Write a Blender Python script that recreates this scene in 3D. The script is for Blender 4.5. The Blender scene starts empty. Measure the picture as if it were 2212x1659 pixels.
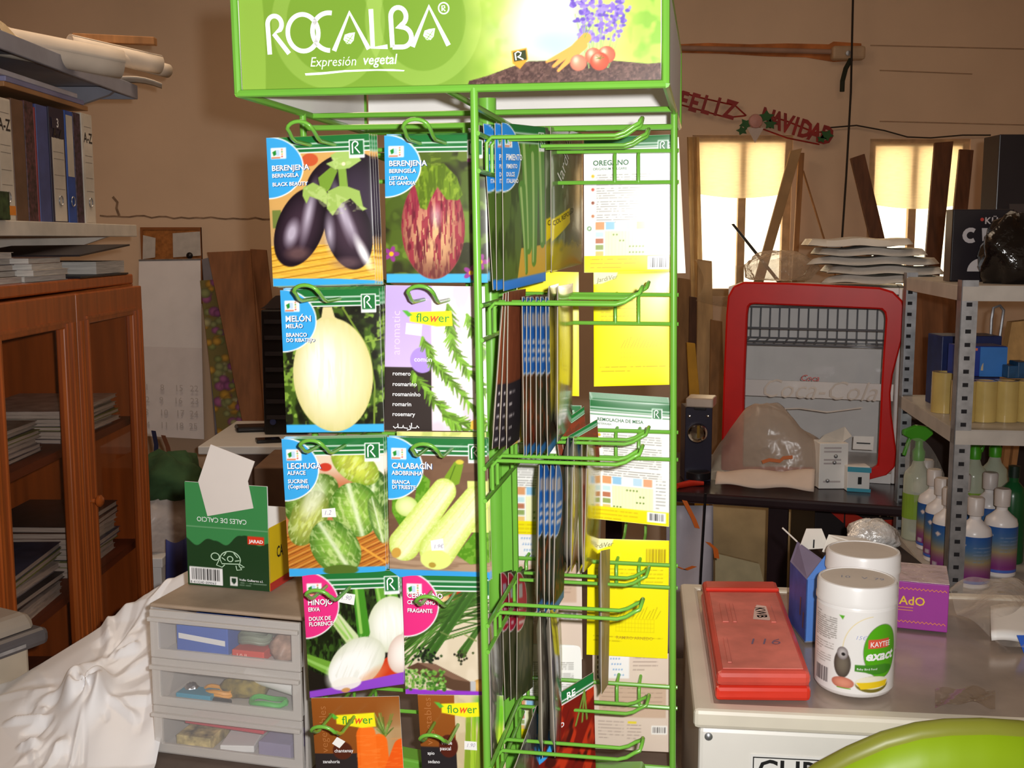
import bpy, math, random
import numpy as np
from mathutils import Vector
random.seed(7); np.random.seed(7)
scene = bpy.context.scene
col = scene.collection
# ------------------------------------------------------------------ camera
F, CX, CY, HY, CAMH = 2450.0, 1106.0, 829.5, 515.0, 1.5
PITCH = math.atan((CY - HY) / F)
cd = bpy.data.cameras.new('camera'); cam = bpy.data.objects.new('camera', cd); col.objects.link(cam)
cd.sensor_width = 36.0; cd.lens = F * 36.0 / 2212.0; cd.clip_start = 0.02
cam.location = (0, 0, CAMH); cam.rotation_euler = (math.pi / 2 - PITCH, 0, 0)
scene.camera = cam
# ------------------------------------------------------------------ world, lights, exposure
w = bpy.data.worlds.new('world'); scene.world = w; w.use_nodes = True
w.node_tree.nodes['Background'].inputs[0].default_value = (1.0, .76, .56, 1)
w.node_tree.nodes['Background'].inputs[1].default_value = .27
def light(name, kind, loc, energy, colr, **k):
    l = bpy.data.lights.new(name, kind); l.energy = energy; l.color = colr
    for a, b in k.items(): setattr(l, a, b)
    o = bpy.data.objects.new(name, l); o.location = loc; col.objects.link(o); return o
# the compact camera's flash, just right of and above its lens
fl = light('camera_flash', 'SPOT', (.045, .0, CAMH + .03), 101, (1.0, .985, .975), shadow_soft_size=.012, spot_size=math.radians(108), spot_blend=1.0)
fl.rotation_euler = (math.pi / 2 - PITCH * .95, 0, math.radians(2))
# added warm fill lights above the frame, stronger at left; no known lamps
for lx, ly, le in ((-.9, 3.2, 19), (1.5, 3.4, 5)):
    light('added_fill_light', 'AREA', (lx, ly, 3.15), le, (1.0, .76, .54), size=1.2)
scene.view_settings.view_transform = 'Standard'
scene.view_settings.look = 'None'
scene.view_settings.exposure = 0.0
scene.view_settings.gamma = 1.0
scene.view_settings.use_curve_mapping = False
# ------------------------------------------------------------------ helpers
cp, sp = math.cos(PITCH), math.sin(PITCH)
def ray(px, py):
    a = (px - CX) / F; b = (CY - py) / F
    return Vector((a, cp + b * sp, -sp + b * cp))
CAM = Vector((0, 0, CAMH))
def at(px, py, Y): d = ray(px, py); return CAM + d * (Y / d.y)
def atz(px, py, z): d = ray(px, py); return CAM + d * ((z - CAMH) / d.z)
def atx(px, py, x): d = ray(px, py); return CAM + d * (x / d.x)
def atplane(px, py, p, n): d = ray(px, py); return CAM + d * ((Vector(p) - CAM).dot(n) / d.dot(n))
V3 = Vector
def lin(c):
    c = np.asarray(c, dtype=np.float64) / 255.0
    return np.where(c <= .04045, c / 12.92, ((c + .055) / 1.055) ** 2.4)
MATS = {}
def mat(name, rgb=(200, 200, 200), rough=.5, metal=0., var=.08, scale=12., bump=0., bscale=60., trans=0., ior=1.45,
        alpha=1., coat=0., emit=0., spec=.5, stretch=None, dark=None, sheen=0., translucent=0.):
    """procedural material: noise-varied colour, optional bump"""
    if name in MATS: return MATS[name]
    m = bpy.data.materials.new(name); m.use_nodes = True
    nt = m.node_tree; N = nt.nodes; L = nt.links; b = N['Principled BSDF']
    c = lin(rgb); tc = N.new('ShaderNodeTexCoord'); mp = N.new('ShaderNodeMapping')
    L.new(tc.outputs['Object'], mp.inputs[0])
    if stretch: mp.inputs['Scale'].default_value = stretch
    no = N.new('ShaderNodeTexNoise'); no.inputs['Scale'].default_value = scale; no.inputs['Detail'].default_value = 5
    L.new(mp.outputs[0], no.inputs['Vector'])
    cr = N.new('ShaderNodeValToRGB'); L.new(no.outputs[0], cr.inputs[0])
    d = lin(dark) if dark else c * (1 - 2.2 * var)
    u = c * (1 + var)
    cr.color_ramp.elements[0].position = .3; cr.color_ramp.elements[1].position = .7
    cr.color_ramp.elements[0].color = (*np.clip(d, 0, 1), 1); cr.color_ramp.elements[1].color = (*np.clip(u, 0, 1), 1)
    L.new(cr.outputs[0], b.inputs['Base Color'])
    b.inputs['Roughness'].default_value = rough; b.inputs['Metallic'].default_value = metal
    b.inputs['IOR'].default_value = ior; b.inputs['Specular IOR Level'].default_value = spec
    b.inputs['Transmission Weight'].default_value = trans; b.inputs['Alpha'].default_value = alpha
    b.inputs['Coat Weight'].default_value = coat; b.inputs['Coat Roughness'].default_value = .08
    if emit:
        L.new(cr.outputs[0], b.inputs['Emission Color']); b.inputs['Emission Strength'].default_value = emit
    if bump:
        n2 = N.new('ShaderNodeTexNoise'); n2.inputs['Scale'].default_value = bscale; n2.inputs['Detail'].default_value = 4
        L.new(mp.outputs[0], n2.inputs['Vector'])
        bp = N.new('ShaderNodeBump'); bp.inputs['Strength'].default_value = bump; bp.inputs['Distance'].default_value = .01
        L.new(n2.outputs[0], bp.inputs['Height']); L.new(bp.outputs[0], b.inputs['Normal'])
    if translucent:
        t = N.new('ShaderNodeBsdfTranslucent'); L.new(cr.outputs[0], t.inputs[0])
        mx = N.new('ShaderNodeMixShader'); mx.inputs[0].default_value = translucent
        out = N['Material Output']; L.new(b.outputs[0], mx.inputs[1]); L.new(t.outputs[0], mx.inputs[2]); L.new(mx.outputs[0], out.inputs[0])
    MATS[name] = m; return m
def film(name, rgb=(255, 255, 255), opacity=.25, rough=.12, bump=.5, bscale=30.):
    """clear plastic film: see-through sheet with a glossy surface"""
    if name in MATS: return MATS[name]
    m = bpy.data.materials.new(name); m.use_nodes = True
    nt = m.node_tree; N = nt.nodes; L = nt.links; b = N['Principled BSDF']
    b.inputs['Base Color'].default_value = (*lin(rgb), 1); b.inputs['Roughness'].default_value = rough
    t = N.new('ShaderNodeBsdfTransparent'); mx = N.new('ShaderNodeMixShader')
    fr = N.new('ShaderNodeMath'); fr.operation = 'POWER'; lw = N.new('ShaderNodeLayerWeight'); lw.inputs[0].default_value = .5; L.new(lw.outputs['Facing'], fr.inputs[0]); fr.inputs[1].default_value = 3.
    ad = N.new('ShaderNodeMath'); ad.operation = 'ADD'; ad.use_clamp = True; ad.inputs[1].default_value = opacity
    no = N.new('ShaderNodeTexNoise'); no.inputs['Scale'].default_value = bscale
    tc = N.new('ShaderNodeTexCoord'); L.new(tc.outputs['Object'], no.inputs['Vector'])
    bp = N.new('ShaderNodeBump'); bp.inputs['Strength'].default_value = bump; bp.inputs['Distance'].default_value = .01
    L.new(no.outputs[0], bp.inputs['Height']); L.new(bp.outputs[0], b.inputs['Normal']); L.new(bp.outputs[0], lw.inputs['Normal'])
    L.new(fr.outputs[0], ad.inputs[0]); L.new(ad.outputs[0], mx.inputs[0])
    L.new(t.outputs[0], mx.inputs[1]); L.new(b.outputs[0], mx.inputs[2]); L.new(mx.outputs[0], N['Material Output'].inputs[0])
    MATS[name] = m; return m
def clear_glass(name, tint=(255, 255, 255), refl=.04, rough=.03):
    """window glass: see-through with a mirror-like surface"""
    if name in MATS: return MATS[name]
    m = bpy.data.materials.new(name); m.use_nodes = True
    nt = m.node_tree; N = nt.nodes; L = nt.links; N.remove(N['Principled BSDF'])
    g = N.new('ShaderNodeBsdfGlossy'); g.inputs['Roughness'].default_value = rough
    t = N.new('ShaderNodeBsdfTransparent'); t.inputs[0].default_value = (*lin(tint), 1); mx = N.new('ShaderNodeMixShader')
    fr = N.new('ShaderNodeMath'); fr.operation = 'POWER'; lw = N.new('ShaderNodeLayerWeight'); lw.inputs[0].default_value = .5; L.new(lw.outputs['Facing'], fr.inputs[0]); fr.inputs[1].default_value = 6.
    ad = N.new('ShaderNodeMath'); ad.operation = 'ADD'; ad.use_clamp = True; ad.inputs[1].default_value = refl
    L.new(fr.outputs[0], ad.inputs[0]); L.new(ad.outputs[0], mx.inputs[0])
    L.new(t.outputs[0], mx.inputs[1]); L.new(g.outputs[0], mx.inputs[2]); L.new(mx.outputs[0], N['Material Output'].inputs[0])
    MATS[name] = m; return m
def print_mat(name='print', rough=.38, coat=.0, spec=.4):
    """flat printed ink: colour comes from the sheet's own print colours"""
    if name in MATS: return MATS[name]
    m = bpy.data.materials.new(name); m.use_nodes = True
    N = m.node_tree.nodes; L = m.node_tree.links; b = N['Principled BSDF']
    a = N.new('ShaderNodeVertexColor'); a.layer_name = 'Ink'; L.new(a.outputs[0], b.inputs['Base Color'])
    b.inputs['Roughness'].default_value = rough; b.inputs['Coat Weight'].default_value = coat; b.inputs['Coat Roughness'].default_value = .12
    b.inputs['Specular IOR Level'].default_value = spec
    MATS[name] = m; return m
def ink(rgb, rough=.45):
    n = 'ink_%02x%02x%02x' % tuple(int(v) for v in rgb)
    return mat(n, rgb, rough=rough, var=.0)
def wloc(o):
    p = Vector((0, 0, 0))
    while o is not None: p += o.location; o = o.parent
    return p
def thing(name, label, cat, loc, group=None):
    o = bpy.data.objects.new(name, None); o.empty_display_size = .02; col.objects.link(o); o.location = Vector(loc)
    o['label'] = label; o['category'] = cat
    if group: o['group'] = group
    return o
def tag(o, label, cat, group=None):
    o['label'] = label; o['category'] = cat
    if group: o['group'] = group
    return o
class MB:
    """collects geometry in world coordinates; build() links ONE mesh object"""
    def __init__(s): s.v = []; s.f = []
    def add(s, vs, fs):
        n = len(s.v); s.v += [tuple(p) for p in vs]; s.f += [tuple(i + n for i in q) for q in fs]; return s
    def hexa(s, o, a, b, c):
        o, a, b, c = V3(o), V3(a), V3(b), V3(c)
        vs = [o, o + a, o + a + b, o + b, o + c, o + a + c, o + a + b + c, o + b + c]
        fs = [(0, 3, 2, 1), (4, 5, 6, 7), (0, 1, 5, 4), (1, 2, 6, 5), (2, 3, 7, 6), (3, 0, 4, 7)]
        if a.cross(b).dot(c) < 0: fs = [q[::-1] for q in fs]
        return s.add(vs, fs)
    def box(s, x0, x1, y0, y1, z0, z1): return s.hexa((x0, y0, z0), (x1 - x0, 0, 0), (0, y1 - y0, 0), (0, 0, z1 - z0))
    def slab(s, pts, ext):
        """polygon (3-D points) extruded along ext"""
        ext = V3(ext); n = len(pts); P = [V3(p) for p in pts]
        nn = V3((0, 0, 0))
        for i in range(n): nn += P[i].cross(P[(i + 1) % n])
        if nn.dot(ext) > 0: P = P[::-1]
        vs = P + [p + ext for p in P]
        fs = [tuple(range(n)), tuple(range(2 * n - 1, n - 1, -1))] + [(i, n + i, n + (i + 1) % n, (i + 1) % n) for i in range(n)]
        return s.add(vs, fs)
    def poly(s, pts): return s.add(pts, [tuple(range(len(pts)))])
    def tube(s, pts, r, n=8, caps=True):
        pts = [V3(p) for p in pts]; rr = r if isinstance(r, (list, tuple)) else [r] * len(pts); vs = []; fs = []; prev = None
        for i, p in enumerate(pts):
            d = (pts[min(i + 1, len(pts) - 1)] - pts[max(i - 1, 0)]).normalized()
            if prev is None:
                a = d.cross(V3((0, 0, 1)) if abs(d.z) < .9 else V3((1, 0, 0))).normalized()
            else:
                a = (prev - d * prev.dot(d)).normalized()
            prev = a; b = d.cross(a)
            for k in range(n):
                t = 2 * math.pi * k / n; vs.append(p + (a * math.cos(t) + b * math.sin(t)) * rr[i])
        for i in range(len(pts) - 1):
            for k in range(n):
                k2 = (k + 1) % n; fs.append((i * n + k, i * n + k2, (i + 1) * n + k2, (i + 1) * n + k))
        if caps: fs.append(tuple(range(n - 1, -1, -1))); fs.append(tuple((len(pts) - 1) * n + k for k in range(n)))
        return s.add(vs, fs)
    def lathe(s, c, prof, n=28, ax=None, caps=True):
        """profile [(r, h)] turned about an axis through c (default z)"""
        c = V3(c); ax = V3(ax or (0, 0, 1)).normalized()
        a = ax.cross(V3((1, 0, 0)) if abs(ax.x) < .9 else V3((0, 1, 0))).normalized(); b = ax.cross(a); vs = []; fs = []
        for r, h in prof:
            for k in range(n):
                t = 2 * math.pi * k / n; vs.append(c + ax * h + (a * math.cos(t) + b * math.sin(t)) * r)
        for i in range(len(prof) - 1):
            for k in range(n):
                k2 = (k + 1) % n; fs.append((i * n + k, i * n + k2, (i + 1) * n + k2, (i + 1) * n + k))
        if caps: fs.append(tuple(range(n - 1, -1, -1))); fs.append(tuple((len(prof) - 1) * n + k for k in range(n)))
        return s.add(vs, fs)
    def grid(s, fn, nx, ny):
        vs = [fn(i / nx, j / ny) for j in range(ny + 1) for i in range(nx + 1)]
        fs = [(j * (nx + 1) + i, j * (nx + 1) + i + 1, (j + 1) * (nx + 1) + i + 1, (j + 1) * (nx + 1) + i) for j in range(ny) for i in range(nx)]
        return s.add(vs, fs)
    def build(s, name, m, parent=None, smooth=False, bevel=0., sub=0, solid=0., kind=None, label=None, origin=None, ang=40):
        org = wloc(parent) if parent else (V3(origin) if origin is not None else None)
        if org is None:
            A = np.array([tuple(p) for p in s.v]); org = V3(((A[:, 0].min() + A[:, 0].max()) / 2, (A[:, 1].min() + A[:, 1].max()) / 2, A[:, 2].min()))
        me = bpy.data.meshes.new(name)
        me.from_pydata([(p[0] - org.x, p[1] - org.y, p[2] - org.z) for p in s.v], [], s.f); me.update()
        o = bpy.data.objects.new(name, me); col.objects.link(o)
        if parent: o.parent = parent
        else: o.location = org
        me.materials.append(m)
        if smooth:
            me.polygons.foreach_set('use_smooth', [True] * len(me.polygons)); me.set_sharp_from_angle(angle=math.radians(ang))
        if solid: k = o.modifiers.new('thickness', 'SOLIDIFY'); k.thickness = solid; k.offset = 0
        if bevel: k = o.modifiers.new('bevel', 'BEVEL'); k.width = bevel; k.segments = 2; k.limit_method = 'ANGLE'
        if sub: k = o.modifiers.new('subdiv', 'SUBSURF'); k.levels = sub; k.render_levels = sub
        if kind: o['kind'] = kind
        if label: o['label'] = label
        return o
def struct(name, mb, m, **k):
    o = mb.build(name, m, kind='structure', **k); return o
# ---- text: outlines of the built-in font turned into flat polygons
_tc = {}
def glyphs(s, size=1., bold=0., shear=0., align='LEFT', space=1.):
    key = (s, bold, shear, align, space)
    if key not in _tc:
        cu = bpy.data.curves.new('t', 'FONT'); cu.body = s; cu.size = 1.; cu.offset = bold; cu.shear = shear; cu.align_x = align
        cu.space_character = space; cu.resolution_u = 2; cu.fill_mode = 'BOTH'
        o = bpy.data.objects.new('t', cu); col.objects.link(o)
        dg = bpy.context.evaluated_depsgraph_get(); me = bpy.data.meshes.new_from_object(o.evaluated_get(dg), depsgraph=dg)
        _tc[key] = ([(v.co.x, v.co.y) for v in me.vertices], [tuple(p.vertices) for p in me.polygons])
        bpy.data.objects.remove(o); bpy.data.curves.remove(cu); bpy.data.meshes.remove(me)
    return _tc[key]
def text(mb, s, M, x, y, size, h=.0006, bold=.0, shear=0., align='LEFT', sx=1., space=1., rot=0.):
    """M(x, y, h) maps print coordinates (x right, y up) to world; size = em in the same units"""
    vs, fs = glyphs(s, 1., bold, shear, align, space); cr, sr = math.cos(rot), math.sin(rot)
    P = []
    for a, b in vs:
        a, b = a * size * sx, b * size; P.append(M(x + a * cr - b * sr, y + a * sr + b * cr, h))
    return mb.add(P, fs)
def stroke(mb, pts, wd, M, h=.0006, closed=False):
    """flat ribbon along a 2-D polyline"""
    P = [np.array(p, float) for p in pts]; n = len(P); vs = []
    for i in range(n):
        a = P[(i - 1) % n] if (closed or i > 0) else P[i]; b = P[(i + 1) % n] if (closed or i < n - 1) else P[i]
        d = b - a; d = d / (np.linalg.norm(d) + 1e-9); q = np.array((-d[1], d[0])) * wd / 2
        vs += [M(*(P[i] + q), h), M(*(P[i] - q), h)]
    m = n if closed else n - 1
    return mb.add(vs, [(2 * i, 2 * i + 1, 2 * ((i + 1) % n) + 1, 2 * ((i + 1) % n)) for i in range(m)])
def arc(cx, cy, rx, ry, a0, a1, n=20): return [(cx + rx * math.cos(math.radians(a0 + (a1 - a0) * i / n)), cy + ry * math.sin(math.radians(a0 + (a1 - a0) * i / n))) for i in range(n + 1)]
def flat(mb, pts, M, h=.0005): return mb.add([M(x, y, h) for x, y in pts], [tuple(range(len(pts)))])
def frame_map(o, ex, ey):
    o, ex, ey = V3(o), V3(ex).normalized(), V3(ey).normalized(); n = ex.cross(ey).normalized()
    return lambda x, y, h=0.: o + ex * x + ey * y + n * h
# ---- print painter: numpy canvas whose pixels become the ink colours of a fine sheet mesh
def vnoise(x, y, seed=0):
    xi, yi = np.floor(x).astype(int), np.floor(y).astype(int); fx, fy = x - xi, y - yi
    fx = fx * fx * (3 - 2 * fx); fy = fy * fy * (3 - 2 * fy)
    def hsh(a, b):
        h = (a * 374761393 + b * 668265263 + seed * 69069) & 0x7fffffff; h = ((h ^ (h >> 13)) * 1274126177) & 0x7fffffff
        return ((h ^ (h >> 16)) & 0xffff) / 65535.
    return (hsh(xi, yi) * (1 - fx) + hsh(xi + 1, yi) * fx) * (1 - fy) + (hsh(xi, yi + 1) * (1 - fx) + hsh(xi + 1, yi + 1) * fx) * fy
class Canvas:
    """drawing units are photograph-like pixels, y down"""
    def __init__(s, w, h, step=1.8, bg=(255, 255, 255)):
        s.w, s.h = w, h; s.nx, s.ny = max(2, int(w / step)), max(2, int(h / step)); s.st = step
        s.X, s.Y = np.meshgrid(np.linspace(0, w, s.nx + 1), np.linspace(0, h, s.ny + 1)); s.C = np.zeros(s.X.shape + (3,)); s.C[:] = bg
    def put(s, m, c):
        m = np.clip(m, 0, 1)[..., None]; s.C = s.C * (1 - m) + np.asarray(c, float) * m; return s
    def n(s, sx, sy=None, seed=0, rot=0.):
        c, k = math.cos(rot), math.sin(rot); x = s.X * c + s.Y * k; y = -s.X * k + s.Y * c
        return .6 * vnoise(x / sx, y / (sy or sx), seed) + .4 * vnoise(2.1 * x / sx, 2.1 * y / (sy or sx), seed + 1)
    def th(s, n, t, k=7.): return np.clip((n - t) * k + .5, 0, 1)
    def mrect(s, x0, y0, x1, y1, soft=None):
        e = soft or s.st
        return np.clip((s.X - x0) / e + .5, 0, 1) * np.clip((x1 - s.X) / e + .5, 0, 1) * np.clip((s.Y - y0) / e + .5, 0, 1) * np.clip((y1 - s.Y) / e + .5, 0, 1)
    def rect(s, x0, y0, x1, y1, c): return s.put(s.mrect(x0, y0, x1, y1), c)
    def loc(s, cx, cy, rx, ry, rot=0.):
        c, k = math.cos(math.radians(rot)), math.sin(math.radians(rot)); x = s.X - cx; y = s.Y - cy
        return (x * c + y * k) / rx, (-x * k + y * c) / ry
    def mell(s, cx, cy, rx, ry, rot=0., soft=None):
        a, b = s.loc(cx, cy, rx, ry, rot); r = np.hypot(a, b); e = (soft or s.st) / min(rx, ry); return np.clip((1 - r) / e + .5, 0, 1)
    def ell(s, cx, cy, rx, ry, c, rot=0., soft=None): return s.put(s.mell(cx, cy, rx, ry, rot, soft), c)
    def ball(s, cx, cy, rx, ry, base, rim, rot=0., hi=None, hx=-.3, hy=-.35, hr=.35):
        m = s.mell(cx, cy, rx, ry, rot); a, b = s.loc(cx, cy, rx, ry, rot); r = np.clip(np.hypot(a, b), 0, 1)[..., None] ** 2.2
        s.put(m, np.asarray(base, float) * (1 - r) + np.asarray(rim, float) * r)
        if hi is not None: s.put(m * np.exp(-(((a - hx) / hr) ** 2 + ((b - hy) / (hr * 1.3)) ** 2)), hi)
        return s
    def mpoly(s, pts):
        ins = np.zeros(s.X.shape, bool); dist = np.full(s.X.shape, 1e9); n = len(pts)
        for i in range(n):
            (x0, y0), (x1, y1) = pts[i], pts[(i + 1) % n]
            if y0 != y1:
                c = ((y0 > s.Y) != (y1 > s.Y)) & (s.X < (x1 - x0) * (s.Y - y0) / (y1 - y0) + x0); ins ^= c
            dist = np.minimum(dist, s._sd(x0, y0, x1, y1))
        return np.clip(np.where(ins, dist, -dist) / s.st + .5, 0, 1)
    def poly(s, pts, c): return s.put(s.mpoly(pts), c)
    def _sd(s, x0, y0, x1, y1):
        dx, dy = x1 - x0, y1 - y0; t = np.clip(((s.X - x0) * dx + (s.Y - y0) * dy) / (dx * dx + dy * dy + 1e-9), 0, 1)
        return np.hypot(s.X - x0 - t * dx, s.Y - y0 - t * dy)
    def line(s, pts, wd, c, soft=None):
        d = np.full(s.X.shape, 1e9)
        for i in range(len(pts) - 1): d = np.minimum(d, s._sd(*pts[i], *pts[i + 1]))
        return s.put(np.clip((wd / 2 - d) / (soft or s.st) + .5, 0, 1), c)
    def taper(s, x0, y0, x1, y1, w0, w1, c):
        dx, dy = x1 - x0, y1 - y0; t = np.clip(((s.X - x0) * dx + (s.Y - y0) * dy) / (dx * dx + dy * dy + 1e-9), 0, 1)
        d = np.hypot(s.X - x0 - t * dx, s.Y - y0 - t * dy); return s.put(np.clip(((w0 + (w1 - w0) * t) / 2 - d) / s.st + .5, 0, 1), c)
    def textlines(s, x0, y0, x1, n, dy, c=(120, 120, 120), hh=2.2, seed=1, gap=4.):
        rr = random.Random(seed)
        for i in range(n):
            y = y0 + i * dy; xe = x1 if i < n - 1 else x0 + (x1 - x0) * rr.uniform(.3, .8)
            s.put(s.mrect(x0, y - hh / 2, xe, y + hh / 2) * (.35 + .65 * (vnoise(s.X / gap, s.Y * 0 + i * 7.3, seed) > .3)), c)
        return s
    def sheet(s, name, M, parent, m=None, label=None):
        """M(u, v, h): u,v in 0..1, v down"""
        nx, ny = s.nx, s.ny; org = wloc(parent)
        vs = np.array([tuple(M(i / nx, j / ny, 0.)) for j in range(ny + 1) for i in range(nx + 1)]) - np.array(tuple(org))
        me = bpy.data.meshes.new(name); k = np.arange((nx + 1) * (ny + 1)).reshape(ny + 1, nx + 1)
        fs = np.stack([k[1:, :-1], k[1:, 1:], k[:-1, 1:], k[:-1, :-1]], -1).reshape(-1, 4)
        me.vertices.add(len(vs)); me.vertices.foreach_set('co', vs.ravel())
        me.loops.add(fs.size); me.loops.foreach_set('vertex_index', fs.ravel().astype(np.int32))
        me.polygons.add(len(fs)); me.polygons.foreach_set('loop_start', np.arange(0, fs.size, 4, dtype=np.int32))
        me.update(calc_edges=True); me.validate()
        ca = me.color_attributes.new('Ink', 'FLOAT_COLOR', 'POINT')
        rgba = np.ones((len(vs), 4)); rgba[:, :3] = lin(np.clip(s.C, 0, 255)).reshape(-1, 3); ca.data.foreach_set('color', rgba.ravel())
        me.polygons.foreach_set('use_smooth', [True] * len(fs))
        o = bpy.data.objects.new(name, me); col.objects.link(o); o.parent = parent; me.materials.append(m or print_mat())
        if label: o['label'] = label
        return o
# ------------------------------------------------------------------ materials in common use
GREEN = mat('green_enamel', (112, 178, 62), rough=.28, var=.03, coat=.3)
WHITE = mat('white_paper', (238, 236, 232), rough=.6, var=.02)
PAPER = mat('aged_paper', (205, 198, 190), rough=.8, var=.06, scale=30)
INKW = ink((250, 250, 250)); INKK = ink((30, 30, 32))
BLACKP = mat('black_plastic', (26, 24, 28), rough=.35, var=.1)
METAL = mat('galvanised_steel', (176, 178, 182), rough=.38, metal=.75, var=.12, scale=40)
GREYP = mat('grey_metal_paint', (150, 152, 165), rough=.45, var=.06)
BROWNW = mat('dark_wood', (104, 62, 36), rough=.55, var=.18, scale=6, stretch=(8, 8, .6))
PLY = mat('plywood', (168, 118, 70), rough=.65, var=.16, scale=5, stretch=(7, 7, .6))
CARD = mat('cardboard', (176, 140, 98), rough=.85, var=.06, scale=20)
TRIMW = mat('white_plastic', (232, 230, 226), rough=.35, var=.02)
# ------------------------------------------------------------------ room shell
WALLM = mat('plaster_wall', (226, 196, 166), rough=.9, var=.05, scale=1.6, bump=.25, bscale=9)
FLOORM = mat('concrete_floor', (120, 108, 98), rough=.7, var=.15, scale=5, bump=.2)
BW = 5.5
m = MB()   # back wall with two window openings
WIN = []
for (x0, x1, y0, y1) in ((1496, 1703, 292, 640), (1880, 2078, 300, 690)):
    a = at(x0, y0, BW); b = at(x1, y1, BW); WIN.append((a.x, b.x, b.z, a.z))
xs = [-2.6, WIN[0][0], WIN[0][1], WIN[1][0], WIN[1][1], 3.6]
for i in range(5):
    if i in (1, 3):
        q = WIN[0] if i == 1 else WIN[1]
        m.box(xs[i], xs[i + 1], BW, BW + .16, 0, q[2]); m.box(xs[i], xs[i + 1], BW, BW + .16, q[3], 3.4)
    else: m.box(xs[i], xs[i + 1], BW, BW + .16, 0, 3.4)
wall_back = struct('wall_back', m, WALLM)
struct('wall_left', MB().box(-2.7, -2.6, -1.5, BW + .16, 0, 3.4), WALLM)
struct('wall_partition', MB().box(-1.67, -1.55, -1.5, 3.36, 0, 3.4), WALLM)
struct('wall_right', MB().box(3.6, 3.7, -1.5, BW + .16, 0, 3.4), WALLM)
struct('floor', MB().box(-2.7, 3.7, -1.5, BW + .16, -.05, 0), FLOORM)
struct('ceiling', MB().box(-2.7, 3.7, -1.5, BW + .16, 3.4, 3.48), mat('ceiling_paint', (230, 215, 195), rough=.9))
# crack and old paint lines on the wall
CRACK = mat('wall_crack', (150, 122, 98), rough=.95, var=.2, scale=30)
m = MB(); rr = random.Random(3)
def wallM(px, py, h=0.): p = at(px, py, BW - .002 - h); return p
pts = [(216 + i * 16, 467 + rr.uniform(-2.5, 2.5) + i * .25) for i in range(25)]
m2 = MB(); stroke(m2, [(at(x, y, BW).x, at(x, y, BW).z) for x, y in pts], .007, lambda a, b, h: V3((a, BW - .003, b)))
stroke(m2, [(at(x, y, BW).x, at(x, y, BW).z) for x, y in [(244, 425), (254, 437), (252, 450), (258, 466)]], .012, lambda a, b, h: V3((a, BW - .003, b)))
struct('trim_1', m2, CRACK)
# cable conduit painted ochre, with junction box
OCHRE = mat('ochre_wall_stain', (196, 118, 62), rough=.85, var=.22, scale=9)
m = MB(); P = [(1462, 96), (1530, 93), (1620, 96), (1700, 94), (1790, 96), (1800, 90), (1860, 94), (1862, 130), (1800, 134), (1740, 124), (1660, 122), (1560, 116), (1462, 114)]
m.slab([at(x, y, BW) for x, y in P], (0, -.004, 0)); struct('trim_2', m, OCHRE)
t = thing('cable_conduit', 'grey cable conduit running along the ochre stripe high on the back wall', 'conduit', at(1630, 107, BW))
MB().tube([at(1440, 103, BW - .02), at(1800, 112, BW - .02)], .012, 10).build('pipe', mat('conduit_grey', (168, 132, 112), rough=.6), t, smooth=True)
m = MB(); a = at(1800, 98, BW - .06); b = at(1862, 132, BW)
m.box(a.x, b.x, BW - .06, BW - .004, b.z, a.z); m.build('junction_box', mat('box_cream', (190, 160, 128), rough=.5), t, bevel=.012)
m = MB(); c = at(1832, 115, BW - .065); m.lathe(c, [(.0, 0), (.012, 0), (.012, .006), (.0, .008)], 12, ax=(0, -1, 0)); m.build('screw', METAL, t, smooth=True)
m = MB(); m.tube([at(1843, -20, BW - .09), at(1838, 200, BW - .09), at(1828, 380, BW - .09), at(1816, 560, BW - .09)], .005, 6)
tag(m.build('hanging_cord', mat('dark_cord', (40, 32, 26), rough=.8)), 'long thin dark cord hanging straight down the back wall between the windows', 'cord')
m = MB(); m.tube([at(1838, 128, BW - .07), at(1827, 148, BW - .08), at(1820, 175, BW - .05), at(1819, 198, BW - .05)], .011, 6)
tag(m.build('cable_stub', mat('dark_green_cord', (38, 42, 28), rough=.8)), 'short dark cable end drooping from the junction box on the wall', 'cable')
m = MB(); P = [(1790, 276), (1850, 271), (1910, 282), (1960, 296), (2010, 298), (2080, 292), (2140, 292)]
m.tube([at(x, y, BW - .02) for x, y in P], .0035, 5)
tag(m.build('wall_wire', mat('dark_cord')), 'thin wire sagging along the wall above the right window', 'wire')
# plank lines on the upper right wall
m = MB()
for y, x0, x1 in ((98, 1880, 2212), (152, 1900, 2100), (262, 1900, 2212)):
    a, b = at(x0, y, BW), at(x1, y + 8, BW); m.tube([(a.x, BW - .001, a.z), (b.x, BW - .001, b.z)], .003, 4)
struct('trim_3', m, mat('plank_line', (188, 158, 130), rough=.95))
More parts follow.
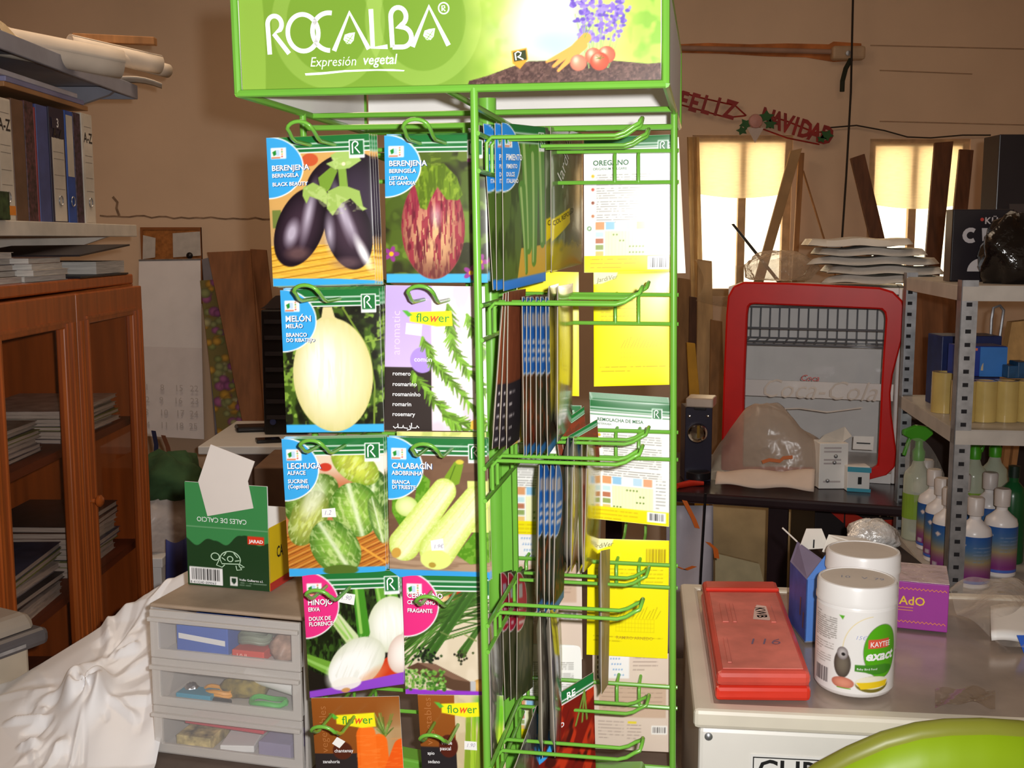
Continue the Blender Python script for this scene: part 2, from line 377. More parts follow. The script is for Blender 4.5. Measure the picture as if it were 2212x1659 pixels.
# windows: frame, daylight panes, rolled blind above and pale curtain
PANE = mat('daylight_pane', (255, 240, 205), rough=.4, var=.02, scale=2, emit=2.6)
BLIND = mat('woven_blind', (238, 218, 182), rough=.9, var=.05, scale=25, stretch=(1, 1, 6), translucent=.75)
FRAMEW = mat('old_window_frame', (206, 172, 130), rough=.7, var=.15)
for k, (x0, x1, z0, z1) in enumerate(WIN):
    f = MB(); tw = .035
    f.box(x0, x0 + tw, BW + .02, BW + .10, z0, z1); f.box(x1 - tw, x1, BW + .02, BW + .10, z0, z1)
    f.box(x0 + tw, x1 - tw, BW + .02, BW + .10, z1 - tw, z1); f.box(x0 + tw, x1 - tw, BW + .02, BW + .10, z0, z0 + tw)
    xm = x0 + (x1 - x0) * (.52 if k == 0 else .47)
    win = struct('window_%d' % (k + 1), f, FRAMEW)
    MB().box(xm - .018, xm + .018, BW + .03, BW + .085, z0 + tw, z1 - tw).build('mullion', FRAMEW, win)
    for a, b in ((x0 + tw, xm - .018), (xm + .018, x1 - tw)):
        MB().box(a, b, BW + .06, BW + .068, z0 + tw, z1 - tw).build('pane', PANE, win)
    zb = z1 - (z1 - z0) * (.36 if k == 0 else .36)
    MB().grid(lambda u, v: V3((x0 + .03 + (x1 - x0 - .06) * u, BW + .012 + .006 * math.sin(v * 3), zb - .02 * math.sin(u * 3.1) + (z1 - .02 - zb + .02 * math.sin(u * 3.1)) * v)), 20, 10).build('blind', BLIND, win, smooth=True)
m = MB()
# added unseen housings over the fill lights, above the frame
for lx, ly in ((-.9, 3.2), (1.5, 3.4)):
    t = thing('fill_light_housing', 'flat square housing of an added unseen fill light %s' % ('over the wooden cabinet' if lx < 0 else 'over the metal shelving'), 'lamp', (lx, ly, 3.17))
    MB().box(lx - .62, lx + .62, ly - .62, ly + .62, 3.18, 3.4).build('housing', TRIMW, t)
# ------------------------------------------------------------------ work table under the stand
TZ = .76
TABM = mat('taupe_table', (112, 96, 86), rough=.55, var=.08, scale=18)
t = thing('work_table', 'low taupe work table under the green seed stand', 'table', (-.3, 1.7, 0))
MB().box(-.72, .235, 1.12, 2.35, TZ - .03, TZ).build('table_top', TABM, t, bevel=.004)
for x in (-.67, .19):
    for y in (1.17, 2.3): MB().box(x - .025, x + .025, y - .025, y + .025, 0, TZ - .03).build('leg', TABM, t)
# ------------------------------------------------------------------ seed display stand
RX, RD, YAW, LEAN = -.0167, 1.4404, .173, -.0157
cw, sw = math.cos(YAW), math.sin(YAW)
def R(u, v, z): return V3((RX + u * cw + v * sw + LEAN * (z - TZ), RD - u * sw + v * cw, z))
EU, EV = V3((cw, -sw, 0)), V3((sw, cw, 0))
HW = .229; ZB, ZT = 1.655, 1.7575
rack = thing('seed_display_stand', 'green wire seed packet stand with a sign box on top', 'display stand', R(0, 0, TZ))
MB().tube([R(0, 0, TZ + .012), R(0, 0, 1.30), R(0, 0, 1.672)], .0115, 16).build('pole', GREEN, rack, smooth=True)
m = MB(); m.hexa(R(-.012, -.004, .80), EU * .036, EV * .008, V3((0, 0, .78))); m.build('pole_plate', GREEN, rack)
for k in range(4):   # four folded sheet feet
    a = k * math.pi / 2 ; d = EU * math.cos(a) + EV * math.sin(a); n = EU * -math.sin(a) + EV * math.cos(a); c = R(0, 0, TZ)
    MB().slab([c + d * .012 - n * .018 + V3((0, 0, .0)), c + d * .19 - n * .018, c + d * .20 - n * .018 + V3((0, 0, .03)), c + d * .19 - n * .018 + V3((0, 0, .055)), c + d * .012 - n * .018 + V3((0, 0, .035))], n * .036).build('foot', GREEN, rack, bevel=.003)
# rows: pairs of horizontal wires, heights read off the right hand panel
ROWS = []
for ya, yb in ((325, 393), (637, 700), (934, 993), (1222, 1270), (1485, 1530)):
    ROWS.append((at(1450, ya, 1.435).z, at(1450, yb, 1.435).z))
PO = .031
PANELS = {'A': (lambda s, n, z: R(-s, -PO - n, z)), 'B': (lambda s, n, z: R(PO + n, -s, z)),
          'C': (lambda s, n, z: R(s, PO + n, z)), 'D': (lambda s, n, z: R(-PO - n, s, z))}
def hook(G, s, row, ln=.165, r=.0023):
    za, zb = ROWS[row]; w_ = .0148
    pts = [G(s - w_, .004, zb), G(s - w_, .004, za - .006), G(s - w_, .010, za), G(s - w_, ln - .022, za), G(s - w_, ln - .012, za + .003), G(s - w_ * .97, ln - .003, za + .009)]
    arcp = [G(s - w_ * math.cos(t), ln + .002 + .004 * math.sin(t), za + .009 + .010 * math.sin(t)) for t in [math.pi * i / 10 for i in range(1, 10)]]
    pts2 = [G(s + w_ * .97, ln - .003, za + .009), G(s + w_, ln - .012, za + .003), G(s + w_, ln - .022, za), G(s + w_, .010, za), G(s + w_, .004, za - .006), G(s + w_, .004, zb)]
    return MB().tube(pts + arcp + pts2, r, 7)
HS = {'A': (.04, .172), 'B': (.045, .172), 'C': (.05, .170), 'D': (.05, .172)}
for nm, G in PANELS.items():
    MB().tube([G(HW, 0, .80), G(HW, 0, ZB)], .0044, 10).build('post', GREEN, rack, smooth=True)
    MB().tube([G(.022, 0, .80), G(.022, 0, ZB - .018)], .0036, 8).build('post', GREEN, rack, smooth=True)
    for z in (ZB - .018, .80): MB().tube([G(.0, 0, z), G(HW, 0, z)], .0036, 8).build('rail', GREEN, rack, smooth=True)
    for i, (za, zb) in enumerate(ROWS):
        for z in (za, zb): MB().tube([G(.010, .0045, z), G(HW + .006, .0045, z)], .0026, 7).build('crossbar', GREEN, rack, smooth=True)
        for s in HS[nm]: hook(G, s, i).build('hook', GREEN, rack, smooth=True, ang=60)
# sign box
for a, b in (((-HW, -HW), (HW, -HW)), ((HW, -HW), (HW, HW)), ((HW, HW), (-HW, HW)), ((-HW, HW), (-HW, -HW))):
    for z in (ZB, ZT): MB().tube([R(*a, z), R(*b, z)], .0042, 8).build('sign_rail', GREEN, rack, smooth=True)
    MB().tube([R(*a, ZB), R(*a, ZT)], .0042, 8).build('sign_post', GREEN, rack, smooth=True)
MB().tube([R(0, -HW, ZB), R(0, HW, ZB)], .0035, 8).build('sign_rail', GREEN, rack, smooth=True)
MB().tube([R(-HW, 0, ZB), R(HW, 0, ZB)], .0035, 8).build('sign_rail', GREEN, rack, smooth=True)
for a, e in (((-HW, HW), EU), ((-HW, -HW), EV), ((HW, -HW), EV)):
    o = R(*a, ZB + .004); MB().hexa(o + e * .006, e * (2 * HW - .012), (EV if e is EU else EU) * .0015, V3((0, 0, ZT - ZB - .008))).build('sign_panel', WHITE, rack)
# front sign: printed panel, drawing units = photo pixels
SW_, SH_ = 932., 208.
def signM(u, v, h=0.): return R(-HW + .005 + u * (2 * HW - .010), -HW + .001 - h, ZT - .004 - v * (ZT - ZB - .008))
MB().hexa(signM(0, 1, -.0012), EU * (2 * HW - .010), EV * .0012, V3((0, 0, ZT - ZB - .008))).build('sign_panel', WHITE, rack)
def Z(zx, zy):   # tracing units -> sign units
    px, py = 480 + zx / 2.212, zy / 2.212; return (px - 510, py + .034 * (px - 510) - 3)
c = Canvas(SW_, SH_, 2.0, (150, 200, 45))
g = np.clip(1 - np.abs(c.X - 300) / 700, 0, 1)[..., None]; c.C = np.array((134, 168, 62.)) * (1 - g) + np.array((116, 156, 50.)) * g
c.put(.35 * c.mell(20, 100, 38, 260) , (175, 215, 95))
for cx_ in (205, 420): c.put(.22 * (c.mell(cx_, 60, 130, 150) - c.mell(cx_, 60, 95, 115)), (200, 230, 130))
m0 = np.clip((c.X - 505) / 130, 0, 1)
c.put(m0, (176, 202, 84)); c.put(m0 * np.clip(c.n(60, seed=4) * 1.6 - .3, 0, 1), (236, 250, 120))
c.put(np.exp(-(((c.X - 690) / 84) ** 2 + ((c.Y - 60) / 90) ** 2)) * 1.05, (236, 246, 252))
c.put(np.exp(-(((c.X - 700) / 80) ** 2 + ((c.Y - 120) / 45) ** 2)) * .8, (170, 212, 236))
c.put(np.clip((c.X - 830) / 60, 0, 1) * .8, (165, 205, 80)); c.put(np.clip((c.X - 850) / 50, 0, 1) * c.th(c.n(26, seed=9), .5) * .6, (110, 170, 50))
c.put(np.clip((c.X - 520) / 80, 0, 1) * np.clip((620 - c.X) / 60, 0, 1) * c.th(c.n(34, seed=5), .52) * .55, (140, 190, 50))
soil = [(520, 200), (560, 190), (610, 172), (650, 160), (690, 160), (720, 152), (790, 160), (850, 165), (905, 172), (935, 170), (935, 215), (515, 215)]
c.put(c.mpoly(soil), (92, 66, 58)); c.put(c.mpoly(soil) * c.th(c.n(7, seed=2), .52) * .6, (58, 36, 34)); c.put(c.mpoly(soil) * c.th(c.n(6, seed=12), .62) * .5, (140, 105, 95))
rr = random.Random(5)
for k in range(13):   # lavender stalks
    x = 750 + k * 9 + rr.uniform(-6, 6); xb = 800 + (x - 800) * .45 + rr.uniform(-6, 6)
    c.line([(xb, 178), (x, 60)], 1.6, (150, 185, 110))
    for j in range(20):
        yy = rr.uniform(0, 120); t_ = (178 - yy) / 118.
        c.ell(xb + (x - xb) * min(1.5, t_) + rr.uniform(-5, 5), yy, rr.uniform(3, 6), rr.uniform(3, 5.5), rr.choice([(138, 112, 205), (108, 84, 186), (160, 140, 220)]))
for a in ((705, 172, 775, 112, 7, 22), (715, 182, 768, 128, 6, 20), (690, 162, 745, 138, 5, 18)): c.taper(*a, (246, 170, 80))
for x in (768, 776, 784): c.line([(772, 112), (x, 88)], 1.4, (130, 170, 70))
for x, y, r, cc in ((818, 150, 19, (225, 110, 80)), (790, 152, 18, (230, 120, 90)), (758, 166, 18, (236, 140, 110)), (803, 164, 20, (226, 90, 60))): c.ball(x, y, r, r, cc, tuple(v * .8 for v in cc), hi=(255, 210, 180))
for q in range(5): c.line([(803, 158), (803 + 9 * math.cos(q * 1.3), 156 + 5 * math.sin(q * 1.3))], 1.6, (80, 120, 40))
c.poly([(613, 136), (647, 130), (650, 155), (632, 176), (616, 164)], (225, 160, 50)); c.poly([(617, 139), (645, 134), (647, 156), (619, 160)], (52, 62, 30))
def sgn(x, y, h=0.): return signM(x / SW_, y / SH_, h)
sg = c.sheet('sign_print', sgn if False else (lambda u, v, h: signM(u, v, h)), rack, print_mat('sign_gloss', .3, .15), label='lime green sign with white lettering, lavender and vegetables')
m = MB(); LWD = 10.5
def ST(pts, wd=LWD, cl=False): stroke(m, [Z(*p) for p in pts], wd, sgn, .0008, cl)
ST([(218, 286), (213, 140)] + arc(249, 133, 36, 41, 180, 405, 18) + [(245, 184), (318, 281)])
ST(arc(393, 176, 78, 92, 0, 360, 40)[:-1], cl=True)
ST(arc(528, 170, 86, 94, -80, -270, 26))
ST([(548, 266), (632, 75), (724, 256)]); ST([(740, 58), (744, 249), (818, 244)])
ST([(843, 247), (838, 100)] + arc(876, 94, 38, 44, 180, 425, 18) + [(868, 146)] + arc(892, 196, 46, 49, -80, 90, 14) + [(843, 246)])
ST([(942, 244), (1028, 46), (1120, 236)])
ST(arc(1100, 54, 25, 27, 0, 360, 24)[:-1], 3, True); ST([(1092, 68), (1092, 42), (1104, 42), (1106, 52), (1094, 55), (1108, 68)], 2.6)
for lx, ly in ((627, 205), (1026, 184)):
    flat(m, [Z(lx + a * 1.0, ly + b) for a, b in ((30, -32), (22, 8), (6, 26), (-14, 26), (-30, 4), (-22, -20), (0, -28))], sgn, .0008)
m.build('logo_lettering', INKW, sg)
m = MB()
for lx, ly in ((627, 205), (1026, 184)):
    ST_ = [(20, -20), (-16, 28)]
    stroke(m, [Z(lx + a, ly + b) for a, b in ST_], 1.4, sgn, .0012)
    for k in (-.2, .25, .65):
        x_, y_ = 20 - 36 * (.5 + k / 2), -20 + 48 * (.5 + k / 2)
        stroke(m, [Z(lx + x_, ly + y_), Z(lx + x_ - 18, ly + y_ - 8)], 1.2, sgn, .0012); stroke(m, [Z(lx + x_, ly + y_), Z(lx + x_ + 14, ly + y_ + 8)], 1.2, sgn, .0012)
m.build('leaf_veins', ink((130, 188, 40)), sg, kind='stuff')
m = MB(); sgt = lambda x, y, h: sgn(x, -y, h)
a = Z(421, 346); text(m, 'Expresión', sgt, a[0], -a[1], 31, .0008, bold=-.004, shear=.2, sx=.86)
a = Z(690, 334); text(m, 'vegetal', sgt, a[0], -a[1], 32, .0008, bold=.011, shear=.2, sx=.86)
u = [Z(x, y) for x, y in ((395, 380), (500, 372), (600, 362), (720, 357), (840, 355), (900, 360), (895, 366), (760, 364), (600, 372), (480, 386), (398, 391))]
flat(m, u, sgn, .0008); m.build('slogan_lettering', INKW, sg)
m = MB(); stroke(m, [(624, 157), (622, 142), (628, 138), (635, 141), (633, 147), (627, 149), (640, 156)], 3, sgn, .0009); m.build('marker_letter', INKW, sg)
# ------------------------------------------------------------------ seed packets
PGLOSS = print_mat('packet_gloss', .30, .25)
BLUE, PINK = (58, 168, 232), (232, 50, 130)
def planeA(px, py, v=-.125): return atplane(px, py, R(0, v, 1.2), EV)
def quad(pts): return [V3(p) for p in pts]
def bilin(Q, n, bulge):
    TL, TR, BR, BL = Q
    def M(u, v, h=0.):
        b = bulge * (math.sin(math.pi * min(max(u, 0), 1)) * math.sin(math.pi * min(max(v, 0), 1))) ** .6 if bulge else 0.
        return (TL * (1 - u) + TR * u) * (1 - v) + (BL * (1 - u) + BR * u) * v + n * (h + b)
    return M
FAN = [False]
def packet(name, label, Q, c, texts=(), group=None, bulge=.0025, thick=.0025, strokes=(), stickers=(), cat='seed packet', body=None, pm=None, shapes=()):
    if FAN[0]: pm = pm or SATIN; body = body or EDGE
    Q = quad(Q); n = (Q[1] - Q[0]).cross(Q[0] - Q[3]).normalized()
    if n.dot(CAM - Q[0]) < 0 and False: n = -n
    M = bilin(Q, n, bulge); top = (Q[0] + Q[1]) / 2
    t = thing(name, label, cat, top, group)
    # envelope body behind the print
    K = 8; m = MB(); vs = []; fs = []
    for j in range(K + 1):
        for i in range(K + 1):
            vs.append(M(i / K, j / K, -.0004))
    for j in range(K + 1):
        for i in range(K + 1):
            e = 0 if i in (0, K) or j in (0, K) else 1
            vs.append(M(i / K, j / K, -.0009 - thick * e - 2 * (bulge if e else 0) * .5))
    W = K + 1; o = W * W
    for j in range(K):
        for i in range(K):
            a = j * W + i; fs.append((a + W, a + W + 1, a + 1, a)); fs.append((o + a, o + a + 1, o + a + W + 1, o + a + W))
    ring = [j for j in range(K)] + [K + j * W for j in range(K)] + [K * W + K - j for j in range(K)] + [(K - j) * W for j in range(K)]
    for i in range(len(ring)):
        a, b = ring[i], ring[(i + 1) % len(ring)]; fs.append((a, b, o + b, o + a))
    m.add(vs, fs); m.build('envelope', body or WHITE, t, smooth=True)
    fr = c.sheet('printed_front', M, t, pm or PGLOSS)
    Mt = lambda x, y, h: M(x / c.w, -y / c.h, h)
    by = {}
    for (s, x, y, size, bold, rgb, *ex) in texts:
        mm = by.setdefault(tuple(rgb), MB()); k = ex[0] if ex else {}
        text(mm, s, Mt, x, -y, size, .0010 if sum(rgb) > 700 else .0006, bold=bold, **k)
    for (pts, wd, rgb, *ex) in strokes:
        mm = by.setdefault(tuple(rgb), MB()); stroke(mm, [(a, -b) for a, b in pts], wd, Mt, .0007, bool(ex))
    for rgb, mm in by.items(): mm.build('lettering', ink(rgb), t, kind='stuff')
    for (pts, rgb) in shapes:
        mm = MB(); flat(mm, [(a, -b) for a, b in pts], Mt, .0006); mm.build('printed_tab', ink(rgb), t)
    for k, (pts, s, size, rot) in enumerate(stickers):
        mm = MB(); P = [V3(M(a / c.w, b / c.h, .0009)) for a, b in pts]; mm.slab(P, n * .0003); so = mm.build('price_sticker', WHITE, t)
        if s:
            mm = MB(); text(mm, s, lambda x, y, h: M(x / c.w, -y / c.h, h), pts[3][0] + 4, -(pts[3][1] - 5), size, .0014, shear=.3, rot=rot, bold=-.012); mm.build('handwritten_price', ink((120, 110, 150)), so)
    return t
R_ = [(0, 26), (-.3, 5), (2, 1), (6, -1), (11, 1), (12.5, 5), (10.5, 9), (5.5, 12.5), (16, 26)]
def rstroke(x, y, s=1., wd=3.0, rgb=(255, 255, 255)): return ([(x + a * s, y + b * s) for a, b in R_], wd * s, rgb)
def rocalba(c, blue, x0=0):
    """house layout: green striped band on top, coloured half disc at left, square letter badge, colour strip at the foot"""
    c.rect(0, 0, 230, 37, (28, 112, 52))
    for y in (17, 27, 36): c.rect(30, y - 1.1, 230, y + 1.1, (250, 250, 250))
    c.ell(0, 66, 81, 69, (252, 252, 252)); c.ell(0, 66, 78.5, 66.5, blue)
    c.rect(9, 23, 43, 47, (250, 248, 245)); c.poly([(12, 32), (20, 28), (23, 37), (15, 41)], (30, 140, 50)); c.rect(21, 27, 29, 41, (190, 215, 240)); c.rect(10, 43, 30, 46, (220, 120, 70))
    for k in range(4): c.ell(34, 27 + k * 5, 1.8, 1.8, ((220, 110, 60), (90, 160, 60), (230, 170, 60), (200, 60, 60))[k])
    c.rect(181, 12, 214, 52, (252, 252, 252)); c.rect(183, 14, 212, 45, (30, 112, 54))
    c.textlines(184, 48.5, 211, 1, 4, (120, 120, 120), 2)
    return [rstroke(189, 17, .96)]
SHD = (20, 60, 110)
def title(lines, big, shadow=(25, 70, 120)):
    out = []
    for (s, y, sz) in lines:
        out.append((s, 11.5, y + 1.2, sz, .02, shadow, {'sx': .98})); out.append((s, 10, y, sz, .02, (255, 255, 255), {'sx': .98}))
    return out
def bamboo(c, y0, base=(236, 184, 62), ang=-.12, per=14., line=(150, 95, 20)):
    m_ = np.clip((c.Y - y0) / 3, 0, 1); s_ = (c.Y + c.X * ang) / per; fr = s_ - np.floor(s_)
    c.put(m_, base); c.put(m_ * np.clip(1 - np.abs(fr - .5) * 9, 0, 1), line); c.put(m_ * .5 * np.clip(1 - np.abs(fr - .15) * 6, 0, 1), (255, 222, 110))
    c.put(m_ * .25 * c.th(c.n(30, 4, 3), .5), (190, 130, 40))
def p_berenjena(step=1.8):
    c = Canvas(225, 330, step, (216, 168, 96)); c.put(np.clip((c.Y - 150) / 40, 0, 1), (200, 160, 100))
    c.ell(95, 52, 18, 14, (205, 90, 50)); bamboo(c, 238, ang=.14)
    c.put(c.mrect(6, 160, 26, 200) * .8, (90, 120, 50))
    D0, D1 = (58, 40, 56), (24, 14, 24)
    c.ball(165, 105, 85, 62, D0, D1, -25); c.ball(188, 150, 60, 100, (60, 48, 66), (26, 18, 28), 5)
    c.ball(67, 200, 52, 92, D0, D1, 24); c.poly([(60, 130), (95, 120), (120, 140), (100, 200), (60, 180)], (48, 32, 46))
    c.ball(66, 200, 50, 88, (62, 44, 58), D1, 24)
    c.ball(172, 212, 50, 86, (66, 48, 62), D1, -10)
    for a in ((88, 168, 9, 50, 14), (48, 212, 13, 26, 18), (132, 214, 8, 30, 0), (160, 168, 8, 48, -14), (178, 200, 6, 40, -18)):
        c.put(.8 * c.mell(*a[:4], a[4], 14), (214, 204, 222))
    c.put(.9 * c.mell(203, 262, 9, 34, -22, 10), (255, 255, 255)); c.put(.5 * c.mell(60, 258, 26, 14, 0, 14), (150, 112, 104)); c.put(.45 * c.mell(165, 282, 30, 12, 0, 12), (150, 118, 120))
    G0 = (158, 188, 92)
    c.poly([(112, 92), (140, 70), (155, 78), (136, 118), (118, 132)], (120, 156, 52)); c.poly([(155, 60), (172, 60), (176, 120), (158, 122)], (134, 170, 66))
    c.poly([(78, 112), (100, 102), (118, 112), (132, 128), (128, 152), (112, 140), (92, 132), (84, 148), (76, 130)], G0)
    c.poly([(132, 122), (156, 112), (176, 114), (200, 124), (206, 158), (214, 164), (205, 168), (180, 140), (160, 150), (140, 176), (128, 160)], G0)
    c.poly([(140, 44), (165, 32), (195, 34), (206, 58), (180, 74), (150, 76), (130, 62), (146, 56)], (166, 196, 104))
    c.put((c.mpoly([(78, 112), (118, 112), (214, 164), (140, 176)]) + c.mpoly([(140, 44), (206, 58), (150, 76)])) * c.th(c.n(9, seed=6), .55) * .4, (206, 224, 150))
    c.ell(168, 64, 4, 4, (240, 226, 190)); c.poly([(0, 312), (0, 330), (225, 330), (225, 322), (140, 316)], (56, 170, 235))
    return c
def p_listada(step=1.8):
    c = Canvas(222, 322, step, (50, 52, 28)); c.put(c.th(c.n(46, seed=3), .5) * .8, (88, 112, 36)); c.put(c.th(c.n(22, seed=8), .62) * .7, (120, 150, 52))
    c.put(c.mell(35, 150, 40, 60, 30) * .7, (76, 96, 34)); c.rect(0, 302, 222, 322, (70, 178, 236))
    m_ = c.mell(105, 200, 69, 112) ; c.ball(105, 200, 69, 114, (226, 184, 130), (150, 86, 70))
    st = c.n(6, 40, 4); c.put(m_ * (st > .5) * .85, (150, 44, 62)); c.put(m_ * c.th(c.n(5, 30, 14), .62) * .8, (92, 26, 40)); c.put(m_ * np.clip(1.2 - c.Y / 210, 0, 1) * .75 * c.th(c.n(9, 30, 5), .38), (158, 44, 72))
    c.put(.55 * c.mell(112, 176, 10, 20, 0, 12), (245, 220, 220)); c.put(.4 * m_ * c.mell(105, 300, 50, 26, 0, 16), (120, 76, 60))
    g = c.mpoly([(68, 78), (92, 62), (130, 62), (158, 92), (170, 130), (160, 142), (135, 140), (116, 112), (100, 140), (92, 162), (78, 158), (70, 120), (64, 100)])
    c.put(g, (110, 140, 30)); c.put(g * c.th(c.n(5, 30, 9), .5) * .6, (70, 92, 18)); c.put(g * c.th(c.n(8, 12, 19), .62) * .5, (166, 190, 60))
    b = c.mpoly([(100, 0), (122, 0), (124, 66), (102, 66)]); c.put(b, (112, 134, 42)); c.put(b * c.th(c.n(20, 4, 2), .5) * .6, (60, 76, 22))
    for x, y in ((12, 258), (196, 48), (186, 300), (206, 276)):
        for k in range(5): c.ell(x + 10 * math.cos(k * 1.26), y + 10 * math.sin(k * 1.26), 8, 5, (150, 60, 140), k * 72)
        c.ell(x, y, 5, 5, (250, 190, 40))
    return c
def p_melon(step=1.8):
    c = Canvas(222, 312, step, (30, 34, 20)); c.put(c.th(c.n(24, seed=5), .52) * .8, (74, 108, 30)); c.put(c.th(c.n(12, seed=15), .66) * .8, (148, 186, 70)); c.put(c.th(c.n(34, seed=25), .62) * .8, (16, 18, 10))
    c.line([(140, 40), (170, 90), (195, 130), (205, 210), (200, 300)], 4, (120, 146, 52)); c.line([(190, 115), (222, 110)], 2.4, (140, 166, 62))
    c.rect(0, 294, 222, 312, (64, 178, 240)); c.poly([(96, 38), (116, 38), (122, 60), (150, 80), (60, 80), (92, 60)], (222, 208, 150))
    c.ball(112, 186, 90, 124, (250, 244, 206), (214, 206, 134), 0, hi=(255, 255, 250), hx=-.25, hy=-.15, hr=.42)
    c.put(.35 * c.mell(112, 186, 88, 122) * c.th(c.n(7, 60, 3), .55), (232, 222, 168))
    return c
def p_lechuga(step=1.8):
    c = Canvas(222, 300, step, (226, 206, 180)); c.put(np.clip((c.Y - 60) / 40, 0, 1), (196, 120, 80)); c.ell(95, 62, 14, 9, (200, 60, 40)); c.ell(20, 140, 30, 34, (150, 40, 40)); c.ell(215, 190, 20, 26, (170, 40, 46))
    c.rect(170, 40, 222, 100, (244, 232, 214)); bamboo(c, 205, (186, 108, 40), .42, 13, (104, 52, 18))
    c.line([(165, 235), (222, 274)], 5, (226, 160, 60))
    def head(x, y, rx, ry, rot, base, rim, seed, rib=True):
        c.ball(x, y, rx, ry, base, rim, rot); a, b = c.loc(x, y, rx, ry, rot); mm = c.mell(x, y, rx, ry, rot)
        c.put(mm * c.th(c.n(5, 18, seed, math.radians(rot)), .56) * .55, tuple(v * .72 for v in base)); c.put(mm * c.th(c.n(6, 14, seed + 30, math.radians(rot)), .6) * .5, (226, 238, 170))
        if rib:
            c.put(mm * np.exp(-((a + .15 * b) / .11) ** 2) * .85, (232, 240, 206))
            for s_ in (-1, 1): c.put(mm * .32 * np.clip(1 - np.abs(((b * 4 + s_ * a * 2.2 + .25 * c.n(14, seed=seed)) % 1) - .5) / .16, 0, 1) * (a * s_ > 0) * np.clip(1.2 - np.abs(a), 0, 1), (216, 232, 170))
    head(60, 130, 70, 44, -35, (140, 176, 70), (60, 98, 24), 3); head(196, 130, 40, 62, 0, (92, 138, 46), (40, 70, 20), 9)
    head(160, 60, 58, 34, 35, (212, 220, 84), (120, 158, 34), 5, False)
    head(52, 172, 40, 66, 32, (196, 206, 96), (98, 122, 40), 7, False); c.put(.6 * c.mell(66, 130, 20, 44, 30, 14), (240, 242, 226))
    head(158, 156, 54, 60, -22, (158, 200, 78), (66, 116, 28), 11); head(206, 180, 16, 52, -15, (150, 186, 90), (70, 110, 40), 12)
    c.rect(0, 282, 222, 300, (60, 168, 232)); head(110, 238, 52, 66, -38, (146, 192, 76), (58, 106, 28), 13); c.ell(120, 288, 40, 12, (86, 110, 40))
    return c
def p_calabacin(step=1.8):
    c = Canvas(222, 304, step, (112, 82, 62)); c.put(c.th(c.n(40, 20, 3), .5) * .3, (134, 102, 78)); c.put(np.clip((c.Y - 235) / 20, 0, 1), (176, 146, 118)); c.put(np.clip((c.Y - 235) / 20, 0, 1) * c.th(c.n(60, 4, 8), .5) * .5, (130, 100, 76))
    for P in ([(10, 120), (60, 140), (70, 70), (96, 90), (90, 140), (30, 200), (8, 160)], [(190, 200), (222, 180), (222, 265), (180, 270), (150, 250)]):
        m_ = c.mpoly(P); c.put(m_, (84, 142, 26)); c.put(m_ * c.th(c.n(8, seed=7), .55) * .6, (130, 180, 60))
    c.ball(42, 148, 26, 22, (232, 244, 176), (190, 212, 110)); c.poly([(178, 90), (222, 90), (222, 200), (180, 200)], (220, 234, 130))
    def cour(x0, y0, x1, y1, w0, w1):
        L_ = math.hypot(x1 - x0, y1 - y0); dx, dy = (x1 - x0) / L_, (y1 - y0) / L_
        t_ = np.clip((c.X - x0) * dx + (c.Y - y0) * dy, 0, L_); d = (c.X - x0) * dy - (c.Y - y0) * dx
        r_ = np.hypot(c.X - x0 - t_ * dx, c.Y - y0 - t_ * dy); wd = w0 + (w1 - w0) * t_ / L_; q = np.clip(r_ / wd, 0, 1.2); m_ = np.clip((1 - q) * wd / c.st + .5, 0, 1)
        sh = (np.clip(q, 0, 1) ** 2.4)[..., None]; c.put(m_, np.array((240, 250, 176.)) * (1 - sh) + np.array((188, 210, 84.)) * sh)
        c.put(m_ * .35 * (np.abs(((d / wd * 2.6) % 1) - .5) < .12), (206, 224, 110)); c.put(m_ * np.exp(-((d / wd + .3) / .2) ** 2) * .5, (255, 255, 226)); c.put(m_ * .25 * c.th(c.n(4, seed=3), .62), (255, 255, 220))
    c.poly([(128, 82), (150, 50), (162, 46), (170, 56), (160, 96), (142, 104)], (120, 156, 36)); c.line([(152, 58), (138, 92)], 2, (70, 104, 16)); c.ell(162, 50, 9, 5, (214, 196, 70))
    cour(34, 232, 126, 112, 35, 27); c.ell(16, 250, 10, 12, (206, 160, 70), 40)
    cour(108, 242, 196, 130, 40, 30); c.ell(96, 276, 9, 7, (180, 150, 60)); c.rect(0, 286, 222, 304, (58, 160, 228)); 
    c.put(c.mell(104, 262, 34, 22), (224, 236, 130)); c.ell(96, 274, 8, 6, (180, 150, 60))
    return c
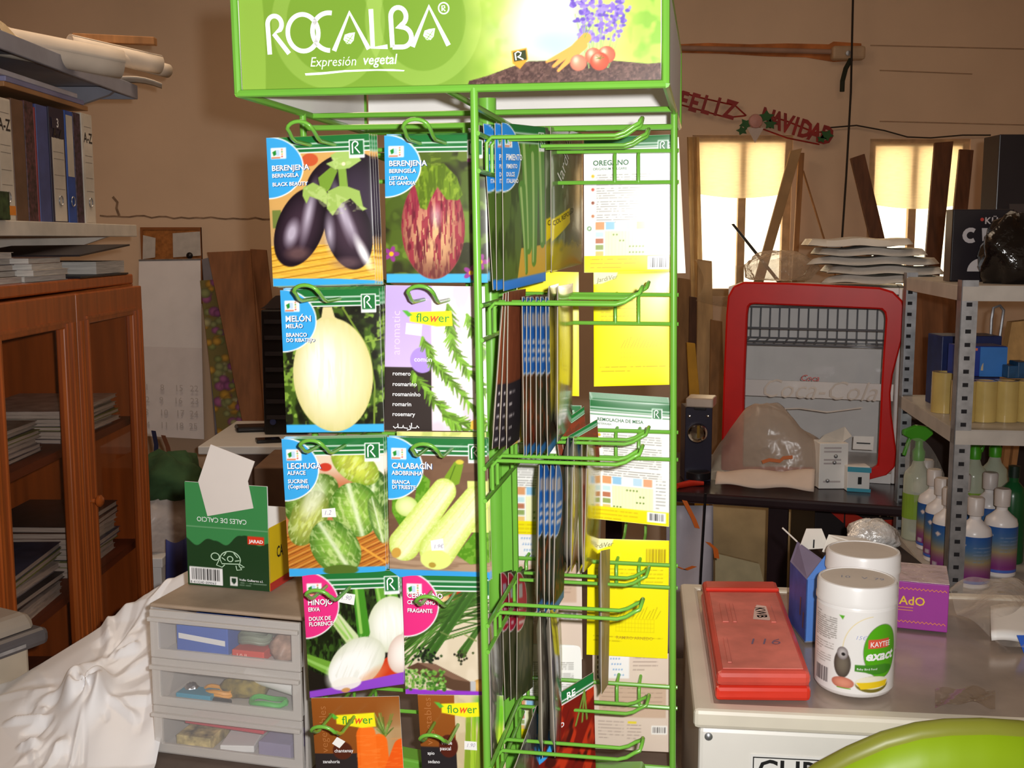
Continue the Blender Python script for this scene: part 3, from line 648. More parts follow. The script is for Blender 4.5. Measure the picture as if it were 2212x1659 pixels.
def p_hinojo(step=1.8):
    c = Canvas(215, 256, step, (24, 34, 14)); c.put(c.th(c.n(5, 12, 3), .52) * .7, (66, 108, 34)); c.put(c.th(c.n(30, seed=13), .55) * .5, (14, 20, 8))
    c.rect(0, 0, 10, 1, (0, 0, 0)); c.poly([(0, 195), (70, 230), (215, 150), (215, 256), (0, 256)], (30, 26, 20)); c.poly([(100, 236), (215, 170), (215, 230), (130, 250)], (206, 62, 30))
    def stalk(x0, y0, x1, y1, w0, w1, a=(96, 160, 50)): c.taper(x0, y0, x1, y1, w0, w1, a); c.taper(x0 - w0 * .2, y0, x1 - w1 * .2, y1, w0 * .25, w1 * .25, (150, 200, 96))
    stalk(195, 10, 200, 80, 18, 26); stalk(166, 16, 178, 80, 16, 24); c.ball(190, 118, 48, 62, (250, 250, 246), (206, 212, 180), 10)
    c.put(c.mell(190, 118, 48, 62, 10) * .3 * c.th(c.n(4, 40, 6), .55), (214, 220, 200)); c.ball(212, 186, 30, 44, (246, 238, 230), (214, 190, 176), 10)
    stalk(122, 4, 132, 130, 24, 28, (66, 140, 34)); stalk(52, 80, 100, 140, 14, 24, (196, 214, 150)); stalk(78, 92, 110, 140, 10, 20, (206, 220, 170)); stalk(2, 176, 60, 204, 20, 30, (112, 164, 54))
    c.ball(112, 196, 70, 50, (252, 252, 248), (212, 216, 192), -32); c.put(c.mell(92, 214, 48, 36, -20, 16), (252, 252, 248))
    c.put(c.mell(118, 190, 62, 52, -25) * .3 * c.th(c.n(4, 50, 5, .5), .56), (206, 210, 190)); c.put(.5 * c.mell(140, 232, 40, 14, -30, 12), (230, 150, 100)); c.ell(84, 250, 12, 6, (206, 150, 90))
    c.poly([(0, 240), (40, 236), (80, 252), (130, 244), (215, 226), (215, 256), (0, 256)], (150, 70, 210)) if False else c.poly([(0, 242), (70, 240), (215, 228), (215, 256), (0, 256)], (146, 72, 206))
    c.put(c.mell(86, 236, 34, 14) * .9, (246, 244, 234)); c.ell(84, 250, 10, 5, (206, 150, 90)); return c
def p_cebollino(step=1.8):
    c = Canvas(190, 256, step, (226, 212, 186)); c.put(c.th(c.n(40, seed=3), .5) * .3, (196, 180, 150)); c.ball(105, 26, 34, 30, (200, 60, 26), (130, 30, 16)); c.ball(82, 58, 24, 26, (238, 206, 150), (190, 150, 90))
    rr = random.Random(9)
    for k in range(46):
        y0 = rr.uniform(90, 200); x1 = 190; y1 = rr.uniform(0, 110) ; g = rr.uniform(.55, 1.15)
        c.line([(rr.uniform(-20, 10), y0), (rr.uniform(70, 100), y0 * .45 + y1 * .5 + rr.uniform(-6, 6)), (x1, y1)], rr.uniform(2.2, 4.2), (78 * g, 126 * g, 46 * g))
    for k in range(22):
        t_ = rr.uniform(-14, 14); g = rr.uniform(.6, 1.1); c.line([(50 + t_ * .9, 178 + t_ * .2), (96 + t_ * .6, 116 + t_ * .5), (150 + t_, 40)], 3.4, (70 * g, 120 * g, 44 * g))
        c.line([(128 + t_ * .5, 170 + t_ * .4), (170 + t_ * .3, 110)], 2.8, (84 * g, 134 * g, 52 * g))
    for k in range(60): c.ell(52 + rr.gauss(0, 13), 176 + rr.gauss(0, 8), 3, 3, rr.choice([(40, 52, 34), (60, 84, 44), (28, 34, 26)]))
    for k in range(26): c.ell(130 + rr.gauss(0, 7), 172 + rr.gauss(0, 6), 2.6, 2.6, rr.choice([(48, 52, 34), (70, 84, 44), (36, 34, 26)]))
    c.line([(84, 122), (112, 134)], 3, (110, 130, 70)); c.line([(136, 126), (162, 140)], 3, (140, 150, 90))
    c.poly([(4, 200), (30, 188), (70, 190), (150, 228), (176, 240), (140, 256), (90, 240)], (92, 66, 50)); c.poly([(30, 188), (70, 190), (150, 228), (110, 222)], (130, 98, 78))
    c.ball(172, 236, 20, 15, (236, 190, 110), (190, 140, 70)); c.rect(148, 226, 160, 250, (190, 190, 190))
    c.poly([(0, 245), (190, 248), (190, 256), (0, 256)], (152, 60, 206)); c.poly([(0, 242), (60, 250), (120, 252), (190, 250), (190, 256), (0, 256)], (152, 60, 206))
    for k in range(150): c.ell(rr.uniform(0, 92), 222 + rr.uniform(-18, 24) - .0 * k, rr.uniform(2, 5), rr.uniform(2, 4), rr.choice([(120, 170, 70), (84, 136, 50), (160, 200, 110), (60, 110, 40)]))
    return c
def flower_tag(c, x, y, s=1.):
    c.poly([(x, y + 4 * s), (x + 92 * s, y), (x + 95 * s, y + 32 * s), (x + 60 * s, y + 34 * s), (x, y + 24 * s)], (246, 236, 30)); c.poly([(x - 18 * s, y), (x - 6 * s, y + 1), (x + 6 * s, y + 10 * s), (x - 4 * s, y + 14 * s)], (90, 180, 60))
def p_romero(step=1.8):
    c = Canvas(222, 315, step, (226, 208, 220)); c.put(c.mrect(0, 0, 104, 176), (196, 172, 226)); c.put(c.mrect(0, 0, 104, 176) * np.clip((c.Y - 40) / 130, 0, 1) * .5, (226, 206, 246)); c.rect(-2, 176, 104, 318, (54, 46, 44))
    c.put(np.clip((c.X - 104) / 3, 0, 1) * c.th(c.n(40, 60, 6), .5) * .5, (250, 246, 246))
    for x0, y0, x1, y1 in ((140, 100, 120, 315), (190, 60, 200, 300), (170, 130, 200, 330)): c.put(.8 * c.mell((x0 + x1) / 2 + 10, (y0 + y1) / 2, 14, 110, -14, 10), (255, 255, 255))
    c.ell(84, 160, 27, 28, (178, 148, 226)); rr = random.Random(4)
    def sprig(P, n):
        c.line(P, 3, (206, 176, 80))
        for k in range(n):
            f = (k + rr.random()) / n * (len(P) - 1); i = min(int(f), len(P) - 2); q = f - i; x = P[i][0] * (1 - q) + P[i + 1][0] * q; y = P[i][1] * (1 - q) + P[i + 1][1] * q
            dx, dy = P[i + 1][0] - P[i][0], P[i + 1][1] - P[i][1]; a0 = math.atan2(dy, dx) + math.pi
            s_ = rr.choice((-1, 1)); a = a0 + s_ * rr.uniform(.3, .9); L_ = rr.uniform(15, 27); g = rr.uniform(.6, 1.15)
            c.taper(x, y, x + L_ * math.cos(a), y + L_ * math.sin(a), 6.5, 1.8, (126 * g, 176 * g, 58 * g))
    sprig([(222, 300), (150, 210), (110, 165), (84, 110)], 84); sprig([(200, 310), (150, 290), (110, 250), (62, 185)], 76); sprig([(222, 230), (180, 180), (150, 130), (146, 80), (140, 40)], 84); sprig([(222, 150), (200, 110), (182, 60)], 46)
    sprig([(180, 315), (150, 300), (128, 280)], 16)
    c.poly([(188, 292), (206, 286), (212, 300), (204, 312), (186, 310)], (240, 190, 70))
    flower_tag(c, 56, 53); return c
def p_flower_brown(kind, step=1.8):
    c = Canvas(195, 292, step, (150, 84, 30)); c.put(np.clip((c.Y) / 150, 0, 1) * .35, (110, 58, 22))
    if kind == 'carrot':
        c.put(np.clip((c.X - 100) / 8, 0, 1) * np.clip((c.Y - 60) / 8, 0, 1), (196, 166, 120)); c.rect(-2, 118, 100, 300, (44, 38, 38))
        c.put(np.clip((c.X - 140) / 40, 0, 1) * np.clip(c.Y / 60, 0, 1) * .8, (176, 140, 96)); rr = random.Random(3)
        for k in range(26): c.line([(160, 84), (150 + rr.uniform(-14, 30), 40 + rr.uniform(-6, 30))], 2, rr.choice([(110, 140, 56), (150, 176, 90), (80, 110, 40)]))
        for a in ((118, 80, 120, 300, 42, 52), (146, 96, 150, 300, 36, 46)): c.taper(*a, (246, 110, 26))
        c.taper(196, 110, 120, 290, 40, 50, (238, 92, 20)); c.taper(122, 76, 122, 300, 34, 44, (250, 118, 34)); c.put((c.X > 95) * (c.Y > 80) * c.th(c.n(20, 3, 6), .62) * .3, (255, 150, 70))
        c.ell(64, 112, 22, 19, (82, 36, 22)); flower_tag(c, 54, 33, .92)
    else:
        c.rect(84, -2, 200, 296, (214, 196, 160)); c.put((c.X > 84) * c.th(c.n(30, seed=3), .5) * .3, (180, 160, 120)); rr = random.Random(8)
        for k in range(9):
            x = 104 + k * 10; g = rr.uniform(.75, 1.1); c.taper(x + rr.uniform(-4, 14), 20 + rr.uniform(0, 40), x - 10 + rr.uniform(-8, 4), 300, 9, 20, (170 * g, 206 * g, 56 * g)); c.line([(x + 6, 40), (x - 8, 300)], 1.6, (126, 170, 30))
        c.put(c.mrect(130, 0, 200, 60, 20) * .8, (96, 180, 40)); c.rect(-2, 108, 84, 300, (40, 36, 38)); c.ell(66, 106, 22, 24, (84, 34, 22)); flower_tag(c, 54, 14, .92)
    return c
GR = (60, 150, 50)
def flower_text(x, y, s=1.): return [('flo', x + 14 * s, y + 24 * s, 26 * s, .004, GR, {'sx': 1.1}), ('w', x + 43 * s, y + 24 * s, 27 * s, .012, (230, 80, 40), {'sx': .95, 'shear': .3}), ('er', x + 63 * s, y + 24 * s, 26 * s, .004, GR, {'sx': 1.1})]
def qa(pts, v=-.125): return [planeA(x, y, v) for x, y in pts]
def shift(pts, dx, dy): return [(x + dx, y + dy) for x, y in pts]
WT = (255, 255, 255)
FRONTS = [
 ('aubergine', [(575, 298), (797, 288), (811, 613), (590, 619)], p_berenjena, 'blue', [('BERENJENA', 73, 16.5), ('BERINGELA', 88, 12), ('BLACK BEAUTY', 107, 11.5)], 'seed packet showing two glossy dark aubergines on a bamboo mat'),
 ('striped_aubergine', [(830, 293), (1051, 289), (1054, 611), (835, 611)], p_listada, 'blue', [('BERENJENA', 66, 16.5), ('BERINGELA', 81, 12), ('LISTADA', 96, 11), ('DE GANDIA', 107, 11)], 'seed packet showing one red striped aubergine with a green cap'),
 ('melon', [(605, 627), (819, 622), (830, 933), (619, 935)], p_melon, 'blue', [('MELÓN', 68, 18), ('MELÃO', 82, 12.5), ('BRANCO', 101, 12), ('DO RIBATEJO', 112, 11)], 'seed packet showing a large cream white melon'),
 ('lettuce', [(608, 948), (828, 944), (834, 1240), (625, 1246)], p_lechuga, 'blue', [('LECHUGA', 64, 17), ('ALFACE', 77, 12), ('SUCRINE', 95, 11.5), ('(Cogollos)', 106, 11.5)], 'seed packet showing little green lettuce heads'),
 ('courgette', [(836, 944), (1051, 948), (1059, 1254), (842, 1246)], p_calabacin, 'blue', [('CALABACÍN', 66, 17), ('ABOBRINHA', 80, 12.5), ('BIANCA', 99, 11.5), ('DI TRIESTE', 110, 11.5)], 'seed packet showing two pale green courgettes'),
 ('fennel', [(652, 1236), (862, 1232), (873, 1478), (669, 1508)], p_hinojo, 'pink', [('HINOJO', 66, 16), ('ERVA', 79, 11.5), ('DOUX DE', 98, 11.5), ('FLORENCE', 109, 11.5)], 'seed packet showing a white fennel bulb'),
 ('chive', [(869, 1236), (1056, 1240), (1057, 1502), (876, 1499)], p_cebollino, 'pink', [('CEBOLLINO', 52, 15), ('CEBOLINHO', 65, 11.5), ('FRAGANTE', 82, 11.5)], 'seed packet showing chive bundles and a kitchen knife'),
]
for i, (nm, cor, pf, colr, lines, lab) in enumerate(FRONTS):
    c = pf(); sk = rocalba(c, BLUE if colr == 'blue' else PINK)
    if nm == 'chive':
        sk = []
    stk = []
    if nm == 'lettuce': stk = [([(84, 152), (114, 150), (116, 170), (84, 170)], '1.2', 14, .05)]
    if nm == 'courgette': stk = [([(94, 220), (122, 214), (124, 240), (96, 242)], '1.9€', 12, .1)]
    if nm == 'fennel': stk = [([(84, 42), (118, 48), (114, 70), (80, 62)], '1.90', 14, -.1)]
    packet(nm + '_seed_packet', lab + ', foremost on its hook', qa(cor), c, title(lines, 16, SHD if colr == 'blue' else (120, 20, 60)), strokes=sk, stickers=stk)
    # packets hanging behind the front one
    offs = {'aubergine': [(6, 1), (11, 2), (17, 2)], 'striped_aubergine': [(5, -3)], 'melon': [(7, -4), (11, -5)], 'lettuce': [(5, -3), (8, -5)], 'courgette': [(4, -3)], 'fennel': [(4, -4)], 'chive': []}[nm]
    for k, (dx, dy) in enumerate(offs):
        c2 = pf(5.); rocalba(c2, BLUE if colr == 'blue' else PINK)
        packet(nm + '_seed_packet', 'spare %s seed packet, %s from the front on its hook, only its edge showing' % (nm.replace('_', ' '), ('second', 'third', 'fourth')[k]), qa(shift(cor, dx, dy), -.118 + .006 * k), c2, group='spare %s packets' % nm.replace('_', ' '), bulge=.001)
c = p_romero()
packet('rosemary_seed_packet', 'lilac and black seed packet with rosemary sprigs', qa([(833, 616), (1047, 619), (1053, 932), (830, 929)]), c,
       flower_text(56, 53, 1.) + [('común', 66, 163, 14.5, .006, WT)] + [(s, 18, y, 13, .008, WT) for s, y in (('romero', 194), ('rosmarino', 217), ('rosmaninho', 239), ('romarin', 261), ('rosemary', 283))] + [('aromatic', 34, 150, 27, -.01, (226, 210, 240), {'rot': math.pi / 2})]
       + [], strokes=[([(20, 306), (24, 310), (30, 307), (30, 300), (31, 309), (40, 309), (42, 303), (43, 309), (52, 310)], 2, WT), ([(56, 304), (58, 312), (50, 314)], 2, WT), ([(60, 298), (60, 309), (70, 309), (72, 304), (76, 309)], 2, WT)],
       shapes=[([(48, 80), (84, 83), (82, 108), (46, 104)], (240, 238, 240))])
c = p_flower_brown('carrot')
packet('carrot_seed_packet', 'brown seed packet with three orange carrots', qa([(672, 1508), (862, 1504), (880, 1796), (692, 1800)]), c,
       flower_text(54, 33, .92) + [('chantenay', 46, 115, 10.5, .004, WT), ('zanahoria', 18, 138, 10, .004, WT), ('carota', 18, 154, 10, .004, WT), ('vegetables', 32, 116, 24, -.01, (176, 112, 60), {'rot': math.pi / 2})],
       stickers=[([(54, 82), (72, 92), (58, 106), (42, 96)], '', 10, 0)])
c = p_flower_brown('celery')
packet('celery_seed_packet', 'brown seed packet with bright green celery stalks', qa([(902, 1501), (1087, 1503), (1097, 1796), (920, 1798)]), c,
       flower_text(54, 14, .92) + [('verde', 50, 102, 11, .004, WT), ('pascal', 46, 114, 11, .004, WT), ('apio', 16, 124, 10, .004, WT), ('sedano', 16, 142, 10, .004, WT), ('celery', 16, 160, 10, .004, WT), ('vegetables', 30, 104, 24, -.01, (176, 112, 60), {'rot': math.pi / 2})],
       stickers=[([(104, 94), (132, 96), (132, 114), (103, 112)], '1.90', 12, 0)])
c = Canvas(215, 240, 5, (232, 226, 140)); c.put(c.th(c.n(24, seed=4), .5) * .6, (160, 180, 90))
packet('herb_seed_packet', 'pale green seed packet peeping out between rosemary and courgette packets', qa([(857, 932), (1050, 934), (1056, 1180), (860, 1180)], -.108), c)
# ---------------- backs of packets on the right hand panel
def planeC(px, py, v=.062): return atplane(px, py, R(0, v, 1.2), EV)
def qc(pts, v=.062): return [planeC(x, y, v) for x, y in pts]
DG = (24, 100, 52)
def back_rocalba(w, h, step, head=True, bar=True, seed=1, rows=(15, 5)):
    c = Canvas(w, h, step, (252, 250, 246)); yb = h * .885 if seed != 1 else h * .875
    c.rect(0, 0, w, 22, (28, 112, 52))
    for y in (17, 25, 32): c.rect(0, y - 1, w, y + 1, (250, 250, 250) if y < 20 else (30, 112, 54))
    c.rect(w - 40, 11, w - 17, 40, (252, 252, 252)); c.rect(w - 38, 13, w - 19, 33, (30, 112, 54))
    for k in range(4):
        y0 = h * (.28 + .098 * k) ; c.textlines(28, y0, w - 18, 5 if k < 3 else 4, 5.2, (150, 146, 142), 1.9, seed + k); c.ell(20, y0 + 2, 3.6, 3.6, ((240, 190, 40), (210, 90, 70), (150, 80, 60), (200, 130, 90))[k])
    y0 = h * .625
    for k, cc in enumerate(((226, 160, 110), (150, 200, 235), (240, 240, 250), (190, 220, 240), (240, 170, 130))): c.rect(26 + k * 23, y0, 46 + k * 23, y0 + 17, cc)
    for k, cc in enumerate(((200, 230, 235), (190, 120, 90), (150, 170, 100), (240, 200, 120))): c.rect(26, y0 + 22 + k * 14, 44, y0 + 33 + k * 14, cc)
    c.rect(48, y0 + 20, 140, y0 + 76, (248, 246, 200))
    for k in range(12): c.rect(48 + k * 7.6, y0 + 20, 48.7 + k * 7.6, y0 + 76, (228, 232, 170))
    rr = random.Random(seed)
    for j in range(4):
        a = rr.randint(0, 8)
        for k in range(rr.randint(2, 5)): c.ell(52 + (a + k) * 7.4, y0 + 28 + j * 13, 1.9, 1.9, (90, 130, 40))
    c.textlines(146, y0 + 2, w - 8, 9, 7.5, (150, 150, 150), 1.9, seed + 9); c.ell(12, y0 + 14, 5, 5, (60, 130, 60)); c.ell(12, y0 + 14, 3, 3, (250, 250, 246))
    c.rect(0, yb, w, h, (246, 232, 20)); c.textlines(14, yb + 8, w * .6, 3, 9, (210, 180, 20), 2, seed + 5)
    if bar:
        x0, x1 = w * .72, w * .96; c.rect(x0, yb + 2, x1, h - 6, (252, 252, 252)); rr = random.Random(seed + 2); x = x0 + 6
        while x < x1 - 6: ww = rr.choice((1.2, 2, 3)); c.rect(x, yb + 5, x + ww, h - 10, (60, 60, 60)); x += ww + rr.choice((1.6, 2.4, 3.4))
    return c
c = back_rocalba(200, 296, 1.8, seed=1)
packet('oregano_seed_packet', 'white back of the oregano seed packet behind the top wires at right', qc([(1261, 297), (1462, 290), (1452, 587), (1262, 589)]), c,
       [('OREGANO', 20, 62, 16, .02, DG), ('ORIGANUM VULGARE', 20, 72, 7.5, .006, DG)], strokes=[rstroke(166, 15, .66)])
c = Canvas(200, 296, 6, (236, 214, 200))
packet('oregano_seed_packet', 'pinkish packet edge showing right of the oregano packet', qc([(1280, 300), (1466, 296), (1481, 590), (1292, 594)], .075), c)
def back_yellow(w, h, step, seed=1):
    c = Canvas(w, h, step, (252, 238, 14)); c.textlines(16, h * .25, w - 12, 6, 8.2, (206, 186, 10), 2, seed)
    x0 = w * .36; y0 = h * .66
    for k in range(13): c.line([(x0 + k * 7, y0), (x0 + k * 7 + 9, y0 - 16 - 4 * (k % 3))], 1.1, (190, 170, 14))
    for k in range(13): c.rect(x0 + k * 6.6, y0 + 2, x0 + k * 6.6 + .8, y0 + 30, (226, 208, 14))
    for k in range(4): c.rect(x0, y0 + 2 + k * 9, x0 + 80, y0 + 2.9 + k * 9, (226, 208, 14))
    c.textlines(14, h * .83, w - 10, 2, 9, (200, 180, 14), 2, seed + 4); rr = random.Random(seed); x = w * .72
    while x < w * .95: ww = rr.choice((1, 1.6, 2.4)); c.rect(x, 18, x + ww, 46, (150, 120, 10)); x += ww + rr.choice((1.2, 2, 2.6))
    c.poly([(0, 0), (54, 0), (50, 12), (20, 24), (0, 26)], (250, 246, 190)); return c
for k, (cor, lab) in enumerate((([(1282, 588), (1449, 588), (1448, 831), (1283, 835)], 'upper'), ([(1270, 1163), (1446, 1168), (1442, 1423), (1267, 1414)], 'lower'))):
    c = back_yellow(170, 246, 1.8, k + 3)
    packet('yellow_seed_packet', 'bright yellow back of a seed packet, the %s of the two behind the right wires' % lab, qc(cor), c,
           [('JardiVer', 8, 22, 14, .0, (100, 96, 60), {'shear': .3, 'rot': .18})] + ([('RAMIRO ARNEDO', 62, 208, 9.5, .004, (190, 160, 30))] if k else []), pm=PGLOSS)
c = back_rocalba(176, 268, 1.8, seed=5)
packet('beetroot_seed_packet', 'white back of the beetroot seed packet with its green top', qc([(1274, 862), (1448, 874), (1445, 1138), (1278, 1120)], .06), c,
       [('REMOLACHA DE MESA', 16, 46, 10.5, .018, DG, {'sx': .95}), ('BETERRABA', 16, 54, 6, .004, DG)], strokes=[rstroke(142, 15, .62)])
for k in range(4):
    c = Canvas(176, 268, 6, (246, 246, 242)); c.rect(0, 0, 176, 24, (28, 112, 52))
    packet('beetroot_seed_packet', 'spare beetroot seed packet, %s behind the white one, only its green top showing' % ('first', 'second', 'third', 'last')[k], qc(shift([(1275, 859), (1448, 871), (1445, 1130), (1278, 1115)], 1 - k, -3 * (k + 1)), .066 + .006 * k), c, group='spare beetroot packets', bulge=.001)
def back_flower(w, h, step, seed=2):
    c = Canvas(w, h, step, (226, 206, 190)); c.rect(14, 60, w - 12, 130, (208, 178, 154)); c.textlines(20, 70, w - 20, 5, 9, (176, 148, 128), 1.6, seed); c.textlines(22, 104, w - 24, 3, 7, (170, 140, 120), 1.6, seed + 1)
    c.textlines(12, 140, w * .4, 6, 7, (170, 150, 140), 1.6, seed + 2); c.textlines(w * .44, 146, w * .62, 5, 7, (170, 150, 140), 1.6, seed + 3); c.rect(w * .45, 138, w * .56, 143, (236, 214, 60)); c.rect(w * .75, 146, w * .95, 164, (250, 246, 240))
    rr = random.Random(seed); x = w * .77
    while x < w * .93: ww = rr.choice((1, 1.6, 2.4)); c.rect(x, 149, x + ww, 161, (70, 60, 60)); x += ww + rr.choice((1.2, 2, 2.6))
    for k in range(5): c.rect(10, 4 + k * 10, 18, 11 + k * 10, ((60, 40, 30), (120, 90, 40), (50, 40, 40), (100, 60, 40), (40, 50, 60))[k])
    c.rect(22, 4, 80, 50, (244, 240, 238)); 
    for k in range(4):
        for j in range(4): c.ell(40 + j * 6 + k * 3, 10 + k * 11, 1.5, 1.5, (100, 150, 210))
    c.textlines(88, 8, w - 30, 4, 8, (160, 140, 130), 1.6, seed + 5); return c
c = back_flower(172, 200, 1.8)
packet('beige_seed_packet', 'beige back of a seed packet, lowest behind the right wires', qc([(1280, 1412), (1452, 1412), (1449, 1625), (1281, 1617)], .07), c)
# inner column of the right panel: white backs seen between the pole and the fanned packets
for k, (y0, y1, lab) in enumerate(((872, 1156, 'upper'), (1150, 1420, 'middle'), (1360, 1600, 'lowest'))):
    c = back_rocalba(176, 284, 2.4, seed=11 + k) if k != 1 else back_flower(176, 240, 2.4, 7)
    packet('white_seed_packet', 'white back of a seed packet beside the green pole, %s of three' % lab, qc([(1090, y0), (1256, y0 + 4), (1258, y1 + 4), (1093, y1)], .06), c)
c = Canvas(150, 260, 5, (250, 236, 20))
packet('yellow_seed_packet', 'narrow yellow packet edge left of the dark gap behind the right wires', qc([(1110, 585), (1250, 588), (1251, 856), (1112, 850)], .055), c)
# ---------------- packets fanned on the front panel, seen nearly edge on
SATIN = print_mat('packet_satin', .5, .0, .25)
EDGE = mat('packet_edge_paper', (206, 196, 180), rough=.7)
def pe(xl, yt, xl2, yb, xr, yrt, xr2, yrb, Hm=.183):
    def Y(px, py, px2, py2):
        a, b = at(px, py, 1.), at(px2, py2, 1.); return Hm / (a.z - b.z)
    y1, y2 = Y(xl, yt, xl2, yb), Y(xr, yrt, xr2, yrb)
    return [at(xl, yt, y1), at(xr, yrt, y2), at(xr2, yrb, y2), at(xl2, yb, y1)]
def p_pepper(step=2.6):
    c = Canvas(222, 330, step, (58, 74, 28)); c.put(c.th(c.n(20, 60, 3), .5) * .6, (96, 124, 50)); c.poly([(60, 330), (80, 250), (222, 250), (222, 330)], (214, 166, 60))
    for a in ((105, 40, 120, 250, 46, 30), (150, 60, 150, 280, 50, 26), (190, 40, 200, 240, 44, 34), (85, 130, 110, 300, 36, 14)): c.taper(*a, (86, 138, 44)); c.taper(a[0] - 6, a[1], a[2] - 5, a[3], a[4] * .3, a[5] * .3, (160, 190, 110))
    c.rect(0, 310, 222, 330, (50, 130, 220)); return c
FAN[0] = True
for k, (xa, xb) in enumerate(((1045, 1066), (1070, 1074), (1085, 1089))):
    c = p_pepper(2.2 if k == 2 else 3.2); sk = rocalba(c, (40, 140, 225))
    packet('pepper_seed_packet', 'blue tabbed pepper seed packet, %s of the three fanned at the top' % ('leftmost', 'middle', 'front right')[k], pe(xa, 267 - k, xb, 627 + k, xa + 93, 275, xb + 90, 607), c,
           title([('PIMIENTO', 72, 17), ('PIMENTO', 88, 12), ('DULCE', 104, 12), ('ITALIANO', 117, 12)], 16), strokes=sk)
c = Canvas(222, 330, 5, (40, 44, 34))
packet('pepper_seed_packet', 'dark seed packet edge at the left end of the top fanned row', pe(1036, 270, 1036, 612, 1058, 276, 1060, 600), c)
def p_bag(step, top=(120, 118, 104), body=(110, 124, 84), bot=(196, 178, 40), seed=3):
    c = Canvas(180, 300, step, body); c.put(np.clip(1 - c.Y / 90, 0, 1), top); c.put(c.th(c.n(24, 50, seed), .52) * .45, tuple(v * .7 for v in body)); c.put(c.th(c.n(16, 40, seed + 5), .64) * .4, (196, 202, 180)); c.put(np.clip((c.Y - 232) / 24 + c.n(20, seed=seed) - .5, 0, 1), bot); return c
BAGM = print_mat('bag_gloss', .18, .5)
for k, (xa, xb) in enumerate(((1178, 1180), (1190, 1192))):
    c = p_bag(2.4); c.poly([(0, 190), (76, 168), (80, 200), (0, 236)], (236, 214, 40))
    packet('cabbage_seed_packet', '%s grey green glossy cabbage seed packet beside the pepper packets' % ('hindmost' if k == 0 else 'foremost'), pe(xa, 274, xb, 588, xa + 68, 288, xb + 66, 570, .18), c, ([('JardiVer', 36, 118, 40, .0, (214, 210, 200), {'rot': .95, 'shear': .2})] if k else []) + [('COL REPOLLO', 4, 204, 15, .01, (50, 46, 20), {'rot': .28})], bulge=.006, pm=BAGM)
def p_brown(step=3.):
    c = Canvas(180, 290, step, (124, 66, 40)); c.put(c.th(c.n(14, 30, 4), .5) * .3, (96, 48, 30)); c.rect(0, 168, 180, 290, (46, 40, 44))
    for k in range(5): c.textlines(14, 186 + k * 22, 90, 1, 5, (200, 190, 190), 5, k)
    return c
for k, (xa, xb, xr, xr2) in enumerate(((1088, 1064, 1120, 1098), (1094, 1079, 1128, 1112), (1099, 1095, 1136, 1122))):
    packet('brown_seed_packet', 'brown and black seed packet, %s of the three hanging in the second row' % ('leftmost', 'middle', 'rightmost')[k], pe(xa, 634 - 2 * k, xb, 970, xr, 626 - k, xr2, 955 - 3 * k, .178), p_brown(2.6))
c = Canvas(180, 290, 3, (226, 202, 190)); c.put(np.clip((c.Y - 215) / 20, 0, 1) * c.th(c.n(18, seed=3), .45), (232, 204, 90))
packet('pale_pink_seed_packet', 'pale pink seed packet between the brown and the blue packets', pe(1127, 644, 1101, 964, 1150, 640, 1134, 950, .175), c)
def p_blue(step, seed, base=(96, 62, 38)):
    c = Canvas(180, 290, step, base); c.put(c.th(c.n(20, 34, seed), .5) * .6, (60, 66, 34)); c.put(c.th(c.n(14, 20, seed + 3), .62) * .6, (176, 84, 40)); c.rect(0, 272, 180, 290, (60, 150, 225))
    c.ell(0, 70, 84, 72, (250, 250, 250)); c.ell(0, 70, 81, 69, (44, 120, 205)); c.rect(6, 30, 50, 54, (190, 190, 200)); c.textlines(6, 82, 70, 3, 16, (225, 225, 232), 8, seed); return c
for k, (xa, xb) in enumerate(((1129, 1133), (1139, 1138), (1147, 1148), (1159, 1160), (1169, 1169), (1180, 1184))):
    packet('blue_tab_seed_packet', 'blue tabbed vegetable seed packet, %s from the left in the second row' % ('first', 'second', 'third', 'fourth', 'fifth', 'sixth and last')[k], pe(xa, 641, xb, 985, xa + 30, 636, xb + 24, 950, .18), p_blue(3., k + 2, ((96, 62, 38), (110, 56, 30), (150, 60, 30), (90, 70, 40), (70, 60, 40), (60, 50, 36))[k]))
for k, (xa, xb, xr, xr2) in enumerate(((1187, 1188, 1207, 1206), (1206, 1205, 1238, 1236))):
    packet('yellow_bag_seed_packet', 'yellow and green clear seed bag, %s of the two beside the blue tabs' % ('left', 'right')[k], pe(xa, 618, xb, 955, xr, 612, xr2, 915, .178), p_bag(3., (150, 150, 120), (206, 190, 50), (120, 124, 90), 5 + k), bulge=.005, pm=BAGM)
def p_green_re(step, seed=2):
    c = Canvas(180, 280, step, (110, 60, 40)); c.put(c.th(c.n(20, 20, seed), .5) * .6, (150, 60, 36)); c.rect(0, 0, 180, 40, (28, 112, 52))
    for y in (20, 28, 36): c.rect(0, y - 1.2, 180, y + 1.2, (250, 250, 250))
    return c
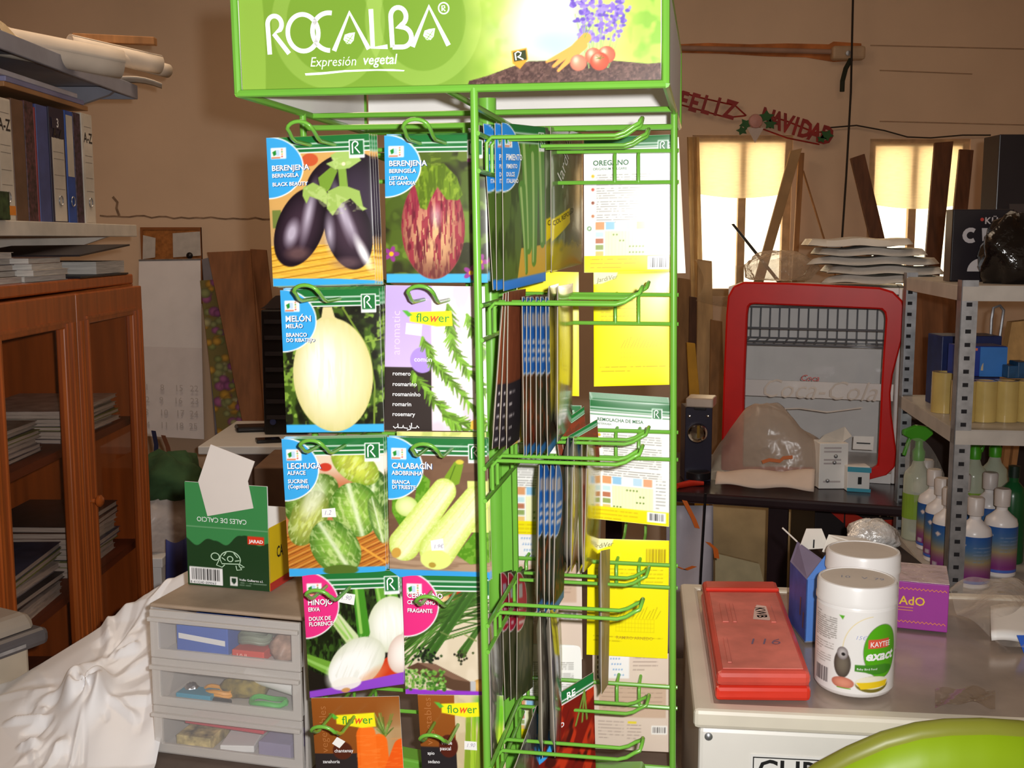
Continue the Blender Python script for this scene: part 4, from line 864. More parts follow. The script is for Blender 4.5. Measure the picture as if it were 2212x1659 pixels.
# third row, two hooks
NTH = ('first', 'second', 'third', 'fourth')
for k, (xa, xb) in enumerate(((1166, 1161), (1177, 1177), (1191, 1187), (1203, 1196))):
    packet('blue_tab_seed_packet', 'dark seed packet with a blue tab, %s from the left in the third row' % NTH[k], pe(xa, 1001, xb, 1326, xa + 22, 982, xb + 22, 1290, .18), p_blue(3., k + 12, (46, 54, 40)))
STY = ((44, 120, 205), (180, 176, 160), (60, 130, 205), (120, 140, 60), (196, 190, 110))
for k, (xa, xb, xr, xr2) in enumerate(((1228, 1226, 1246, 1243), (1240, 1234, 1256, 1252), (1247, 1252, 1268, 1270), (1258, 1260, 1282, 1280), (1270, 1262, 1302, 1296))):
    packet('bulb_seed_packet', 'glossy flower seed bag, %s from the left on the far hook of the third row' % (NTH + ('fifth',))[k], pe(xa, 945 + 8 * (k > 1), xb, 1236, xr, 938 + 8 * (k > 1), xr2, 1200, .165), p_bag(3., STY[k], ((110, 110, 50), (196, 176, 60), (120, 130, 50), (150, 70, 40), (200, 180, 50))[k], ((60, 50, 40), (200, 150, 40), (60, 60, 40), (206, 190, 60), (220, 196, 60))[k], 20 + k), bulge=.006, pm=BAGM)
for k, (P, s) in enumerate((([(1200, 922), (1262, 878), (1270, 990), (1212, 1016)], 'RE'), ([(1214, 950), (1290, 906), (1296, 1000), (1226, 1030)], ''))):
    packet('green_top_seed_packet', 'tilted seed packet with striped green top, %s of two above the third row' % ('upper', 'lower')[k], [at(x, y, (1.40, 1.43, 1.43, 1.40)[i]) for i, (x, y) in enumerate(P)], p_green_re(3., k), [('RE', 24, 34, 38, .02, WT)] if s else [])
# fourth row
for k, (xa, xb) in enumerate(((1083, 1092), (1099, 1105), (1119, 1117))):
    c = Canvas(180, 290, 2.6, (64, 72, 38)); c.put(c.th(c.n(18, 50, k), .5) * .5, (130, 120, 90)); c.ell(0, 66, 84, 68, (250, 240, 240)); c.ell(0, 66, 81, 65, (196, 40, 70)); c.rect(8, 26, 40, 58, (190, 180, 190)); c.textlines(8, 82, 70, 3, 16, (236, 200, 206), 8, k)
    packet('red_tab_seed_packet', 'red tabbed seed packet, %s of the three in the fourth row' % ('leftmost', 'middle', 'rightmost')[k], pe(xa, 1237, xb, 1512, xa + 34, 1228, xb + 34, 1484, .165), c)
for k, (xa, ya, xb, yb, xr, xr2, cc) in enumerate(((1056, 1326, 1063, 1640, 1086, 1082, (120, 116, 112)), (1168, 1320, 1173, 1638, 1188, 1188, (96, 88, 76)), (1188, 1318, 1200, 1636, 1206, 1212, (70, 74, 84)), (1206, 1315, 1210, 1500, 1244, 1238, (150, 140, 60)))):
    packet('silver_seed_packet', ('silvery seed packet hanging just right of the front post', 'grey brown seed packet, leftmost of the long three below the third row', 'dark grey seed packet, middle of the long three below the third row', 'yellowish seed bag, rightmost of the long three below the third row')[k],
           pe(xa, ya, xb, yb, xr, ya - 6, xr2, yb - 26, .178 if yb > 1600 else .12), p_bag(3., cc, cc, tuple(v * .8 for v in cc), 40 + k), bulge=.005, pm=BAGM)
packet('beige_seed_packet', 'thin beige seed packet hanging edge on before the yellow one', pe(1299, 1190, 1300, 1500, 1318, 1186, 1314, 1478, .178), p_bag(3., (206, 180, 110), (196, 170, 110), (190, 160, 110), 50), bulge=.003)
# fifth row
c = Canvas(180, 280, 2., (120, 24, 14)); c.put(c.th(c.n(30, 60, 3, .5), .5) * .8, (206, 60, 26)); c.put(c.th(c.n(24, 50, 13, .5), .64) * .9, (60, 16, 12)); c.rect(0, 0, 180, 30, (28, 112, 52)); c.rect(0, 22, 180, 25, (250, 250, 250)); c.rect(0, 30, 180, 33, (250, 250, 250)); c.ell(0, 84, 70, 66, (60, 160, 230))
for x in (120, 140, 155): c.line([(150, 30), (x, 100)], 5, (120, 150, 60))
packet('radish_seed_packet', 'seed packet of long red radishes tilted on the lowest hook', [at(1150, 1532, 1.33), at(1282, 1452, 1.38), at(1288, 1700, 1.38), at(1160, 1764, 1.33)], c, [('RE', 96, 26, 24, .02, WT), ('RABANITO', 6, 84, 16, .02, WT)])
packet('silver_seed_packet', 'clear silvery seed packet leaning on the lowest hook left of the radishes', [at(1112, 1660, 1.22), at(1160, 1524, 1.33), at(1168, 1780, 1.33), at(1090, 1900, 1.22)], p_bag(3., (96, 92, 90), (80, 78, 72), (120, 112, 96), 60), bulge=.006, pm=BAGM)
# ------------------------------------------------------------------ left side
UP = V3((0, 0, 1))
def floorext(Q, z=.0):
    # lower edge of a leaning board carried on down to the floor
    TL, TR, BR, BL = [V3(q) for q in Q]
    BL = TL + (BL - TL) * ((TL.z - z) / (TL.z - BL.z)); BR = TR + (BR - TR) * ((TR.z - z) / (TR.z - BR.z)); return [TL, TR, BR, BL]
def ring(mb, o, ex, ey, W, H, t, n):
    """connected rectangular frame: outer W x H, member width t, extruded along n"""
    ex, ey, n, o = V3(ex).normalized(), V3(ey).normalized(), V3(n), V3(o)
    P = [o, o + ex * W, o + ex * W + ey * H, o + ey * H]; Q = [o + ex * t + ey * t, o + ex * (W - t) + ey * t, o + ex * (W - t) + ey * (H - t), o + ex * t + ey * (H - t)]
    vs = P + Q + [p + n for p in P] + [p + n for p in Q]; fs = []
    for i in range(4):
        j = (i + 1) % 4; fs += [(i, j, 4 + j, 4 + i), (8 + i, 12 + i, 12 + j, 8 + j), (i, 8 + i, 8 + j, j), (4 + i, 4 + j, 12 + j, 12 + i)]
    return mb.add(vs, fs)
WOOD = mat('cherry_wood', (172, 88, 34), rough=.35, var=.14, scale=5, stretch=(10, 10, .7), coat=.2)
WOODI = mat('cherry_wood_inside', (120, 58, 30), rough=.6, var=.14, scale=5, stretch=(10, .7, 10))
GLASS = clear_glass('door_glass', (235, 225, 220), .02)
XF, Y0, Y1, ZC = -.95, 2.035, 2.915, 1.41
cab = thing('glass_cabinet', 'reddish wooden cabinet with two glass doors', 'cabinet', (-1.17, 2.47, 0))
MB().box(-1.40, XF - .02, Y0, Y1, ZC - .025, ZC).build('top_board', WOOD, cab, bevel=.004)
for y in (Y0, Y1 - .02): MB().box(-1.40, XF - .022, y, y + .02, 0, ZC - .025).build('side_panel', WOOD, cab)
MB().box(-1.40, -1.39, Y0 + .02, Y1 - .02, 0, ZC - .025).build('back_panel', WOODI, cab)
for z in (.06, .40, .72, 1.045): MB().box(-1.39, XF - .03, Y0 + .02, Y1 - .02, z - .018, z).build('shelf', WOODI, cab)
ym = (Y0 + Y1) / 2
for a, b, kn in ((Y0, ym - .001, ym - .03), (ym + .001, Y1, ym + .03)):
    d = MB(); ring(d, (XF, a, .04), (0, 1, 0), UP, b - a, ZC - .03 - .04, .07, (-.02, 0, 0)); d = d.build('door', WOOD, cab, bevel=.003)
    MB().poly([(XF - .01, a + .065, .105), (XF - .01, b - .065, .105), (XF - .01, b - .065, ZC - .095), (XF - .01, a + .065, ZC - .095)]).build('glass_pane', GLASS, d)
    for y in (a + .016, a + .030, a + .058, b - .058, b - .030, b - .016): MB().box(XF - .001, XF + .004, y - .003, y + .003, .10, ZC - .09).build('moulding', WOOD, d)
    for z in (.095, ZC - .085): MB().box(XF - .001, XF + .004, a + .05, b - .05, z - .003, z + .003).build('moulding', WOOD, d)
c = atx(186, 1090, XF + .002); MB().lathe((XF + .002, ym + .03, c.z), [(.005, 0), (.005, .008), (.013, .014), (.014, .020), (.008, .026), (0.0, .027)], 14, ax=(1, 0, 0)).build('knob', WOOD, cab, smooth=True)
# -- magazines
MC = [(190, 186, 180), (60, 62, 70), (206, 200, 190), (120, 140, 60), (150, 150, 160), (196, 190, 186), (70, 80, 110), (210, 205, 200), (90, 60, 50), (170, 176, 170)]
def mag(label, x0, x1, y0, y1, z, th, rgb, group, yaw=0., name='magazine', sag=0.):
    t = thing(name, label, 'magazine', ((x0 + x1) / 2, (y0 + y1) / 2, z), group)
    cx_, cy_ = (x0 + x1) / 2, (y0 + y1) / 2; cc, ss = math.cos(yaw), math.sin(yaw)
    def tr(x, y, z): x -= cx_; y -= cy_; return V3((cx_ + x * cc - y * ss, cy_ + x * ss + y * cc, z + sag * (y / max(.01, (y1 - y0))) ** 2))
    ex, ey = V3((cc, ss, 0)), V3((-ss, cc, 0))
    MB().hexa(tr(x0 + .003, y0 + .003, z + .0008), ex * (x1 - x0 - .006), ey * (y1 - y0 - .006), UP * (th - .0016)).build('page_block', mat('page_edges', (196, 190, 182), rough=.8, var=.12, scale=300, stretch=(.05, .05, 1)), t)
    for zz in (z, z + th - .0008): MB().hexa(tr(x0, y0, zz), ex * (x1 - x0), ey * (y1 - y0), UP * .0008).build('cover', mat('cover_%d_%d_%d' % tuple(rgb), rgb, rough=.35, var=.2, scale=25), t)
    return t
ORD = ('bottom', 'second', 'third', 'fourth', 'fifth', 'sixth', 'seventh', 'eighth', 'ninth', 'tenth', 'eleventh', 'topmost')
def stack(x0, x1, y0, y1, z, n, th, where, seed, group):
    rr = random.Random(seed)
    for k in range(n):
        mag('%s magazine up in the %s' % (ORD[k] if k < n - 1 else 'topmost', where) if k else 'bottom magazine in the %s' % where, x0 + rr.uniform(-.01, .01), x1 + rr.uniform(-.012, .008), y0 + rr.uniform(-.012, .012), y1 + rr.uniform(-.012, .012), z, th, MC[(k * 3 + seed) % len(MC)], group, rr.uniform(-.05, .05)); z += th + .0004
    return z
stack(-1.25, -1.02, 2.12, 2.42, 1.0455, 7, .009, 'pile behind the left glass door', 1, 'magazines in the cabinet')
stack(-1.22, -.99, 2.50, 2.80, 1.0455, 8, .0085, 'pile on the upper shelf behind the right door', 4, 'magazines in the cabinet')
stack(-1.24, -1.0, 2.16, 2.44, .7205, 9, .012, 'white pile on the lower shelf behind the left door', 2, 'magazines in the cabinet')
stack(-1.23, -1.0, 2.54, 2.82, .7205, 9, .013, 'coloured pile on the lower shelf behind the right door', 7, 'magazines in the cabinet')
t = thing('carton', 'long white carton with green print low behind the left glass door', 'carton', (-1.08, 2.24, .4005)); m = MB(); m.box(-1.20, -.99, 2.08, 2.40, .401, .52); m.build('box', WHITE, t, bevel=.002)
mp_ = frame_map((-.9895, 2.09, .43), (0, 1, 0), UP); mm = MB()
for k in range(5): stroke(mm, [(.02, .02 + k * .012), (.08 - .008 * (k % 3), .02 + k * .012)], .004, mp_, .0005)
mm.build('lettering', ink((70, 90, 70)), t)
# -- things on top of the cabinet
zt = ZC + .0005
def pile(label, px0, px1, X, D, n, th, seed, ln=.28, dp=.20):
    pass
z = stack(-1.24, -1.00, 2.06, 2.32, zt, 5, .012, 'paper pile at the left end of the cabinet top', 5, 'magazines on the cabinet top')
z = stack(-1.22, -.985, 2.34, 2.52, zt, 4, .012, 'low pile in the middle of the cabinet top', 9, 'magazines on the cabinet top')
t = thing('ring_binder', 'open black ring binder lying flat with white pages on the cabinet top', 'binder', (-1.1, 2.72, zt))
bm = mat('black_binder', (28, 22, 30), rough=.45, var=.1)
MB().box(-1.27, -.97, 2.56, 2.88, zt, zt + .004).build('cover', bm, t); MB().hexa((-1.27, 2.56, zt + .045), (.30, 0, .004), (0, .34, .022), (0, 0, .004)).build('cover', bm, t)
MB().box(-1.274, -1.268, 2.56, 2.88, zt, zt + .052).build('spine', bm, t); MB().box(-1.25, -.985, 2.70, 2.895, zt + .005, zt + .034).build('page_block', mat('page_edges'), t)
# -- upper and lower wall shelves
XS = -1.10
def wshelf(name, label, z, th, m_, y1):
    t = thing(name, label, 'shelf', (-1.3, 2.4, z))
    MB().box(-1.548, XS, 1.2, y1, z - .006, z).build('board', m_, t)
    MB().box(XS - .004, XS + .004, 1.2, y1 + .004, z - th, z + .004).build('front_lip', m_, t, bevel=.002); MB().box(-1.548, XS - .004, y1 - .004, y1 + .004, z - th, z + .004).build('end_lip', m_, t)
    for y in (1.5, 2.5, y1 - .06): MB().slab([(-1.545, y, z - .008), (XS + .03 - .06, y, z - .008), (XS - .06, y, z - .03), (-1.545, y, z - .16)], (0, .02, 0)).build('bracket', m_, t)
    return t
wshelf('wall_shelf', 'grey metal wall shelf loaded with paper rolls, upper of the two', 1.94, .036, GREYP, 3.40)
wshelf('wall_shelf', 'cream white wall shelf carrying the row of ring binders', 1.535, .030, mat('cream_paint', (222, 214, 200), rough=.5), 3.34)
# -- ring binders
def binder(label, p0, p1, ytop, rgb, lab=None, txt=None, mark=None, X=-1.118, name='ring_binder', marble=False):
    ya, yb = X * F / (p0 - CX), X * F / (p1 - CX); h = atx((p0 + p1) / 2, ytop, X).z - 1.536; h = max(.24, min(h, .298)); z = 1.5365
    t = thing(name, label, 'binder', ((X - 1.38) / 2, (ya + yb) / 2, z), 'ring binders on the wall shelf')
    mm_ = mat('binder_%d_%d_%d' % tuple(rgb), rgb, rough=.5, var=.5 if marble else .1, scale=90 if marble else 20, dark=(16, 10, 14) if marble else None)
    MB().box(-1.38, X, ya + .001, yb - .001, z, z + h).build('cover', mm_, t, bevel=.002)
    M_ = frame_map((X, ya, z), (0, 1, 0), UP); W_ = yb - ya
    if lab:
        l0, l1 = lab; MB().hexa((X + .0002, ya + W_ * .12, z + h * l0), (.0006, 0, 0), (0, W_ * .76, 0), (0, 0, h * (l1 - l0))).build('spine_label', mat('label_cream', (214, 204, 188), rough=.7), t)
    r = min(.012, W_ * .24); c_ = M_(W_ * .5, h * .2, .001)
    if lab: MB().tube([c_ + V3((.001, r * math.cos(q), r * math.sin(q))) for q in [2 * math.pi * i / 16 for i in range(17)]], .0016, 6, caps=False).build('finger_ring', METAL, t, smooth=True)
    if txt:
        mm = MB(); text(mm, txt, M_, W_ * .5, h * .74 if txt != '3' else h * .8, min(.036, W_ * .48), .0012, bold=.02, align='CENTER'); mm.build('lettering', INKK, t)
        mm = MB()
        for q in (.88, .62, .56, .42, .3): stroke(mm, [(W_ * .18, h * q), (W_ * .82, h * q)], .0012, M_, .0011)
        mm.build('ruled_lines', ink((120, 112, 104)), t, kind='stuff')
    if mark:
        MB().hexa(M_(W_ * .14, h * .82, .0012), (0.0004, 0, 0), (0, W_ * .72, 0), (0, 0, h * .09)).build('label_band', ink((40, 36, 62)), t); mm = MB(); text(mm, mark, M_, W_ * .5, h * .835, .03, .002, bold=.02, align='CENTER'); mm.build('lettering', INKW, t)
CR = (214, 204, 188)
binder('cream A-Z ring binder cut by the left picture edge', -18, 13.5, 212, CR, (.02, .98), 'A-Z')
binder('cream A-Z ring binder, second from the left picture edge', 14, 47, 218, CR, (.02, .98), 'A-Z')
binder('plain brown ring binder without a label', 48, 74, 222, (108, 78, 58))
binder('dark marbled ring binder right of the brown one', 75, 95, 226, (84, 50, 56), marble=True)
binder('thin red folder squeezed left of the blue binder', 95.5, 99, 238, (140, 40, 40), name='folder')
binder('plain dull blue ring binder', 99.5, 124, 234, (72, 84, 140))
binder('ring binder with a numbered dark band and A-Z label', 126, 159, 240, (40, 36, 62), (.02, .74), 'A-Z', '3')
binder('bright blue ring binder with a narrow white label', 160, 177, 246, (40, 84, 170), (.42, .96), None)
binder('thin dark marbled ring binder beside the last cream one', 178, 193, 250, (70, 50, 70), marble=True)
binder('cream A-Z ring binder at the right end of the row', 195, 217.5, 252, CR, (.02, .98), 'A-Z')
t = thing('small_carton', 'small camouflage green carton before the leftmost binders', 'carton', (-1.09, 2.5, 1.5395)); ya, yb = 1.09 * F / 1106, 1.09 * F / 1076
m = MB(); m.box(-1.116, -1.085, ya - .02, yb, 1.5395, 1.60); tag(t, t['label'], 'carton'); m.build('box', mat('camouflage', (58, 76, 40), rough=.7, var=.5, scale=40), t, bevel=.002)
MB().hexa((-1.0848, yb - .004, 1.55), (.0005, 0, 0), (0, .03, 0), (0, 0, .02)).build('orange_patch', ink((236, 140, 40)), t)
for k, (p0, p1, yy, th, rgb, lab) in enumerate(((40, 214, 233, .012, (176, 128, 84), 'tan folder lying on the binders, lowest'), (44, 212, 226, .012, (150, 150, 190), 'lilac folder lying on the binders, middle'), (-30, 205, 214, .012, (206, 204, 214), 'pale grey folder lying on the binders, top'))):
    X = -1.125; ya, yb = X * F / (p0 - CX), X * F / (p1 - CX); z = 1.836 + k * .0125
    o = MB().box(-1.40, X - .004, ya, yb - .02 * k, z, z + th).build('document_folder', mat('folder_%d' % k, rgb, rough=.5, var=.06), bevel=.002); tag(o, lab, 'folder')
# -- rolls and boards on the upper shelf
RP = mat('rolled_paper', (226, 212, 194), rough=.75, var=.05)
def roll(label, a, b, r, seed=0):
    a, b = V3(a), V3(b); d = (b - a).normalized(); s1 = d.cross(UP).normalized(); s2 = s1.cross(d); L_ = (b - a).length
    def fn(u, v):
        q = u * 4.2 * math.pi + seed; rad = r * (1 - .13 * u * 1.2); return a + d * (L_ * v) + (s1 * math.cos(q) + s2 * math.sin(q)) * rad
    return tag(MB().grid(fn, 60, 6).build('paper_roll', RP, smooth=True, solid=.0012), label, 'paper roll')
roll('thick cream paper roll on the upper shelf, open end toward the room', at(-60, 78, 2.75), at(262, 140, 2.95), .036)
roll('slimmer paper roll lying behind the thick one and jutting past the shelf end', at(150, 96, 3.25), at(345, 140, 3.45), .028, 1.)
roll('thin paper tube with a capped looking end beyond the shelf end', at(230, 118, 3.30), at(362, 153, 3.52), .021, 2.)
m = MB(); a, b = at(165, 92, 3.34), at(340, 100, 3.44); m.hexa(a, b - a, (0, -.03, 0), (0, 0, .022)); tag(m.build('wood_strip', PLY, bevel=.002), 'flat wooden strip lying behind the paper rolls on the upper shelf', 'wood strip')
m = MB(); m.grid(lambda u, v: at(60 + 290 * u, 122 + 62 * u + (10 + 14 * (1 - u)) * v, 3.15 + .25 * u + .05 * v) + V3((0, 0, .01 * math.sin(9 * u))), 16, 4); tag(m.build('paper_sheet', RP, smooth=True, solid=.003), 'curled paper sheets under the rolls poking past the shelf end', 'paper')
m = MB(); rr = random.Random(4); m.grid(lambda u, v: V3((-1.12 - .22 * v + .02 * math.sin(7 * u), 2.30 + .62 * u, 1.948 + .085 * math.sin(math.pi * v) ** .7 * (.5 + .5 * math.sin(math.pi * min(1, u * 1.1)) ** .4) * (1 - .4 * u) + .012 * math.sin(23 * u + 5 * v))), 30, 12)
tag(m.build('plastic_bundle', film('dusty_film', (206, 186, 150), .7, .3, .6), smooth=True), 'crumpled dusty plastic bundle at the left of the upper shelf', 'bundle')
# -- cork board with pinned notes, calendar
t = thing('cork_board', 'small framed cork board with pinned notes on the back wall', 'notice board', at(370, 560, BW - .01))
a, b = at(303, 491, BW - .02), at(436, 566, BW - .02); MB().box(a.x, b.x, BW - .018, BW - .006, b.z - .2, a.z).build('cork', mat('cork', (176, 112, 56), rough=.9, var=.15, scale=60), t)
m = MB(); ring(m, (a.x, BW - .024, b.z - .2), (1, 0, 0), UP, b.x - a.x, a.z - b.z + .2, .012, (0, .02, 0)); m.build('frame', mat('oak_frame', (150, 90, 40), rough=.6), t)
def note(label, P, D=BW - .03, m_=None):
    mm = MB(); pts = [at(x, y, D) for x, y in P]; mm.slab(pts, (0, .001, 0)); return tag(mm.build('paper_note', m_ or PAPER), label, 'note')
note('small tilted note at the left of the cork board', [(309, 508), (336, 514), (335, 556), (308, 560)]); note('larger white note with a black pin on the cork board', [(373, 504), (432, 500), (434, 552), (374, 556)])
m = MB(); m.lathe(at(411, 552, BW - .035), [(.0, 0), (.012, 0), (.016, .012), (.008, .02), (0, .021)], 12, ax=(0, -1, 0)); tag(m.build('black_pin', BLACKP, smooth=True), 'black round pin head at the lower edge of the cork board note', 'pin')
t = thing('wall_calendar', 'large white two page wall calendar beyond the wooden cabinet', 'calendar', at(372, 948, BW - .06))
P = [(300, 563), (433, 561), (436, 752), (298, 748)]; mm = MB(); mm.slab([at(x, y, BW - .06) for x, y in P], (0, .003, 0)); mm.build('upper_page', mat('calendar_paper', (252, 248, 248), rough=.7, var=.02), t)
P = [(298, 748), (436, 752), (441, 949), (300, 941)]; mm = MB(); pts = [at(x, y, BW - (.06 if y < 800 else .09)) for x, y in P]; mm.slab(pts, (0, .004, 0)); mm.build('lower_page', mat('calendar_paper2', (238, 232, 232), rough=.7, var=.03), t)
mm = MB(); rr = random.Random(3)
for j in range(4):
    for i in range(4):
        p = at(314 + i * 32 + rr.uniform(-2, 2), 842 + j * 27 + i * 1.2, BW - .094); text(mm, str(1 + i * 7 + j), lambda x, y, h: V3((p.x + x, p.y - .001 + .0 * y, p.z + y)), 0, 0, .042, 0, bold=.0)
mm.build('faint_dates', ink((204, 196, 193)), t, kind='stuff')
MB().tube([at(300, 562, BW - .062), at(434, 560, BW - .062)], .004, 6).build('binding', METAL, t)
# -- leaning boards, floral panel, tower, desk
m = MB(); m.slab(floorext([at(436, 560, 5.36), at(452, 556, 5.36), at(520, 1010, 5.24), at(470, 1010, 5.24)]), (0, .02, 0)); tag(m.build('grey_board', mat('grey_board', (128, 124, 132), rough=.6)), 'narrow grey board leaning behind the floral panel', 'board')
c = Canvas(110, 560, 2.4, (120, 110, 60)); rr = random.Random(6)
for k in range(350):
    x, y, r = rr.uniform(0, 110), rr.uniform(0, 560), rr.uniform(6, 11); cc = rr.choice([(196, 150, 50), (140, 150, 84), (170, 96, 150), (206, 160, 60), (150, 156, 100), (156, 84, 140), (186, 180, 130)])
    c.ball(x, y, r, r * .9, cc, tuple(v * .6 for v in cc))
t = thing('floral_panel', 'panel printed with yellow, pink and green flowers leaning on the wall', 'panel', at(490, 960, 4.98))
Q = floorext([at(432, 606, 5.28), at(560, 596, 5.28), at(600, 966, 5.14), at(474, 972, 5.14)]); n = (Q[1] - Q[0]).cross(Q[0] - Q[3]).normalized(); MB().slab([q - n * .002 for q in Q], n * -.012).build('backing', CARD, t); c.sheet('floral_print', bilin(Q, n, 0), t, print_mat('matte_print', .7, 0))
for k, (P, Da, Db, lab) in enumerate((([(447, 545), (541, 541), (570, 920), (545, 940)], 5.1, 4.98, 'wide brown plywood board leaning before the floral panel'), ([(540, 538), (575, 540), (620, 940), (575, 940)], 5.24, 5.1, 'narrow brown board leaning behind the wide plywood'))):
    Q = [at(P[0][0], P[0][1], Da), at(P[1][0], P[1][1], Da), at(P[2][0], P[2][1], Db), at(P[3][0], P[3][1], Db)]; m = MB(); m.slab(floorext(Q), (0, .018, 0)); tag(m.build('plywood_board', mat('plywood_dark', (142, 92, 56), rough=.65, var=.14, scale=5, stretch=(7, 7, .6)), bevel=.002), lab, 'board')
t = thing('desk', 'white topped desk behind the stand, left of the lettuce packets', 'desk', (-.85, 4.3, 0)); a = at(470, 962, 4.0)
zd = a.z; MB().box(-1.12, -.45, 3.98, 4.55, zd - .03, zd).build('desk_top', TRIMW, t, bevel=.004)
MB().box(-1.08, -.50, 4.0, 4.5, .08, zd - .03).build('drawer_pedestal', mat('desk_brown', (110, 84, 70), rough=.6), t)
for x in (-1.09, -.52): MB().box(x, x + .04, 4.02, 4.5, 0, .08).build('foot', BLACKP, t)
t = thing('computer_tower', 'tall black computer tower standing on the white desk', 'computer', at(590, 945, 4.3)); a, b = at(567, 668, 4.25), at(640, 945, 4.25)
MB().box(a.x, b.x + .05, 4.22, 4.52, zd + .001, a.z).build('case', BLACKP, t, bevel=.006)
for k in range(7): MB().box(a.x + .012, b.x + .03, 4.214, 4.22, zd + .06 + k * .06, zd + .075 + k * .06).build('vent_slot', mat('dark_grey', (48, 44, 50), rough=.5), t)
MB().lathe((a.x + .035, 4.219, zd + .05), [(.012, 0), (.012, .004), (0, .005)], 12, ax=(0, -1, 0)).build('power_button', mat('dull_blue', (50, 60, 110), rough=.4), t)
m = MB(); m.grid(lambda u, v: V3((a.x - .01 + .16 * u, 4.25 + .2 * v, a.z + .002 + .05 * math.sin(math.pi * u) * math.sin(math.pi * v) * (1 + .3 * math.sin(9 * u)))), 12, 10); tag(m.build('black_cloth', mat('black_cloth', (40, 30, 32), rough=.9), smooth=True), 'crumpled black cloth on top of the computer tower', 'cloth')
t = thing('mobile_phone', 'dark phone lying on the front of the white desk', 'phone', at(583, 968, 4.05)); p = at(583, 968, 4.06); MB().hexa((p.x - .04, p.y - .03, zd + .0005), (.085, .02, 0), (-.02, .06, 0), (0, 0, .012)).build('case', BLACKP, t, bevel=.003)
MB().hexa((p.x - .034, p.y - .024, zd + .0125), (.073, .017, 0), (-.017, .048, 0), (0, 0, .0008)).build('screen', mat('screen_glass', (30, 24, 28), rough=.1), t)
m = MB(); p = at(545, 952, 4.3); m.hexa((p.x - .05, p.y - .04, zd + .0005), (.16, .03, 0), (-.03, .09, 0), (0, 0, .02)); tag(m.build('black_pouch', BLACKP, bevel=.008), 'flat black pouch on the desk beside the phone', 'pouch')
m = MB(); a, b = at(548, 1010, 3.4), at(640, 1240, 3.4); m.box(a.x, b.x, 3.4, 3.7, 0, a.z); tag(m.build('cardboard_box', mat('dull_card', (120, 92, 72), rough=.85), bevel=.004), 'tall brown cardboard carton on the floor behind the green turtle box', 'carton')
# -- bags beyond the cabinet
t = thing('white_carton', 'white lidded carton standing beyond the wooden cabinet', 'carton', at(340, 1260, 3.3)); a, b = at(300, 1205, 3.3), at(352, 1320, 3.3)
MB().box(a.x - .1, b.x, 3.3, 3.6, 0, a.z - .03).build('box', WHITE, t, bevel=.003); MB().box(a.x - .105, b.x + .006, 3.294, 3.606, a.z - .03, a.z).build('lid', WHITE, t, bevel=.003); zc = a.z
def blob(name, label, cat, c, rx, ry, rz, m_, seed=1, amp=.2, n=28, flatb=True, **k):
    rr = random.Random(seed); ph = [rr.uniform(0, 6) for _ in range(8)]; mm = MB(); c = V3(c)
    def fn(u, v):
        a, b = 2 * math.pi * u, math.pi * (v - .5); x, y, z = math.cos(a) * math.cos(b), math.sin(a) * math.cos(b), math.sin(b)
        f = 1 + amp * (math.sin(3 * a + ph[0] + 2 * b) * .4 + math.sin(5 * a - 3 * b + ph[1]) * .3 + math.sin(9 * a + ph[2]) * .15 * math.cos(b) + math.sin(7 * b + 4 * a + ph[3]) * .3 + .12 * math.sin(17 * a + 11 * b + ph[4])) * math.cos(b) ** .5 if abs(math.cos(b)) > 1e-6 else 1
        zz = z * f; 
        if flatb: zz = max(zz, -.62)
        return c + V3((x * f * rx, y * f * ry, zz * rz))
    mm.grid(fn, n, n // 2); return tag(mm.build(name, m_, smooth=True, ang=75, **k), label, cat)
p = at(350, 1150, 3.42); blob('white_sack', 'white plastic sack slumped on the white carton beyond the cabinet', 'sack', (p.x - .02, 3.44, zc + .075), .12, .12, .12, film('milky_film', (226, 214, 206), .75, .35, .6), 3, .18)
p = at(372, 1050, 3.42); blob('green_bag', 'dark green cloth bag resting on the white sack', 'bag', (p.x - .02, 3.44, zc + .21), .115, .10, .085, mat('green_cloth', (62, 92, 54), rough=.9, var=.2), 5, .3)
p = at(385, 1220, 3.28); m = MB(); m.grid(lambda u, v: at(358 + 62 * u, 1165 + 8 * math.sin(5 * u) + 490 * v, 3.20 + .03 * math.sin(6 * u + v) - .05 * math.sin(math.pi * u)), 14, 10); tag(m.build('blue_bag', mat('navy_fabric', (60, 66, 128), rough=.7, var=.12), smooth=True, solid=.004), 'dark blue bag standing left of the green turtle box', 'bag')
for k, (P, cc, lab) in enumerate((([(331, 930), (337, 960), (336, 990), (325, 1010), (312, 1030)], (36, 34, 66), 'dark blue bag strap hanging below the calendar'), ([(352, 940), (362, 965), (368, 1000), (360, 1030)], (120, 66, 36), 'brown leather strap hanging below the calendar'), ([(306, 980), (314, 1005), (322, 1030)], (36, 34, 66), 'short dark strap end beside the cabinet edge'))):
    m = MB(); n_ = len(P); vs = []
    for x, y in P: vs += [at(x - 4, y, 3.5), at(x + 5, y + 1, 3.5)]
    m.add(vs, [(2 * i, 2 * i + 1, 2 * i + 3, 2 * i + 2) for i in range(n_ - 1)]); tag(m.build('bag_strap', mat('strap_%d' % k, cc, rough=.8), solid=.004), lab, 'strap')
